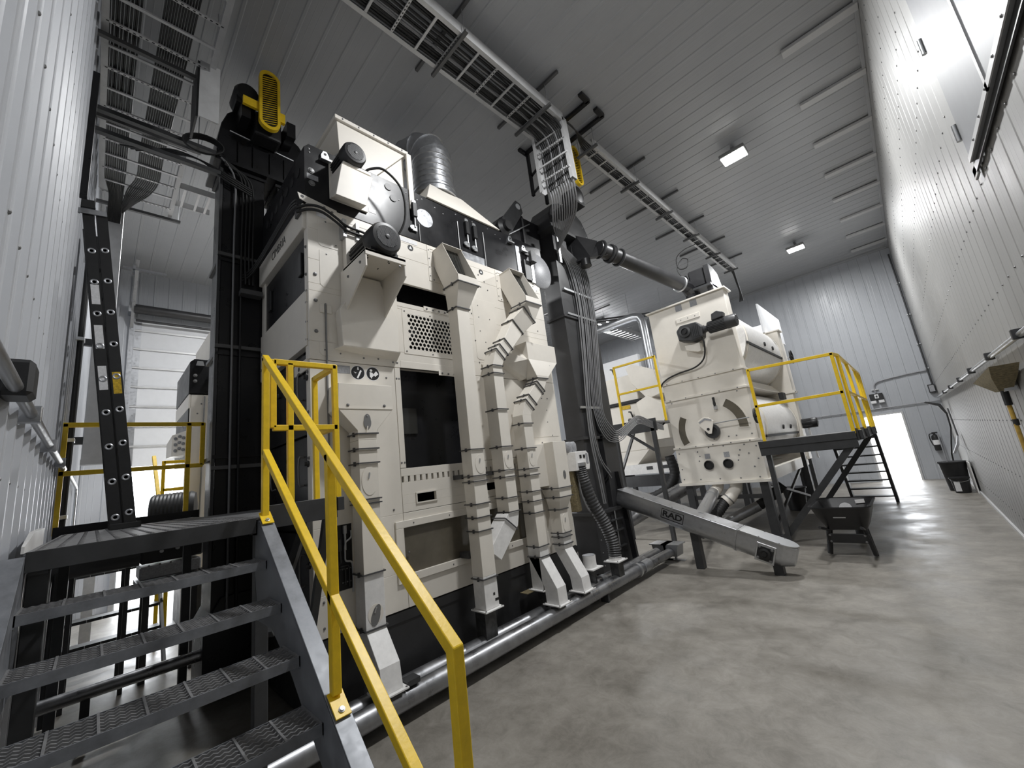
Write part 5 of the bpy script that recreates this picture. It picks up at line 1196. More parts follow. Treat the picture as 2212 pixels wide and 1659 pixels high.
for k in range(4):
    MB().tube(smoothpath([(-6.4, 0.1 - 0.05 * k, 6.58), (-5.9, 0.4, 6.4 - 0.02 * k), (-5.5, 0.65, 6.1), (-5.40, 0.9, 5.96 - 0.03 * k), (-5.40, 1.2, 5.85 - 0.03 * k)], 5), 0.011, 6).build('lead', 'cable_black', co_, smooth=60)
# ------------------------------------------------------------------ cylinder cleaner (right) 
YC = 9.25
CC = thing('cylinder_cleaner', 'cream cylinder cleaner with two stacked drums and a control face, standing on dark legs', 'machine', (-3.05, 11.2, 0))
cx0, cx1 = -3.93, -2.21
secs = [(1.10, 1.865), (1.875, 2.955), (2.975, 3.345), (3.365, 5.13)]
fronts = [MB().box(cx0, cx1, YC, YC + 0.34, a, b).build('front_housing', 'cream', CC, bevel=0.006) for a, b in secs]
for z in (1.87, 2.965, 3.355):
    MB().box(cx0 - 0.03, cx1 + 0.03, YC - 0.03, YC + 0.37, z - 0.022, z + 0.022).build('housing_flange', 'cream', CC, bevel=0.002)
    bolts(CC, [(cx0 + 0.12 + 0.36 * i, YC - 0.03, z) for i in range(5)], axis='-y', s=1.1)
MB().box(cx0 - 0.05, cx1 + 0.05, YC - 0.06, YC + 0.40, 5.13, 5.165).build('top_flange', 'cream', CC, bevel=0.002)
MB().box(cx0 - 0.05, cx1 + 0.06, YC - 0.04, YC + 0.38, 1.04, 1.10).build('base_flange', 'cream', CC, bevel=0.003)
bolts(CC, [(x, YC, z) for x, z in ((-3.86, 1.75), (-3.86, 1.4), (-3.86, 1.18), (-3.5, 1.16), (-3.1, 1.15), (-2.7, 1.14), (-2.35, 1.14), (-2.3, 1.5), (-2.29, 1.75), (-2.45, 1.62), (-2.5, 1.8), (-3.45, 1.75), (-3.42, 1.65), (-3.45, 1.55), (-2.6, 1.7), (-2.64, 1.6), (-2.67, 1.5), (-2.9, 1.82), (-3.2, 1.82), (-2.4, 1.35), (-3.05, 1.98), (-2.6, 2.0), (-2.4, 2.9), (-3.8, 2.9), (-2.42, 2.5), (-2.75, 2.0), (-2.31, 2.0))], axis='-y', s=1.2)
rear = MB().box(cx0, -2.06, 13.0, 13.34, 1.2, 2.98).build('rear_housing', 'cream', CC, bevel=0.006)
MB().box(cx0, -2.04, 13.0, 13.34, 3.0, 4.72).build('rear_housing', 'cream', CC, bevel=0.006)
MB().box(cx0 - 0.03, -2.0, 12.96, 13.38, 2.96, 3.02).build('housing_flange', 'cream', CC)
MB().box(cx0 - 0.05, -1.99, 12.95, 13.40, 4.72, 4.75).build('top_flange', 'cream', CC)
bolts(CC, [(-1.99, 13.0, 2.99), (-1.99, 13.3, 2.99)], axis='x', s=1.6)
def drum(cx, cz, r, zseal, name):
    n = 48
    m = MB().tube([(cx, YC + 0.3, cz), (cx, 13.02, cz)], r, n)
    o = m.build(name, 'cream_worn', CC, smooth=30)
    for y in (YC + 0.42, 12.9): MB().lathe([(r, 0), (r + 0.02, 0), (r + 0.02, 0.05), (r, 0.05)], (cx, y, cz), (0, 1, 0), n).build('drum_rim', 'cream', o, smooth=30)
    dx = math.sqrt(max(0, (r + 0.012) ** 2 - (zseal - cz) ** 2))
    MB().box(cx + dx - 0.05, cx + dx + 0.012, YC + 0.36, 12.95, zseal - 0.03, zseal + 0.02).build('seal_strip', 'rubber', o)
    for y in (11.2, 12.0):
        dz = 0.16; ddx = math.sqrt((r + 0.0) ** 2 - (zseal + dz - cz) ** 2)
        p = V((cx + ddx, y, zseal + dz)); nn = (p - V((cx, y, cz))).normalized()
        MB().lathe([(0.05, -0.02), (0.055, 0.02), (0.04, 0.03), (0.01, 0.03)], p, nn, 16).build('latch_knob', 'motor_black', o, smooth=35)
    return o
drum(-2.95, 4.08, 0.87, 3.93, 'upper_drum'); drum(-2.95, 2.18, 0.83, 1.92, 'lower_drum')
MB().loft([[(cx0 + 0.1, YC + 0.34, 3.0), (-2.3, YC + 0.34, 3.0), (-2.3, 13.0, 3.0), (cx0 + 0.1, 13.0, 3.0)], [(cx0 + 0.1, YC + 0.34, 3.2), (-2.5, YC + 0.34, 3.25), (-2.5, 13.0, 3.25), (cx0 + 0.1, 13.0, 3.2)]]).build('drum_trough', 'cream', CC)
MB().box(-2.28, -2.18, 12.4, 12.75, 2.80, 2.98).build('inspection_port', 'rubber', CC, bevel=0.01)
MB().box(cx0, -2.12, YC + 0.3, 13.1, 1.06, 1.28).build('base_beam', 'cream', CC)
for x, y in ((-3.80, 9.36), (-2.32, 9.36), (-3.80, 13.15), (-2.25, 13.15)):
    l_ = MB().box(x - 0.075, x + 0.075, y - 0.075, y + 0.075, 0.012, 1.06).build('leg', 'dark_steel', CC, bevel=0.004)
    MB().box(x - 0.12, x + 0.12, y - 0.12, y + 0.12, 0, 0.014).build('foot_plate', 'dark_steel', l_)
MB().box(-3.8, -2.3, 9.32, 9.38, 0.72, 0.80).build('cross_beam', 'dark_steel', CC)
MB().bar((-2.32, 9.45, 0.15), (-2.3, 12.9, 1.0), 0.05, 0.05).build('brace', 'dark_steel', CC)
MB().bar((-2.32, 9.45, 1.0), (-2.25, 13.1, 0.25), 0.05, 0.05).build('brace', 'dark_steel', CC)
# face fittings
for x in (-3.20, -2.86): MB().box(x - 0.075, x + 0.075, YC - 0.003, YC, 4.97, 5.12).build('warning_plate', 'label_grey', CC)
cp = MB().prism([(-3.30, 4.69), (-2.78, 4.69), (-2.77, 4.80), (-3.31, 4.80)], 'y', YC - 0.014, YC).build('cover_plate', 'cream', CC, bevel=0.003)
bolts(cp, [(x, YC - 0.014, 4.745) for x in (-3.2, -3.04, -2.88)], axis='-y', s=0.9)
gb = MB().prism([(-3.24, 4.20), (-2.95, 4.12), (-2.74, 4.16), (-2.70, 4.38), (-2.80, 4.52), (-3.15, 4.54), (-3.26, 4.44)], 'y', YC - 0.30, YC - 0.03).build('gearbox', 'motor_grey', CC, bevel=0.025, seg=2)
MB().lathe([(0.05, 0), (0.115, 0), (0.12, 0.02), (0.12, 0.04), (0.08, 0.05), (0.075, 0.02), (0.02, 0.02)], (-3.06, YC - 0.30, 4.36), (0, -1, 0), 22).build('output_hub', 'motor_grey', gb, smooth=30)
MB().cyl((-3.06, YC - 0.36, 4.36), (-3.06, YC - 0.34, 4.36), 0.045, 14).build('shaft_hole', 'sign_black', gb)
for k in range(5): MB().box(-2.92 + 0.035 * k, -2.905 + 0.035 * k, YC - 0.315, YC - 0.28, 4.2, 4.45).build('gearbox_rib', 'motor_grey', gb)
m3 = motor(CC, (-2.60, YC - 0.17, 4.33), 0.135, 0.56, 'motor_grey')
MB().lathe([(0.09, 0), (0.09, 0.05), (0.07, 0.06), (0.07, 0.12), (0.12, 0.13)], (-2.74, YC - 0.17, 4.33), (1, 0, 0), 18).build('adapter', 'motor_grey', m3, smooth=30)
MB().prism([(-2.50, 4.44), (-2.27, 4.46), (-2.25, 4.56), (-2.36, 4.62), (-2.48, 4.58)], 'y', YC - 0.28, YC - 0.10).build('terminal_box', 'motor_grey', m3, bevel=0.012)
MB().prism([(-3.18, 4.08), (-2.86, 4.08), (-2.86, 3.90), (-2.92, 3.88), (-3.16, 3.98)], 'y', YC - 0.18, YC - 0.002).build('torque_bracket', 'cream', CC, bevel=0.003)
MB().tube(smoothpath([(-2.78, YC - 0.2, 4.20), (-2.76, YC - 0.2, 4.0), (-2.85, YC - 0.14, 3.72), (-3.1, YC - 0.08, 3.58), (-3.5, YC - 0.05, 3.54), (-3.8, YC - 0.05, 3.46), (-3.96, YC - 0.05, 3.30), (-3.97, YC - 0.06, 2.9), (-3.97, YC - 0.08, 2.62), (-4.06, YC - 0.10, 2.45), (-4.3, YC - 0.2, 2.34)], 5), 0.018, 8).build('power_cable', 'cable_black', CC, smooth=60)
def arc_window(c, r0, r1, a0, a1):
    n = 10
    P = [(c[0] + r1 * math.cos(math.radians(a0 + (a1 - a0) * k / n)), c[1] + r1 * math.sin(math.radians(a0 + (a1 - a0) * k / n))) for k in range(n + 1)]
    Q = [(c[0] + r0 * math.cos(math.radians(a0 + (a1 - a0) * k / n)), c[1] + r0 * math.sin(math.radians(a0 + (a1 - a0) * k / n))) for k in range(n + 1)]
    def strip(o, i_, y0, y1, mat_, nm, par):
        m = MB(); k = len(o); f = [(p[0], y0, p[1]) for p in o] + [(p[0], y0, p[1]) for p in i_] + [(p[0], y1, p[1]) for p in o] + [(p[0], y1, p[1]) for p in i_]
        fs = []
        for j in range(k - 1):
            fs += [(j, j + 1, k + j + 1, k + j), (2 * k + j, 3 * k + j, 3 * k + j + 1, 2 * k + j + 1), (j, 2 * k + j, 2 * k + j + 1, j + 1), (k + j, k + j + 1, 3 * k + j + 1, 3 * k + j)]
        fs += [(0, k, 3 * k, 2 * k), (k - 1, 3 * k - 1, 4 * k - 1, 2 * k - 1)]
        return m.add(f, fs).build(nm, mat_, par)
    g_ = 2.2
    P2 = [(c[0] + (r1 + 0.025) * math.cos(math.radians(a0 - g_ + (a1 - a0 + 2 * g_) * k / n)), c[1] + (r1 + 0.025) * math.sin(math.radians(a0 - g_ + (a1 - a0 + 2 * g_) * k / n))) for k in range(n + 1)]
    Q2 = [(c[0] + (r0 - 0.025) * math.cos(math.radians(a0 - g_ + (a1 - a0 + 2 * g_) * k / n)), c[1] + (r0 - 0.025) * math.sin(math.radians(a0 - g_ + (a1 - a0 + 2 * g_) * k / n))) for k in range(n + 1)]
    fr = strip(P2, Q2, YC - 0.008, YC - 0.001, 'cream', 'window_rim', CC)
    strip(P, Q, YC - 0.012, YC - 0.008, 'window_smoke', 'window_pane', fr)
arc_window((-3.03, 2.20), 0.585, 0.73, 150, 203)
arc_window((-3.03, 2.20), 0.53, 0.70, -4, 56)
fan = MB().prism([(-3.08, 2.10), (-3.02, 2.10), (-2.93, 2.36), (-3.02, 2.44), (-3.14, 2.46), (-3.24, 2.40), (-3.27, 2.34)], 'y', YC - 0.16, YC - 0.14).build('pointer_plate', 'cream', CC, bevel=0.003)
MB().cyl((-3.07, YC - 0.155, 2.20), (-3.07, YC - 0.165, 2.20), 0.03, 14).build('pointer_hub', 'rubber', fan)
MB().prism([(-3.24, 2.37), (-3.22, 2.34), (-3.10, 2.40), (-2.98, 2.36), (-2.96, 2.39), (-3.10, 2.445)], 'y', YC - 0.163, YC - 0.161).build('scale', 'label_grey', fan)
MB().lathe([(0.12, 0), (0.15, 0), (0.155, 0.02), (0.15, 0.06), (0.10, 0.065), (0.10, 0.03)], (-3.03, YC - 0.02, 2.15), (0, -1, 0), 28).build('adjusting_wheel', 'motor_grey', CC, smooth=35)
MB().tube([(-2.98, YC - 0.13, 2.30), (-2.26, YC - 0.13, 2.32)], 0.012, 8).build('adjusting_rod', 'zinc', CC)
def handwheel(x, y, z, r, par, nm='handwheel'):
    ring = [(x, y + r * math.cos(t), z + r * math.sin(t)) for t in (2 * math.pi * k / 24 for k in range(24))]
    o = MB().tube(ring + [ring[0], ring[1]], 0.022, 8).build(nm, 'rubber', par, smooth=60)
    m = MB().lathe([(0.03, -0.05), (0.035, 0.02), (0.02, 0.03)], (x, y, z), (1, 0, 0), 12)
    for k in range(3):
        t = 2 * math.pi * k / 3; m.bar((x, y, z), (x, y + r * math.cos(t), z + r * math.sin(t)), 0.022, 0.016, (1, 0, 0))
    m.build('wheel_spokes', 'rubber', o)
handwheel(-2.14, YC - 0.10, 2.33, 0.135, CC); handwheel(-1.90, 13.2, 3.95, 0.17, CC)
MB().tube([(-2.0, 13.2, 3.95), (-1.90, 13.2, 3.95)], 0.015, 8).build('wheel_shaft', 'zinc', CC)
kn = MB().lathe([(0.02, 0), (0.03, 0.06), (0.022, 0.12), (0.028, 0.19), (0.012, 0.2)], (-2.87, YC - 0.06, 2.66), (0, 0, 1), 14).build('lever_knob', 'rubber', CC, smooth=40)
MB().box(-2.90, -2.84, YC - 0.07, YC, 2.60, 2.68).build('lever_clip', 'zinc', kn)
for x in (-3.26, -2.87):
    s_ = MB().lathe([(0.07, 0), (0.095, 0), (0.10, 0.04), (0.085, 0.05), (0.08, 0.02), (0.01, 0.02)], (x, YC, 1.45), (0, -1, 0), 26).build('sight_port', 'rubber', CC, smooth=35)
    MB().box(x - 0.055, x + 0.055, YC - 0.003, YC, 1.58, 1.69).build('port_label', 'label_grey', CC)
mr_ = motor(CC, (-2.06, 13.25, 2.12), 0.13, 0.34, 'motor_black')
MB().bar((-1.95, 13.25, 2.0), (-1.92, 13.3, 1.2), 0.04, 0.04).build('motor_strut', 'trim_white', CC)
# outlets below the front housing
MB().tube([(-3.22, 9.42, 1.06), (-3.23, 9.40, 0.98), (-3.26, 9.32, 0.91), (-3.29, 9.20, 0.87)], 0.11, 16).build('outlet_elbow', 'cream', CC, smooth=25)
MB().tube([(-2.86, 9.42, 1.06), (-2.88, 9.40, 0.92), (-3.0, 9.32, 0.76), (-3.10, 9.25, 0.68)], 0.12, 16).build('outlet_elbow', 'cream', CC, smooth=25)
MB().lathe([(0.12, 0), (0.132, 0), (0.132, 0.02), (0.12, 0.02)], (-3.03, 9.3, 0.735), (-0.6, -0.4, -0.5), 20).build('elbow_clamp', 'bolt_steel', CC)
gp = tag(MB().tube([(-3.40, 9.17, 0.74), (-3.10, 7.0, 0.74)], 0.10, 24).build('drop_pipe', 'galvanized', origin=(-3.2, 8, 0.6), smooth=40), 'bright galvanized round pipe from the cleaner outlet into the auger lid', 'pipe') if False else None
gp = thing('drop_pipe', 'bright galvanized round pipe from the cleaner outlet into the auger lid', 'pipe', (-2.95, 6.9, 0.7))
MB().tube([(-3.29, 9.20, 0.87), (-2.74, 6.86, 0.74)], 0.105, 26).build('pipe', 'galvanized', gp, smooth=40)
MB().lathe([(0.105, 0), (0.116, 0), (0.116, 0.5), (0.105, 0.5)], (-3.29, 9.20, 0.87), (0.55, -2.34, -0.13), 26).build('sleeve', 'galvanized', gp, smooth=40)
def flex(name, label, pts, r):
    p = smoothpath(pts, 16)
    o = MB().tube(p, [r + (0.008 if i % 3 == 0 else -0.005 if i % 3 == 1 else 0) for i in range(len(p))], 18).build(name, 'rubber', origin=pts[-1], smooth=70)
    return tag(o, label, 'hose', 'black flexible hoses under the cylinder cleaner')
flex('flexible_hose', 'black flexible hose from the second cream outlet, next to the bright drop pipe', [(-3.10, 9.25, 0.68), (-3.22, 9.05, 0.50), (-3.36, 8.75, 0.30), (-3.45, 8.5, 0.17)], 0.10)
flex('flexible_hose', 'black flexible hose slanting behind the right front leg of the cleaner', [(-2.25, 10.4, 0.85), (-2.5, 10.3, 0.62), (-2.75, 10.2, 0.45)], 0.10)
fp2 = tag(MB().tube([(-2.75, 10.2, 0.45), (-3.4, 9.9, 0.15)], 0.105, 20).build('transition_pipe', 'galvanized', origin=(-3.1, 10, 0.2), smooth=40), 'galvanized pipe lying behind the auger under the cylinder cleaner', 'pipe')
# hopper box behind
hb = thing('hopper_box', 'white open hopper box rising behind the cylinder cleaner near the far wall', 'hopper', (-3.0, 14.2, 0))
MB().box(-3.9, -2.32, 13.45, 15.3, 3.2, 4.75).build('hopper_base', 'cream', hb)
MB().box(-2.36, -2.32, 12.9, 15.6, 4.75, 5.62).build('hopper_side', 'door_panel', hb)
MB().box(-3.9, -2.36, 15.56, 15.6, 4.75, 5.62).build('hopper_side', 'door_panel', hb)
MB().box(-3.9, -3.86, 12.9, 15.6, 4.75, 5.62).build('hopper_side', 'door_panel', hb)
for x, y in ((-3.8, 13.6), (-2.42, 13.6), (-3.8, 15.2), (-2.42, 15.2)): MB().box(x - 0.05, x + 0.05, y - 0.05, y + 0.05, 0, 3.2).build('leg', 'dark_steel', hb)
# unit on top of the front housing: black intake with bracket
ik = thing('intake_drive', 'dark drive housing with a curved guard on top of the cylinder cleaner', 'drive unit', (-2.8, 9.9, 5.16))
MB().prism([(9.7, 5.17), (10.5, 5.17), (10.5, 5.55), (10.3, 5.9), (10.0, 6.0), (9.7, 6.0)], 'x', -2.62, -2.5).build('curved_guard', 'elevator_grey', ik, bevel=0.01)
MB().box(-3.0, -2.62, 9.75, 10.2, 5.55, 6.0).build('drive_case', 'elevator_grey', ik, bevel=0.03)
MB().box(-3.05, -2.5, 9.6, 10.4, 5.45, 5.5).box(-2.95, -2.85, 9.8, 9.9, 5.17, 5.45).box(-2.65, -2.55, 9.8, 9.9, 5.17, 5.45).build('drive_stand', 'dark_steel', ik)
MB().lathe([(0.02, 0), (0.1, 0), (0.1, 0.2), (0.02, 0.22)], (-3.25, 9.8, 5.85), (1, 0, 0), 16).build('motor', 'motor_black', ik, smooth=35)
MB().tube(smoothpath([(-3.15, 9.8, 5.95), (-3.22, 9.8, 6.2), (-3.1, 9.9, 6.45), (-2.95, 9.85, 6.35), (-3.0, 9.8, 6.15), (-3.18, 9.8, 6.2), (-3.2, 9.85, 6.5), (-3.1, 10.2, 6.8), (-3.0, 10.9, 7.15)], 5), 0.012, 8).build('cable', 'cable_black', ik, smooth=60)

# ------------------------------------------------------------------ platform and stair on the right of the cleaner
RP = thing('steel_platform', 'dark steel platform with yellow rails at the right of the cylinder cleaner', 'platform', (-1.3, 10.5, 0))
pz = 1.80
px0, px1, py0, py1 = -2.02, -0.67, 8.62, 12.5
MB().box(px0, px1, py0, py1, pz - 0.03, pz).build('deck', 'grate_steel', RP)
MB().box(px0 - 0.06, px1, py0 - 0.03, py0, pz - 0.24, pz + 0.02).box(px0 - 0.06, px1, py0 - 0.05, py0, pz - 0.10, pz + 0.02).build('fascia', 'dark_steel', RP, bevel=0.003)
MB().box(px1, px1 + 0.02, py0, py1, pz - 0.14, pz + 0.06).build('fascia', 'dark_steel', RP, bevel=0.003)
MB().box(px0, px1, py1 - 0.05, py1, pz - 0.2, pz).build('fascia', 'dark_steel', RP)
for y in (10.0, 11.2): MB().box(px0, px1, y, y + 0.08, pz - 0.16, pz - 0.03).build('joist', 'dark_steel', RP)
for a in (((px0 + 0.05, py0 - 0.02, 3.17), (px1, py0 - 0.02, 3.13), 'handrail'), ((px0 + 0.03, py0 - 0.02, 2.47), (px1, py0 - 0.02, 2.47), 'mid_rail'), ((px0 + 0.05, py0 - 0.02, pz - 0.02), (px0 + 0.05, py0 - 0.02, 3.19), 'rail_post'), ((px1 - 0.02, py0 - 0.02, pz - 0.02), (px1 - 0.02, py0 - 0.02, 3.15), 'rail_post'),
          ((px1 + 0.03, py0 + 0.22, 3.12), (px1 + 0.03, 12.95, 3.12), 'handrail'), ((px1 + 0.03, py0 + 0.22, 2.47), (px1 + 0.03, 12.95, 2.47), 'mid_rail'), ((px1 - 0.02, py0, 3.13), (px1 + 0.03, py0 + 0.24, 3.12), 'handrail')):
    rail(RP, a[0], a[1], a[2], t=0.05)
for y in (py0 + 0.24, 10.2, 11.9, 12.5, 12.95):
    rail(RP, (px1 + 0.03, y, pz - 0.05), (px1 + 0.03, y, 3.13), 'rail_post', t=0.05)
    if y < 12.6: MB().box(px1 - 0.01, px1 + 0.075, y - 0.05, y + 0.05, pz - 0.13, pz + 0.03).build('post_socket', 'dark_steel', RP, bevel=0.004)
MB().bar((px1 - 0.05, py0 + 0.05, pz - 0.14), (-2.10, 8.75, 0.02), 0.10, 0.05, (0, 1, 0)).build('brace', 'dark_steel', RP)
MB().bar((px1 - 0.02, 11.7, pz - 0.14), (-1.98, 11.8, 0.02), 0.10, 0.05, (0, 1, 0)).build('brace', 'dark_steel', RP)
for y in (8.72, 11.8): MB().box(-2.03, -1.95, y - 0.04, y + 0.04, 0, pz - 0.2).build('leg', 'dark_steel', RP)
MB().bar((-1.99, 8.76, 0.9), (-1.99, 8.72, 0.02), 0.07, 0.05).build('leg_stub', 'dark_steel', RP)
rs = MB()
for x in (px0 + 0.55, px1 + 0.02):
    MB().prism([(12.45, 1.80), (12.70, 1.80), (13.75, 0.02), (13.50, 0.0)], 'x', x - 0.03, x + 0.03).build('stringer', 'dark_steel', RP)
for k in range(8):
    y, z = 12.60 + 0.125 * k, 1.60 - 0.205 * k
    tr = MB().box(px0 + 0.58, px1 - 0.01, y - 0.02, y + 0.20, z - 0.03, z).build('tread', 'dark_steel', RP)
# platform between elevator and cleaner
LP = thing('steel_platform', 'small dark platform with a yellow rail between the grey elevator and the cylinder cleaner', 'platform', (-4.6, 8.9, 0))
MB().box(-5.08, -3.98, 8.60, 9.7, 2.50, 2.54).build('deck', 'grate_steel', LP)
MB().box(-5.10, -3.95, 8.56, 8.60, 2.32, 2.60).build('fascia', 'dark_steel', LP, bevel=0.003)
for a in (((-4.74, 8.58, 3.94), (-3.70, 8.58, 3.94), 'handrail'), ((-4.72, 8.58, 3.28), (-3.73, 8.58, 3.28), 'mid_rail'), ((-4.74, 8.58, 2.5), (-4.74, 8.58, 3.96), 'rail_post'), ((-3.71, 8.58, 2.5), (-3.71, 8.58, 3.96), 'rail_post'), ((-3.71, 8.58, 3.94), (-3.97, 9.2, 3.94), 'handrail')):
    rail(LP, a[0], a[1], a[2], t=0.045)
for x in (-5.0, -4.05): 
    l_ = MB().bar((x, 8.6, 0.0), (x, 8.6, 2.4), 0.08, 0.08).build('leg', 'dark_steel', LP)
MB().bar((-4.1, 8.6, 1.9), (-4.7, 8.6, 2.35), 0.06, 0.05).build('brace', 'dark_steel', LP)
MB().bar((-5.0, 8.6, 1.5), (-5.05, 9.6, 2.4), 0.06, 0.05).build('brace', 'dark_steel', LP)

# ------------------------------------------------------------------ screw auger in front
AU = thing('screw_auger', 'galvanized trough auger sloping down to the right in front of the cylinder cleaner', 'auger', (-2.8, 6.8, 0))
a0, a1 = V((-4.06, 6.8, 1.13)), V((-1.95, 6.8, 0.37))
ad = (a1 - a0).normalized(); an = Vector((-ad.z, 0, ad.x))
if an.z < 0: an = -an
def trough(p, w_, h_):
    pts = [p + an * h_ + V((0, -w_, 0)), p + an * 0 + V((0, -w_, 0))]
    for k in range(1, 12):
        t = math.pi * k / 12
        pts.append(p + V((0, -w_ * math.cos(t), 0)) - an * (w_ * math.sin(t)))
    pts += [p + V((0, w_, 0)), p + an * h_ + V((0, w_, 0))]
    return pts
MB().loft([trough(a0, 0.165, 0.16), trough(a0 + ad * 1.95, 0.165, 0.16)]).build('trough', 'galvanized', AU, smooth=30)
tl_ = MB().loft([trough(a0 + ad * 1.97, 0.165, 0.16), trough(a0 + ad * 2.55, 0.165, 0.16)]).build('tail_section', 'galvanized', AU, smooth=30)
MB().loft([trough(a0 + ad * 1.95, 0.18, 0.17), trough(a0 + ad * 1.975, 0.18, 0.17)]).build('joint_flange', 'galvanized', AU, smooth=30)
MB().bar(a0 + an * 0.168 + ad * 0.0, a0 + an * 0.168 + ad * 1.97, 0.37, 0.014, an).build('lid', 'galvanized', AU, bevel=0.003)
lid2 = [a0 + an * 0.165 + ad * 1.98 + V((0, s * 0.185, 0)) for s in (-1, 1)]
m = MB(); P1 = a0 + an * 0.165 + ad * 2.5
top = [a0 + an * 0.165 + ad * 1.98 + V((0, -0.185, 0)), P1 + V((0, -0.185, 0))] + [P1 + ad * (0.20 * math.sin(math.pi * k / 10)) + V((0, -0.185 * math.cos(math.pi * k / 10), 0)) for k in range(1, 10)] + [P1 + V((0, 0.185, 0)), a0 + an * 0.165 + ad * 1.98 + V((0, 0.185, 0))]
m.loft([[p for p in top], [p + an * 0.014 for p in top]]).build('tail_lid', 'zinc', AU)
MB().loft([trough(a0 + ad * 2.55, 0.165, 0.16), [p + ad * 0.16 * 0.9 for p in trough(a0 + ad * 2.55, 0.10, 0.16)]]).build('tail_nose', 'galvanized', AU, smooth=30)
bolts(AU, [a0 + an * 0.175 + ad * q + V((0, s * 0.17, 0)) for q in (0.5, 1.0, 1.6, 2.0, 2.25, 2.5) for s in (-1, 1)], axis='z', s=1.0)
bl = MB(); bc_ = a0 + ad * 2.36 + an * (-0.02) + V((0, -0.172, 0))
MB().bar(bc_ - ad * 0.12, bc_ + ad * 0.12, 0.014, 0.25, an).build('bearing_plate', 'zinc', AU, bevel=0.003)
bq = MB().bar(bc_ - ad * 0.10 + V((0, -0.01, 0)), bc_ + ad * 0.10 + V((0, -0.01, 0)), 0.02, 0.20, an).build('bearing_block', 'motor_black', AU, bevel=0.01)
MB().lathe([(0.075, 0), (0.075, 0.03), (0.05, 0.04), (0.03, 0.035), (0.03, 0.05), (0.005, 0.05)], bc_ + V((0, -0.02, 0)), (0, -1, 0), 20).build('bearing', 'rubber', bq, smooth=35)
bolts(bq, [bc_ + V((0, -0.02, 0)) + ad * i * 0.078 + an * j * 0.078 for i in (-1, 1) for j in (-1, 1)], axis='-y', s=1.5)
# maker's plate with lettering
lc = a0 + ad * 1.02 + an * 0.035 + V((0, -0.1665, 0))
lp_ = MB()
for q, ln, vert in ((an * 0.075, 0.36, 0), (an * -0.075, 0.36, 0), (ad * 0.18, 0.15, 1), (ad * -0.18, 0.15, 1)):
    dv = an if vert else ad
    lp_.bar(lc + q - dv * (ln / 2), lc + q + dv * (ln / 2), 0.003, 0.009, an if not vert else ad)
lp_.build('emblem_border', 'sign_black', AU)
text('RAD', 0.13, 'sign_black', AU, lc + V((0, -0.0006, 0)), ad, an, sx=1.25, bold=0.004)
# auger stand
MB().box(-2.90, -2.78, 6.74, 6.86, 0.0, 0.58).build('stand_leg', 'dark_steel', AU, bevel=0.003)
MB().box(-1.82, -1.70, 6.74, 6.86, 0.0, 0.20).build('tail_foot', 'dark_steel', AU, bevel=0.003)

# pipe supports past the elevator
for i, (x, lb_) in enumerate(((PXF + 0.02, 'small galvanized stand under the front floor pipe beyond the elevator'), (PXB, 'small galvanized stand under the rear floor pipe beyond the elevator'))):
    ps = thing('pipe_stand', lb_, 'pipe stand', (x, 7.15, 0), 'pipe stands on the floor')
    MB().box(x - 0.16, x + 0.16, 7.12, 7.20, 0, 0.012).build('base', 'galvanized', ps)
    MB().box(x - 0.015, x + 0.015, 7.14, 7.18, 0.012, PZ - 0.05).build('post', 'galvanized', ps)
    MB().loft([[(x - 0.10, 7.0, PZ - 0.07), (x + 0.10, 7.0, PZ - 0.07), (x + 0.10, 7.25, PZ - 0.07), (x - 0.10, 7.25, PZ - 0.07)], [(x - 0.13, 7.0, PZ + 0.11), (x + 0.13, 7.0, PZ + 0.11), (x + 0.13, 7.25, PZ + 0.11), (x - 0.13, 7.25, PZ + 0.11)]]).build('inlet', 'galvanized', ps)
    MB().box(x - 0.16, x + 0.16, 6.97, 7.28, PZ + 0.11, PZ + 0.125).build('inlet_flange', 'galvanized', ps)

# ------------------------------------------------------------------ cream machine in the back, left of the cylinder cleaner
MBk = thing('screening_machine', 'cream screening machine with hinged covers behind the small yellow railed platform', 'machine', (-6.4, 12.8, 0))
for z0, z1, d_ in ((3.55, 4.40, 0.0), (2.75, 3.45, 0.05), (1.95, 2.68, 0.0)):
    b_ = MB().box(-8.0, -5.95 + d_, 12.0 - d_, 14.4, z0, z1).build('cover', 'cream', MBk, bevel=0.02)
for z in (3.5, 2.70): MB().box(-8.0, -5.85, 11.9, 14.4, z - 0.04, z + 0.05).build('cover_seal', 'rubber', MBk)
MB().prism([(-8.0, 1.95), (-5.9, 1.95), (-6.4, 1.5), (-7.9, 1.5)], 'y', 12.0, 14.3).build('hopper', 'cream', MBk)
MB().prism([(-6.05, 4.55), (-5.85, 4.65), (-5.15, 4.30), (-5.05, 3.55), (-5.5, 3.45), (-5.95, 4.05)], 'y', 11.7, 12.6).build('chute', 'cream', MBk, bevel=0.01)
MB().prism([(-5.85, 3.40), (-5.45, 3.55), (-5.0, 3.2), (-5.0, 2.2), (-5.4, 2.2), (-5.75, 2.75)], 'y', 11.6, 12.6).build('chute', 'cream', MBk, bevel=0.01)
MB().box(-7.9, -5.2, 11.9, 14.2, 1.22, 1.52).build('base_pan', 'cream_worn', MBk)
for x in (-5.95, -5.45): MB().box(x - 0.10, x + 0.10, 11.89, 11.90, 1.34, 1.44).build('slot', 'sign_black', MBk)
MB().box(-7.9, -5.1, 11.8, 11.95, 0.85, 1.18).build('base_beam', 'black_panel', MBk)
MB().box(-7.9, -7.75, 11.8, 14.2, 0.85, 1.18).build('base_beam', 'black_panel', MBk)
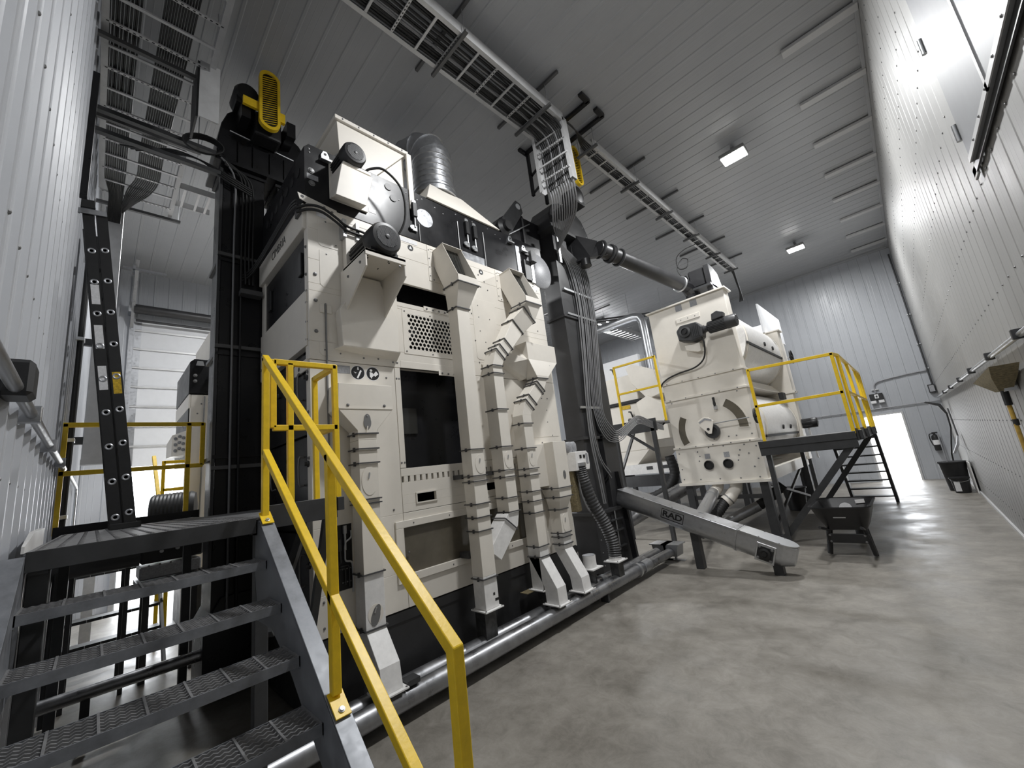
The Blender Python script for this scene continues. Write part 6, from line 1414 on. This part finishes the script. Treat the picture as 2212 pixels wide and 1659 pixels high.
for x, y in ((-7.7, 11.9), (-5.3, 11.9), (-7.7, 14.0), (-5.3, 14.0)): MB().box(x - 0.07, x + 0.07, y - 0.07, y + 0.07, 0, 0.86).build('leg', 'dark_steel', MBk)
MB().box(-7.9, -6.0, 12.6, 14.2, 4.4, 5.15).build('feed_box', 'door_panel', MBk)
MB().box(-6.55, -6.25, 11.93, 11.97, 3.30, 3.42).build('name_plate', 'label_yellow', MBk)
for x, z in ((-6.6, 4.5), (-6.2, 3.0), (-5.62, 2.95)):
    MB().tube([(x, 11.9, z), (x - 0.02, 11.85, z + 0.18), (x - 0.09, 11.85, z + 0.19)], 0.025, 8).build('toggle_handle', 'rubber', MBk, smooth=50)
MB().cyl((-6.3, 11.8, 3.36 - 0.45), (-5.75, 11.8, 3.30 - 0.45), 0.07, 12).build('vibrator', 'motor_black', MBk, smooth=40)
hs = flex('flexible_hose', 'dark flexible hose hanging beside the screening machine base', [(-5.0, 11.3, 1.7), (-4.95, 11.3, 1.2), (-5.2, 11.2, 0.8), (-5.9, 11.1, 0.5)], 0.13)
tag(hs, 'dark flexible hose hanging beside the screening machine base', 'hose', 'black flexible hoses under the cylinder cleaner')
ag2 = tag(MB().tube([(-5.6, 8.6, 0.15), (-4.3, 11.2, 1.0)], 0.17, 20).build('conveyor_trough', 'pipe_steel', origin=(-5, 9.9, 0), smooth=40), 'second galvanized trough conveyor lying behind the auger', 'conveyor')
# galvanized pipe run up to the ceiling
gpp = tag(MB().tube(smoothpath([(-7.6, 13.0, 6.58), (-6.4, 13.0, 6.58), (-6.05, 13.0, 6.57)], 3) + [V((-5.86, 13.0, 6.50)), V((-5.78, 13.0, 6.32)), V((-5.77, 13.0, 6.0)), V((-5.77, 13.0, 3.9))], 0.145, 24).build('galvanized_pipe', 'galvanized', origin=(-6, 13, 3.9), smooth=40), 'bright galvanized pipe with an elbow dropping behind the cylinder cleaner', 'pipe')
rk = thing('conduit_rack', 'dark twin conduits hung on rods below the ceiling behind the grey elevator', 'conduit', (-6.0, 13, 6.6))
for dz in (0, 0.09): MB().cyl((-8.0, 11.9, 6.72 + dz), (-4.9, 14.2, 6.60 + dz), 0.03, 10).build('conduit', 'dark_steel', rk, smooth=40)
for t in (0.2, 0.55, 0.85): MB().cyl((-8.0 + 3.1 * t, 11.9 + 2.3 * t, 6.7), (-8.0 + 3.1 * t, 11.9 + 2.3 * t, ZC - 0.012), 0.006, 6).build('rod', 'zinc', rk)
tr4 = thing('cable_tray', 'dark ladder cable tray below the ceiling behind the grey elevator, near the bare lamp', 'cable tray', (-8.4, 14, 6.9))
c_rail(MB(), (-7.6, 10.5, 7.0), (-7.6, 17.2, 7.0), 0.14, (-1, 0, 0)).build('side_rail', 'tray_alu', tr4)
c_rail(MB(), (-8.2, 10.5, 7.0), (-8.2, 17.2, 7.0), 0.14, (1, 0, 0)).build('side_rail', 'tray_alu', tr4)
for i in range(22): rung(tr4, (-8.19, 10.6 + 0.3 * i, 6.94), (-7.61, 10.6 + 0.3 * i, 6.94))
hanger('strut hanger over the dark tray behind the grey elevator', 13.6, 6.92, x0=-8.6, x1=-7.2, rx=(-7.55, -8.25))
# ------------------------------------------------------------------ second cleaning machine, far left
M2 = thing('seed_cleaner', 'second cream machine with black top, part hidden behind the left black elevator', 'machine', (-9.4, 2.4, 0))
fx, bx_ = -8.6, -10.2
MB().box(bx_, fx, 1.05, 4.2, 0.75, 3.78).build('body', 'cream', M2, bevel=0.01)
MB().prism([(1.02, 3.80), (4.3, 3.80), (4.3, 4.42), (1.08, 4.42), (1.02, 4.36)], 'x', bx_ + 0.05, fx + 0.005).build('top_housing', 'black_panel', M2, bevel=0.006)
MB().box(fx, fx + 0.22, 1.30, 1.62, 3.95, 4.22).build('drive_box', 'cream', M2, bevel=0.004)
MB().cyl((fx + 0.22, 1.42, 4.20), (fx + 0.225, 1.42, 4.20), 0.03, 12).build('drive_hole', 'sign_black', M2)
MB().box(bx_, fx, 1.30, 2.3, 4.42, 5.0).build('hopper', 'cream', M2, bevel=0.004)
MB().box(fx, fx + 0.006, 1.36, 1.52, 4.5, 4.85).build('hopper_window', 'label_grey', M2)
for y, z in ((1.10, 4.12), (1.10, 4.02)): share(BOLT, 'stud', M2, (fx + 0.006, y, z), None, (1.5, 2.4, 2.4))
MB().prism([(1.10, 4.30), (1.22, 4.30), (1.20, 4.38), (1.12, 4.38)], 'x', fx + 0.006, fx + 0.03).build('lifting_lug', 'zinc', M2)
MB().box(bx_ + 0.05, fx - 0.08, 1.035, 1.05, 1.9, 3.55).build('side_door', 'black_panel', M2)
MB().box(bx_, fx, 1.025, 1.05, 3.55, 3.78).build('side_beam', 'cream', M2)
MB().cyl((fx + 0.03, 1.22, 1.6), (fx + 0.03, 1.24, 3.75), 0.012, 8).build('sight_rod', 'bolt_steel', M2)
MB().loft([[(fx - 0.6, 0.82, 3.0), (fx - 0.3, 0.86, 3.12), (fx - 0.05, 1.05, 3.18), (fx - 0.6, 1.05, 3.18)], [(fx - 0.6, 0.82, 2.76), (fx - 0.3, 0.86, 2.76), (fx - 0.05, 1.05, 2.76), (fx - 0.6, 1.05, 2.76)]]).build('side_hood', 'cream', M2)
for y0_, z0_ in ((1.15, 3.45), (1.33, 3.62), (1.20, 3.62)): share(BOLT, 'bolt', M2, (fx, y0_, z0_))
for k in range(9):
    a_, b_ = k % 3, k // 3
    share(BOLT, 'vent_hole', M2, (fx - 0.22 + 0.06 * a_, 0.90 + 0.045 * a_, 2.85 + 0.1 * b_ + 0.03 * (a_ % 2)), (0, 0, -0.7), (0.5, 2.2, 2.2))
MB().box(fx, fx + 0.2, 1.5, 1.9, 1.9, 2.5).build('spout_box', 'cream', M2, bevel=0.004)
MB().box(bx_ + 0.2, fx - 0.05, 1.1, 4.1, 0.0, 0.75).build('skid', 'skid_black', M2)
# small yellow rail of its platform
R2 = thing('guard_rail', 'small faded yellow guard rail in front of the second machine, seen over the near platform', 'railing', (-8.2, 0.9, 0))
for a in (((-8.3, 0.72, 2.62), (-8.3, 1.02, 2.62)), ((-8.3, 0.72, 0.0), (-8.3, 0.72, 2.64)), ((-8.3, 1.02, 0.0), (-8.3, 1.02, 2.64)), ((-8.3, 0.72, 2.2), (-8.3, 1.02, 2.2)), ((-8.32, 0.60, 2.72), (-7.6, 0.66, 1.8))):
    rail(R2, a[0], a[1], 'rail', t=0.045)
# equipment behind and below the near platform
bm_ = thing('blower_motor', 'large dark ribbed motor sitting behind the near platform against the bright doorway', 'motor', (-7.4, 0.72, 1.75))
MB().lathe([(0.05, 0), (0.20, 0.0), (0.22, 0.03)] + [(0.222 if i % 2 else 0.214, 0.05 + 0.02 * i) for i in range(20)] + [(0.20, 0.48), (0.05, 0.5)], (-7.55, 0.55, 1.90), (0.25, 1, 0), 26).build('motor_body', 'motor_grey', bm_, smooth=30)
MB().box(-7.6, -7.25, 0.55, 1.05, 1.62, 1.72).build('motor_base', 'dark_steel', bm_)
bu = thing('gear_unit', 'dark gear unit with a pale lower casing under the near platform', 'machine', (-6.9, 0.7, 0))
MB().box(-7.3, -6.75, 0.42, 1.02, 1.30, 1.62).build('upper_case', 'motor_black', bu, bevel=0.02)
MB().box(-7.28, -6.74, 0.42, 1.0, 1.12, 1.27).build('lower_case', 'label_grey', bu, bevel=0.015)
MB().box(-7.3, -6.72, 0.40, 1.02, 1.05, 1.10).build('case_flange', 'motor_black', bu)
for y, z, r in ((0.68, 1.50, 0.035), (0.61, 1.42, 0.02), (0.76, 1.43, 0.022)): MB().lathe([(r * 0.5, 0), (r, 0), (r, 0.012), (r * 0.6, 0.012)], (-6.75, y, z), (1, 0, 0), 14).build('port_ring', 'zinc', bu)
bolts(bu, [(-6.74, 0.5 + 0.1 * i, 1.275) for i in range(5)], s=0.9)
for x, y in ((-7.2, 0.5), (-6.85, 0.5), (-7.2, 0.95), (-6.85, 0.95)): MB().box(x - 0.03, x + 0.03, y - 0.03, y + 0.03, 0, 1.06).build('leg', 'dark_steel', bu)
tag(MB().tube([(-6.55, -0.26, 1.45), (-6.55, 0.40, 1.45)], 0.135, 24).build('air_pipe', 'elevator_grey', origin=(-6.55, 0, 1.45), smooth=40), 'thick dark round pipe running to the near wall under the platform', 'pipe')
lp2 = thing('floor_pipe', 'dark steel pipe on a short leg crossing the floor behind the near stair', 'pipe', (-5.55, 0.3, 0), 'steel pipes along the floor')
MB().cyl((-5.55, -0.27, 0.44), (-5.55, 0.86, 0.44), 0.055, 20).build('pipe', 'pipe_steel', lp2, smooth=40)
MB().box(-5.58, -5.52, 0.02, 0.08, 0.0, 0.40).build('leg', 'dark_steel', lp2)
for x, y, nm in ((-9.9, 0.02, 'pale square duct standing on the floor behind the near stair, closer to the machines'), (-9.9, -0.20, 'pale square duct standing on the floor behind the near stair, closer to the near wall')):
    d_ = thing('square_duct', nm, 'duct', (x, y, 0), 'pale square ducts behind the stair')
    MB().loft([rect(x - 0.12, x + 0.12, y - 0.065, y + 0.065, 0.012), rect(x - 0.12, x + 0.12, y - 0.065, y + 0.065, 1.0)]).build('duct', 'cream_worn', d_, bevel=0.004)
    MB().box(x - 0.14, x + 0.14, y - 0.08, y + 0.08, 0.0, 0.014).build('flange', 'galvanized', d_)
fs_ = thing('metal_stair', 'far dark metal stair seen through the open treads of the near stair', 'stair', (-8.3, 0.25, 0))
for k in range(4):
    z, x = 1.15 - 0.25 * k, -8.5 + 0.26 * k
    t_ = MB().box(x - 0.2, x, -0.18, 0.72, z - 0.035, z).build('tread', 'dark_steel', fs_)
    for q in range(6): MB().box(x, x + 0.002, -0.12 + 0.14 * q, -0.113 + 0.14 * q, z - 0.034, z).build('tread_mark', 'zinc', t_)
for y in (-0.20, 0.74): MB().bar((-8.8, y, 1.45), (-7.3, y, 0.0), 0.03, 0.16).build('stringer', 'dark_steel', fs_)
rail(fs_, (-7.9, 0.78, 0.3), (-7.9, 0.78, 1.25), 'rail_post', t=0.045)
pn = tag(MB().box(-7.95, -7.7, 0.42, 0.75, 0.98, 1.0).prism([(0.42, 0.9), (0.78, 0.9), (0.78, 1.02), (0.42, 1.0)], 'x', -7.7, -7.69).build('labelled_panel', 'cream', origin=(-7.8, 0.6, 0.9)), 'pale slanted panel low under the near platform', 'panel') if False else None
tb_ = thing('work_shelf', 'low dark shelf with papers and tools just behind the near platform', 'shelf', (-7.0, 0.05, 1.6))
MB().box(-7.6, -6.7, -0.16, 0.36, 1.80, 1.83).build('shelf_board', 'dark_steel', tb_)
for x, y in ((-7.55, -0.12), (-6.75, -0.12), (-7.55, 0.32), (-6.75, 0.32)): MB().box(x - 0.02, x + 0.02, y - 0.02, y + 0.02, 0, 1.80).build('leg', 'dark_steel', tb_)
tag(MB().bar((-6.95, 0.12, 1.835), (-6.95, 0.30, 1.95), 0.20, 0.012).build('clipboard', 'label_white', origin=(-6.95, 0.2, 1.83)), 'pale sheet propped up on the low shelf behind the platform', 'clipboard')

# ------------------------------------------------------------------ wheelbarrow
WB = thing('wheelbarrow', 'black plastic wheelbarrow with a round white sticker, parked by the platform brace', 'wheelbarrow', (-1.12, 8.2, 0))
def rr(cx, cy, hx, hy, z, r=0.1, n=5):
    out = []
    for sx, sy, a in ((1, 1, 0), (-1, 1, 90), (-1, -1, 180), (1, -1, 270)):
        for k in range(n + 1):
            t = math.radians(a + 90 * k / n)
            out.append((cx + sx * (hx - r) + r * math.cos(t), cy + sy * (hy - r) + r * math.sin(t), z))
    return out
bcx, bcy = -1.06, 8.30
outer = [rr(bcx + 0.02, bcy, 0.24, 0.36, 0.40, 0.08), rr(bcx + 0.01, bcy, 0.33, 0.48, 0.62, 0.12), rr(bcx, bcy, 0.36, 0.54, 0.74, 0.14), rr(bcx, bcy, 0.385, 0.57, 0.755, 0.16), rr(bcx, bcy, 0.385, 0.57, 0.735, 0.16)]
inner = [rr(bcx, bcy, 0.35, 0.53, 0.745, 0.14), rr(bcx + 0.01, bcy, 0.32, 0.47, 0.62, 0.12), rr(bcx + 0.02, bcy, 0.22, 0.34, 0.42, 0.08)]
tubm = MB().loft([outer[0], outer[1], outer[2], outer[4], outer[3], inner[0], inner[1], inner[2]]).build('tray', 'plastic_black', WB, smooth=35)
st_ = MB(); cxs, czs, cys = bcx, 0.585, bcy + 0.455
MB().lathe([(0.005, 0), (0.085, 0), (0.085, 0.002)], (bcx - 0.02, bcy + 0.43, 0.60), (0, -1, 0.42), 24).build('round_sticker', 'label_white', tubm)
MB().bar((bcx + 0.12, bcy + 0.47, 0.69), (bcx + 0.24, bcy + 0.475, 0.70), 0.004, 0.06, (0, 0.3, 1)).build('paper_tag', 'cream_worn', tubm)
MB().box(bcx - 0.09, bcx + 0.06, bcy - 0.47, bcy - 0.465, 0.585, 0.60).build('handle_slot', 'zinc', tubm)
for s in (-1, 1):
    MB().tube([(bcx + s * 0.24, bcy - 0.75, 0.50), (bcx + s * 0.22, bcy - 0.3, 0.39), (bcx + s * 0.10, bcy + 0.85, 0.22)], 0.02, 8).build('handle', 'plastic_black', WB, smooth=50)
    MB().tube([(bcx + s * 0.22, bcy - 0.25, 0.40), (bcx + s * 0.27, bcy - 0.30, 0.04), (bcx + s * 0.27, bcy - 0.22, 0.02), (bcx + s * 0.22, bcy - 0.05, 0.36)], 0.028, 8).build('leg', 'plastic_black', WB, smooth=50)
br_ = MB().box(bcx - 0.25, bcx + 0.25, bcy - 0.32, bcy - 0.29, 0.20, 0.33).build('leg_brace', 'plastic_black', WB, bevel=0.005)
bolts(br_, [(bcx + s * 0.21, bcy - 0.32, z) for s in (-1, 1) for z in (0.22, 0.31)], axis='-y', s=1.2)
wc = (bcx + 0.06, bcy + 0.72, 0.19)
MB().lathe([(0.08, -0.045), (0.17, -0.05), (0.188, -0.03), (0.19, 0), (0.188, 0.03), (0.17, 0.05), (0.08, 0.045)], wc, (1, 0, 0), 28).build('wheel', 'rubber', WB, smooth=40)
MB().lathe([(0.02, -0.05), (0.085, -0.05), (0.085, 0.05), (0.02, 0.05)], wc, (1, 0, 0), 18).build('hub', 'galvanized', WB, smooth=30)

# ------------------------------------------------------------------ tubs, bins and tools
def tub(name, label, x, y, r0, r1, h, cat='bin', rimr=0.02):
    t = thing(name, label, cat, (x, y, 0))
    MB().lathe([(0.01, 0.0), (r0, 0.0), (r1, h), (r1 - 0.012, h), (r0 - 0.012, 0.02), (0.01, 0.02)], (x, y, 0.001), (0, 0, 1), 30).build('body', 'plastic_black', t, smooth=30)
    MB().lathe([(r1 - 0.01, h - 0.03), (r1 + rimr, h - 0.03), (r1 + rimr, h), (r1 - 0.01, h)], (x, y, 0.001), (0, 0, 1), 30).build('rim', 'plastic_black', t, smooth=30)
    return t
tub('plastic_tub', 'black plastic tub on the floor behind the right legs of the cylinder cleaner', -2.50, 12.55, 0.19, 0.26, 0.56, 'tub')
bg_ = tub('waste_bin', 'tall black waste bin standing in the far right corner', 0.50, 15.35, 0.19, 0.255, 0.72)
bs_ = tub('bucket', 'small black bucket with a pale label in front of the tall waste bin', 0.52, 14.88, 0.135, 0.165, 0.37, 'bucket')
MB().prism([(0.40, 0.05), (0.50, 0.05), (0.50, 0.28), (0.40, 0.28)], 'y', 14.725, 14.728).build('bucket_label', 'label_white', bs_)
MB().tube(smoothpath([(0.355, 14.88, 0.34), (0.38, 14.75, 0.30), (0.52, 14.70, 0.27), (0.66, 14.75, 0.30), (0.685, 14.88, 0.34)], 4), 0.005, 6).build('bail', 'zinc', bs_, smooth=60)
tag(MB().box(0.745, 0.765, 14.6, 15.5, 0.0, 0.72).build('white_board', 'cream_worn', origin=(0.75, 15, 0), bevel=0.003), 'pale board leaning flat on the right wall behind the waste bin', 'board')
sv = thing('shovel', 'dark scoop shovel leaning blade up in the far right corner', 'shovel', (0.60, 15.6, 0))
MB().tube([(0.50, 15.58, 0.04), (0.56, 15.6, 0.9), (0.70, 15.62, 1.55), (0.715, 15.65, 1.95)], 0.018, 8).build('shaft', 'motor_black', sv, smooth=50)
MB().loft([[(0.70, 15.58, 1.90), (0.735, 15.56, 1.92), (0.735, 15.74, 1.92), (0.70, 15.72, 1.90)], [(0.60, 15.56, 2.15), (0.66, 15.54, 2.20), (0.66, 15.80, 2.20), (0.60, 15.78, 2.15)], [(0.36, 15.60, 2.28), (0.40, 15.60, 2.31), (0.40, 15.76, 2.31), (0.36, 15.76, 2.28)]]).build('blade', 'motor_grey', sv, smooth=40)
MB().tube([(0.50, 15.50, 0.03), (0.50, 15.66, 0.03)], 0.018, 8).build('grip', 'motor_black', sv)
sv2 = thing('shovel', 'grey bent-blade shovel hung on the right wall above the waste bin', 'shovel', (0.70, 14.9, 0.9))
MB().tube([(0.74, 15.2, 2.05), (0.74, 14.9, 1.35)], 0.016, 8).build('shaft', 'motor_grey', sv2)
MB().loft([[(0.72, 14.80, 1.36), (0.755, 14.80, 1.36), (0.755, 14.95, 1.36), (0.72, 14.95, 1.36)], [(0.66, 14.74, 1.15), (0.71, 14.74, 1.15), (0.71, 14.98, 1.15), (0.66, 14.98, 1.15)], [(0.56, 14.78, 0.95), (0.60, 14.78, 0.94), (0.60, 14.94, 0.94), (0.56, 14.94, 0.95)]]).build('blade', 'label_grey', sv2, smooth=40)
tag(MB().cyl((0.44, 15.35, 0.10), (0.42, 15.42, 1.42), 0.014, 10).build('pole', 'label_grey', origin=(0.44, 15.35, 0.1), smooth=40), 'thin grey pole standing upright in the tall waste bin', 'pole')
bm2 = thing('broom', 'broom hung head up on the right wall, with a yellow wooden handle', 'broom', (0.72, 6.3, 0.9))
MB().loft([[(0.67, 6.10, 2.06), (0.76, 6.10, 2.06), (0.76, 6.34, 2.06), (0.67, 6.34, 2.06)], [(0.62, 5.80, 2.18), (0.78, 5.80, 2.18), (0.78, 6.75, 2.16), (0.62, 6.75, 2.16)], [(0.60, 5.55, 2.27), (0.78, 5.55, 2.27), (0.78, 7.0, 2.21), (0.60, 7.0, 2.21)]]).build('bristles', 'straw', bm2, smooth=30)
MB().tube([(0.715, 6.22, 2.08), (0.715, 6.24, 1.92)], 0.028, 12).build('ferrule', 'motor_black', bm2, smooth=40)
MB().tube([(0.715, 6.24, 1.93), (0.72, 6.33, 0.75)], 0.017, 12).build('handle', 'wood_handle', bm2, smooth=40)
MB().tube([(0.72, 6.25, 1.78), (0.72, 6.26, 1.72)], 0.022, 12).build('tape', 'motor_black', bm2, smooth=40)
MB().box(0.70, 0.781, 6.05, 6.12, 2.05, 2.09).build('wall_hook', 'zinc', bm2)

# ------------------------------------------------------------------ fittings on the far and right walls
ex = thing('fire_extinguisher', 'fire extinguisher with a white label hung on the far wall beside the open door', 'fire extinguisher', (0.42, 18.08, 0.84))
MB().lathe([(0.02, 0), (0.082, 0.0), (0.088, 0.02), (0.088, 0.40), (0.07, 0.46), (0.03, 0.49), (0.025, 0.53)], (0.42, 18.08, 0.86), (0, 0, 1), 22).build('cylinder', 'motor_black', ex, smooth=35)
MB().lathe([(0.0895, 0.18), (0.0895, 0.32)], (0.42, 18.08, 0.86), (0, 0, 1), 22).build('label_band', 'label_white', ex, smooth=35)
MB().box(0.37, 0.50, 18.06, 18.10, 1.38, 1.42).box(0.40, 0.44, 18.05, 18.11, 1.36, 1.40).build('valve_head', 'motor_black', ex, bevel=0.004)
MB().tube(smoothpath([(0.40, 18.07, 1.38), (0.31, 18.05, 1.36), (0.30, 18.05, 1.2), (0.33, 18.04, 1.02)], 4), 0.014, 8).build('hose', 'rubber', ex, smooth=60)
MB().box(0.40, 0.44, 18.16, 18.179, 1.0, 1.35).build('wall_bracket', 'motor_black', ex)
es = thing('exit_sign', 'emergency exit light with a running man symbol on the far wall above the walk door', 'exit sign', (-0.62, 18.1, 2.6))
MB().box(-0.79, -0.45, 18.06, 18.179, 2.64, 2.86).build('sign_body', 'motor_black', es, bevel=0.008)
sf = MB().box(-0.66, -0.56, 18.055, 18.06, 2.70, 2.83).build('sign_panel', 'sign_white', es)
MB().prism([(-0.64, 2.72), (-0.62, 2.72), (-0.61, 2.75), (-0.59, 2.72), (-0.575, 2.725), (-0.595, 2.765), (-0.58, 2.78), (-0.60, 2.80), (-0.63, 2.79), (-0.645, 2.765), (-0.625, 2.77)], 'y', 18.052, 18.055).build('running_man', 'sign_black', sf)
for x in (-0.72, -0.52): MB().box(x - 0.07, x + 0.07, 18.02, 18.12, 2.54, 2.63).build('lamp_head', 'label_white', es, bevel=0.01)
fc = thing('conduit', 'grey conduit along the far wall with a bend down to the exit light', 'conduit', (0, 18.15, 2.4))
MB().cyl((-6.0, 18.155, 2.36), (0.78, 18.155, 2.36), 0.016, 8).build('conduit_run', 'label_grey', fc, smooth=40)
MB().tube(smoothpath([(0.74, 18.155, 3.34), (0.2, 18.155, 3.32), (-0.4, 18.155, 3.26), (-0.57, 18.155, 3.18), (-0.61, 18.155, 3.02), (-0.61, 18.155, 2.88)], 5), 0.02, 8).build('conduit_bend', 'label_grey', fc, smooth=60)
MB().cyl((0.735, 18.13, 2.75), (0.735, 18.13, ZC - 0.3), 0.022, 10).build('corner_conduit', 'dark_steel', fc, smooth=40)
for z in (3.4, 4.2, 5.2, 6.3): MB().box(0.69, 0.78, 18.12, 18.18, z - 0.02, z + 0.02).build('strap', 'zinc', fc)
MB().box(-0.70, -0.52, 18.14, 18.18, 2.98, 3.02).build('strap', 'zinc', fc)
ob = thing('junction_box', 'small dark electrical box at the far right corner below the corner conduit', 'junction box', (0.72, 18.1, 2.6))
MB().box(0.62, 0.775, 18.08, 18.179, 2.62, 2.88).build('box', 'motor_black', ob, bevel=0.006)
MB().box(0.64, 0.755, 18.075, 18.08, 2.65, 2.85).build('cover', 'label_grey', ob, bevel=0.004)
rc = thing('conduit', 'galvanized conduit running along the right wall at head height', 'conduit', (0.76, 9, 2.45))
MB().cyl((0.752, 3.2, 2.44), (0.752, 18.1, 2.46), 0.024, 12).build('conduit_run', 'galvanized', rc, smooth=40)
for y in (5.0, 6.6, 8.4, 10.2, 12.4, 14.5): MB().box(0.71, 0.781, y - 0.025, y + 0.025, 2.41, 2.49).build('strap', 'dark_steel', rc, bevel=0.004)
# hinged hatch high on the right wall
ht = thing('wall_hatch', 'grey hinged hatch door high on the right wall, standing slightly ajar at the bottom', 'hatch', (0.76, 3.4, 3.66))
MB().box(0.752, 0.775, 2.1, 4.42, 3.70, 6.4).build('hatch_panel', 'hatch_grey', ht, bevel=0.004)
MB().box(0.744, 0.752, 3.455, 3.50, 3.70, 6.4).build('centre_bar', 'trim_white', ht)
MB().box(0.744, 0.752, 2.1, 4.42, 3.70, 3.745).build('bottom_bar', 'trim_white', ht)
MB().box(0.770, 0.782, 2.0, 4.60, 3.645, 3.70).build('dark_gap', 'sign_black', ht)
MB().box(0.770, 0.786, 4.48, 4.60, 3.62, 6.4).build('jamb', 'wall_cream', ht, bevel=0.004)
for z in (4.80, 3.98): MB().cyl((0.745, 4.45, z - 0.07), (0.745, 4.45, z + 0.07), 0.018, 10).build('hinge', 'zinc', ht, smooth=40)
bolts(ht, [(0.744, 2.3 + 0.3 * i, 3.722) for i in range(7)], axis='x', s=-0.8)
# loose bits in the yard outside the open walk door
random.seed(11)
for i, (x, y, z, l) in enumerate(((-1.2, 27, 0.0, 4.5), (-1.6, 29, 0.0, 5.5), (-0.8, 31, 0.0, 6.5))):
    tag(MB().box(x - l / 2, x + l / 2, y, y + 0.6, -0.06, 0.25 + 0.12 * i).build('timber_pile', 'cream_worn', origin=(x, y, -0.06), bevel=0.02), ['nearest', 'middle', 'farthest'][i] + ' pale pile of timber in the yard beyond the open walk door', 'timber pile', 'timber piles in the yard')
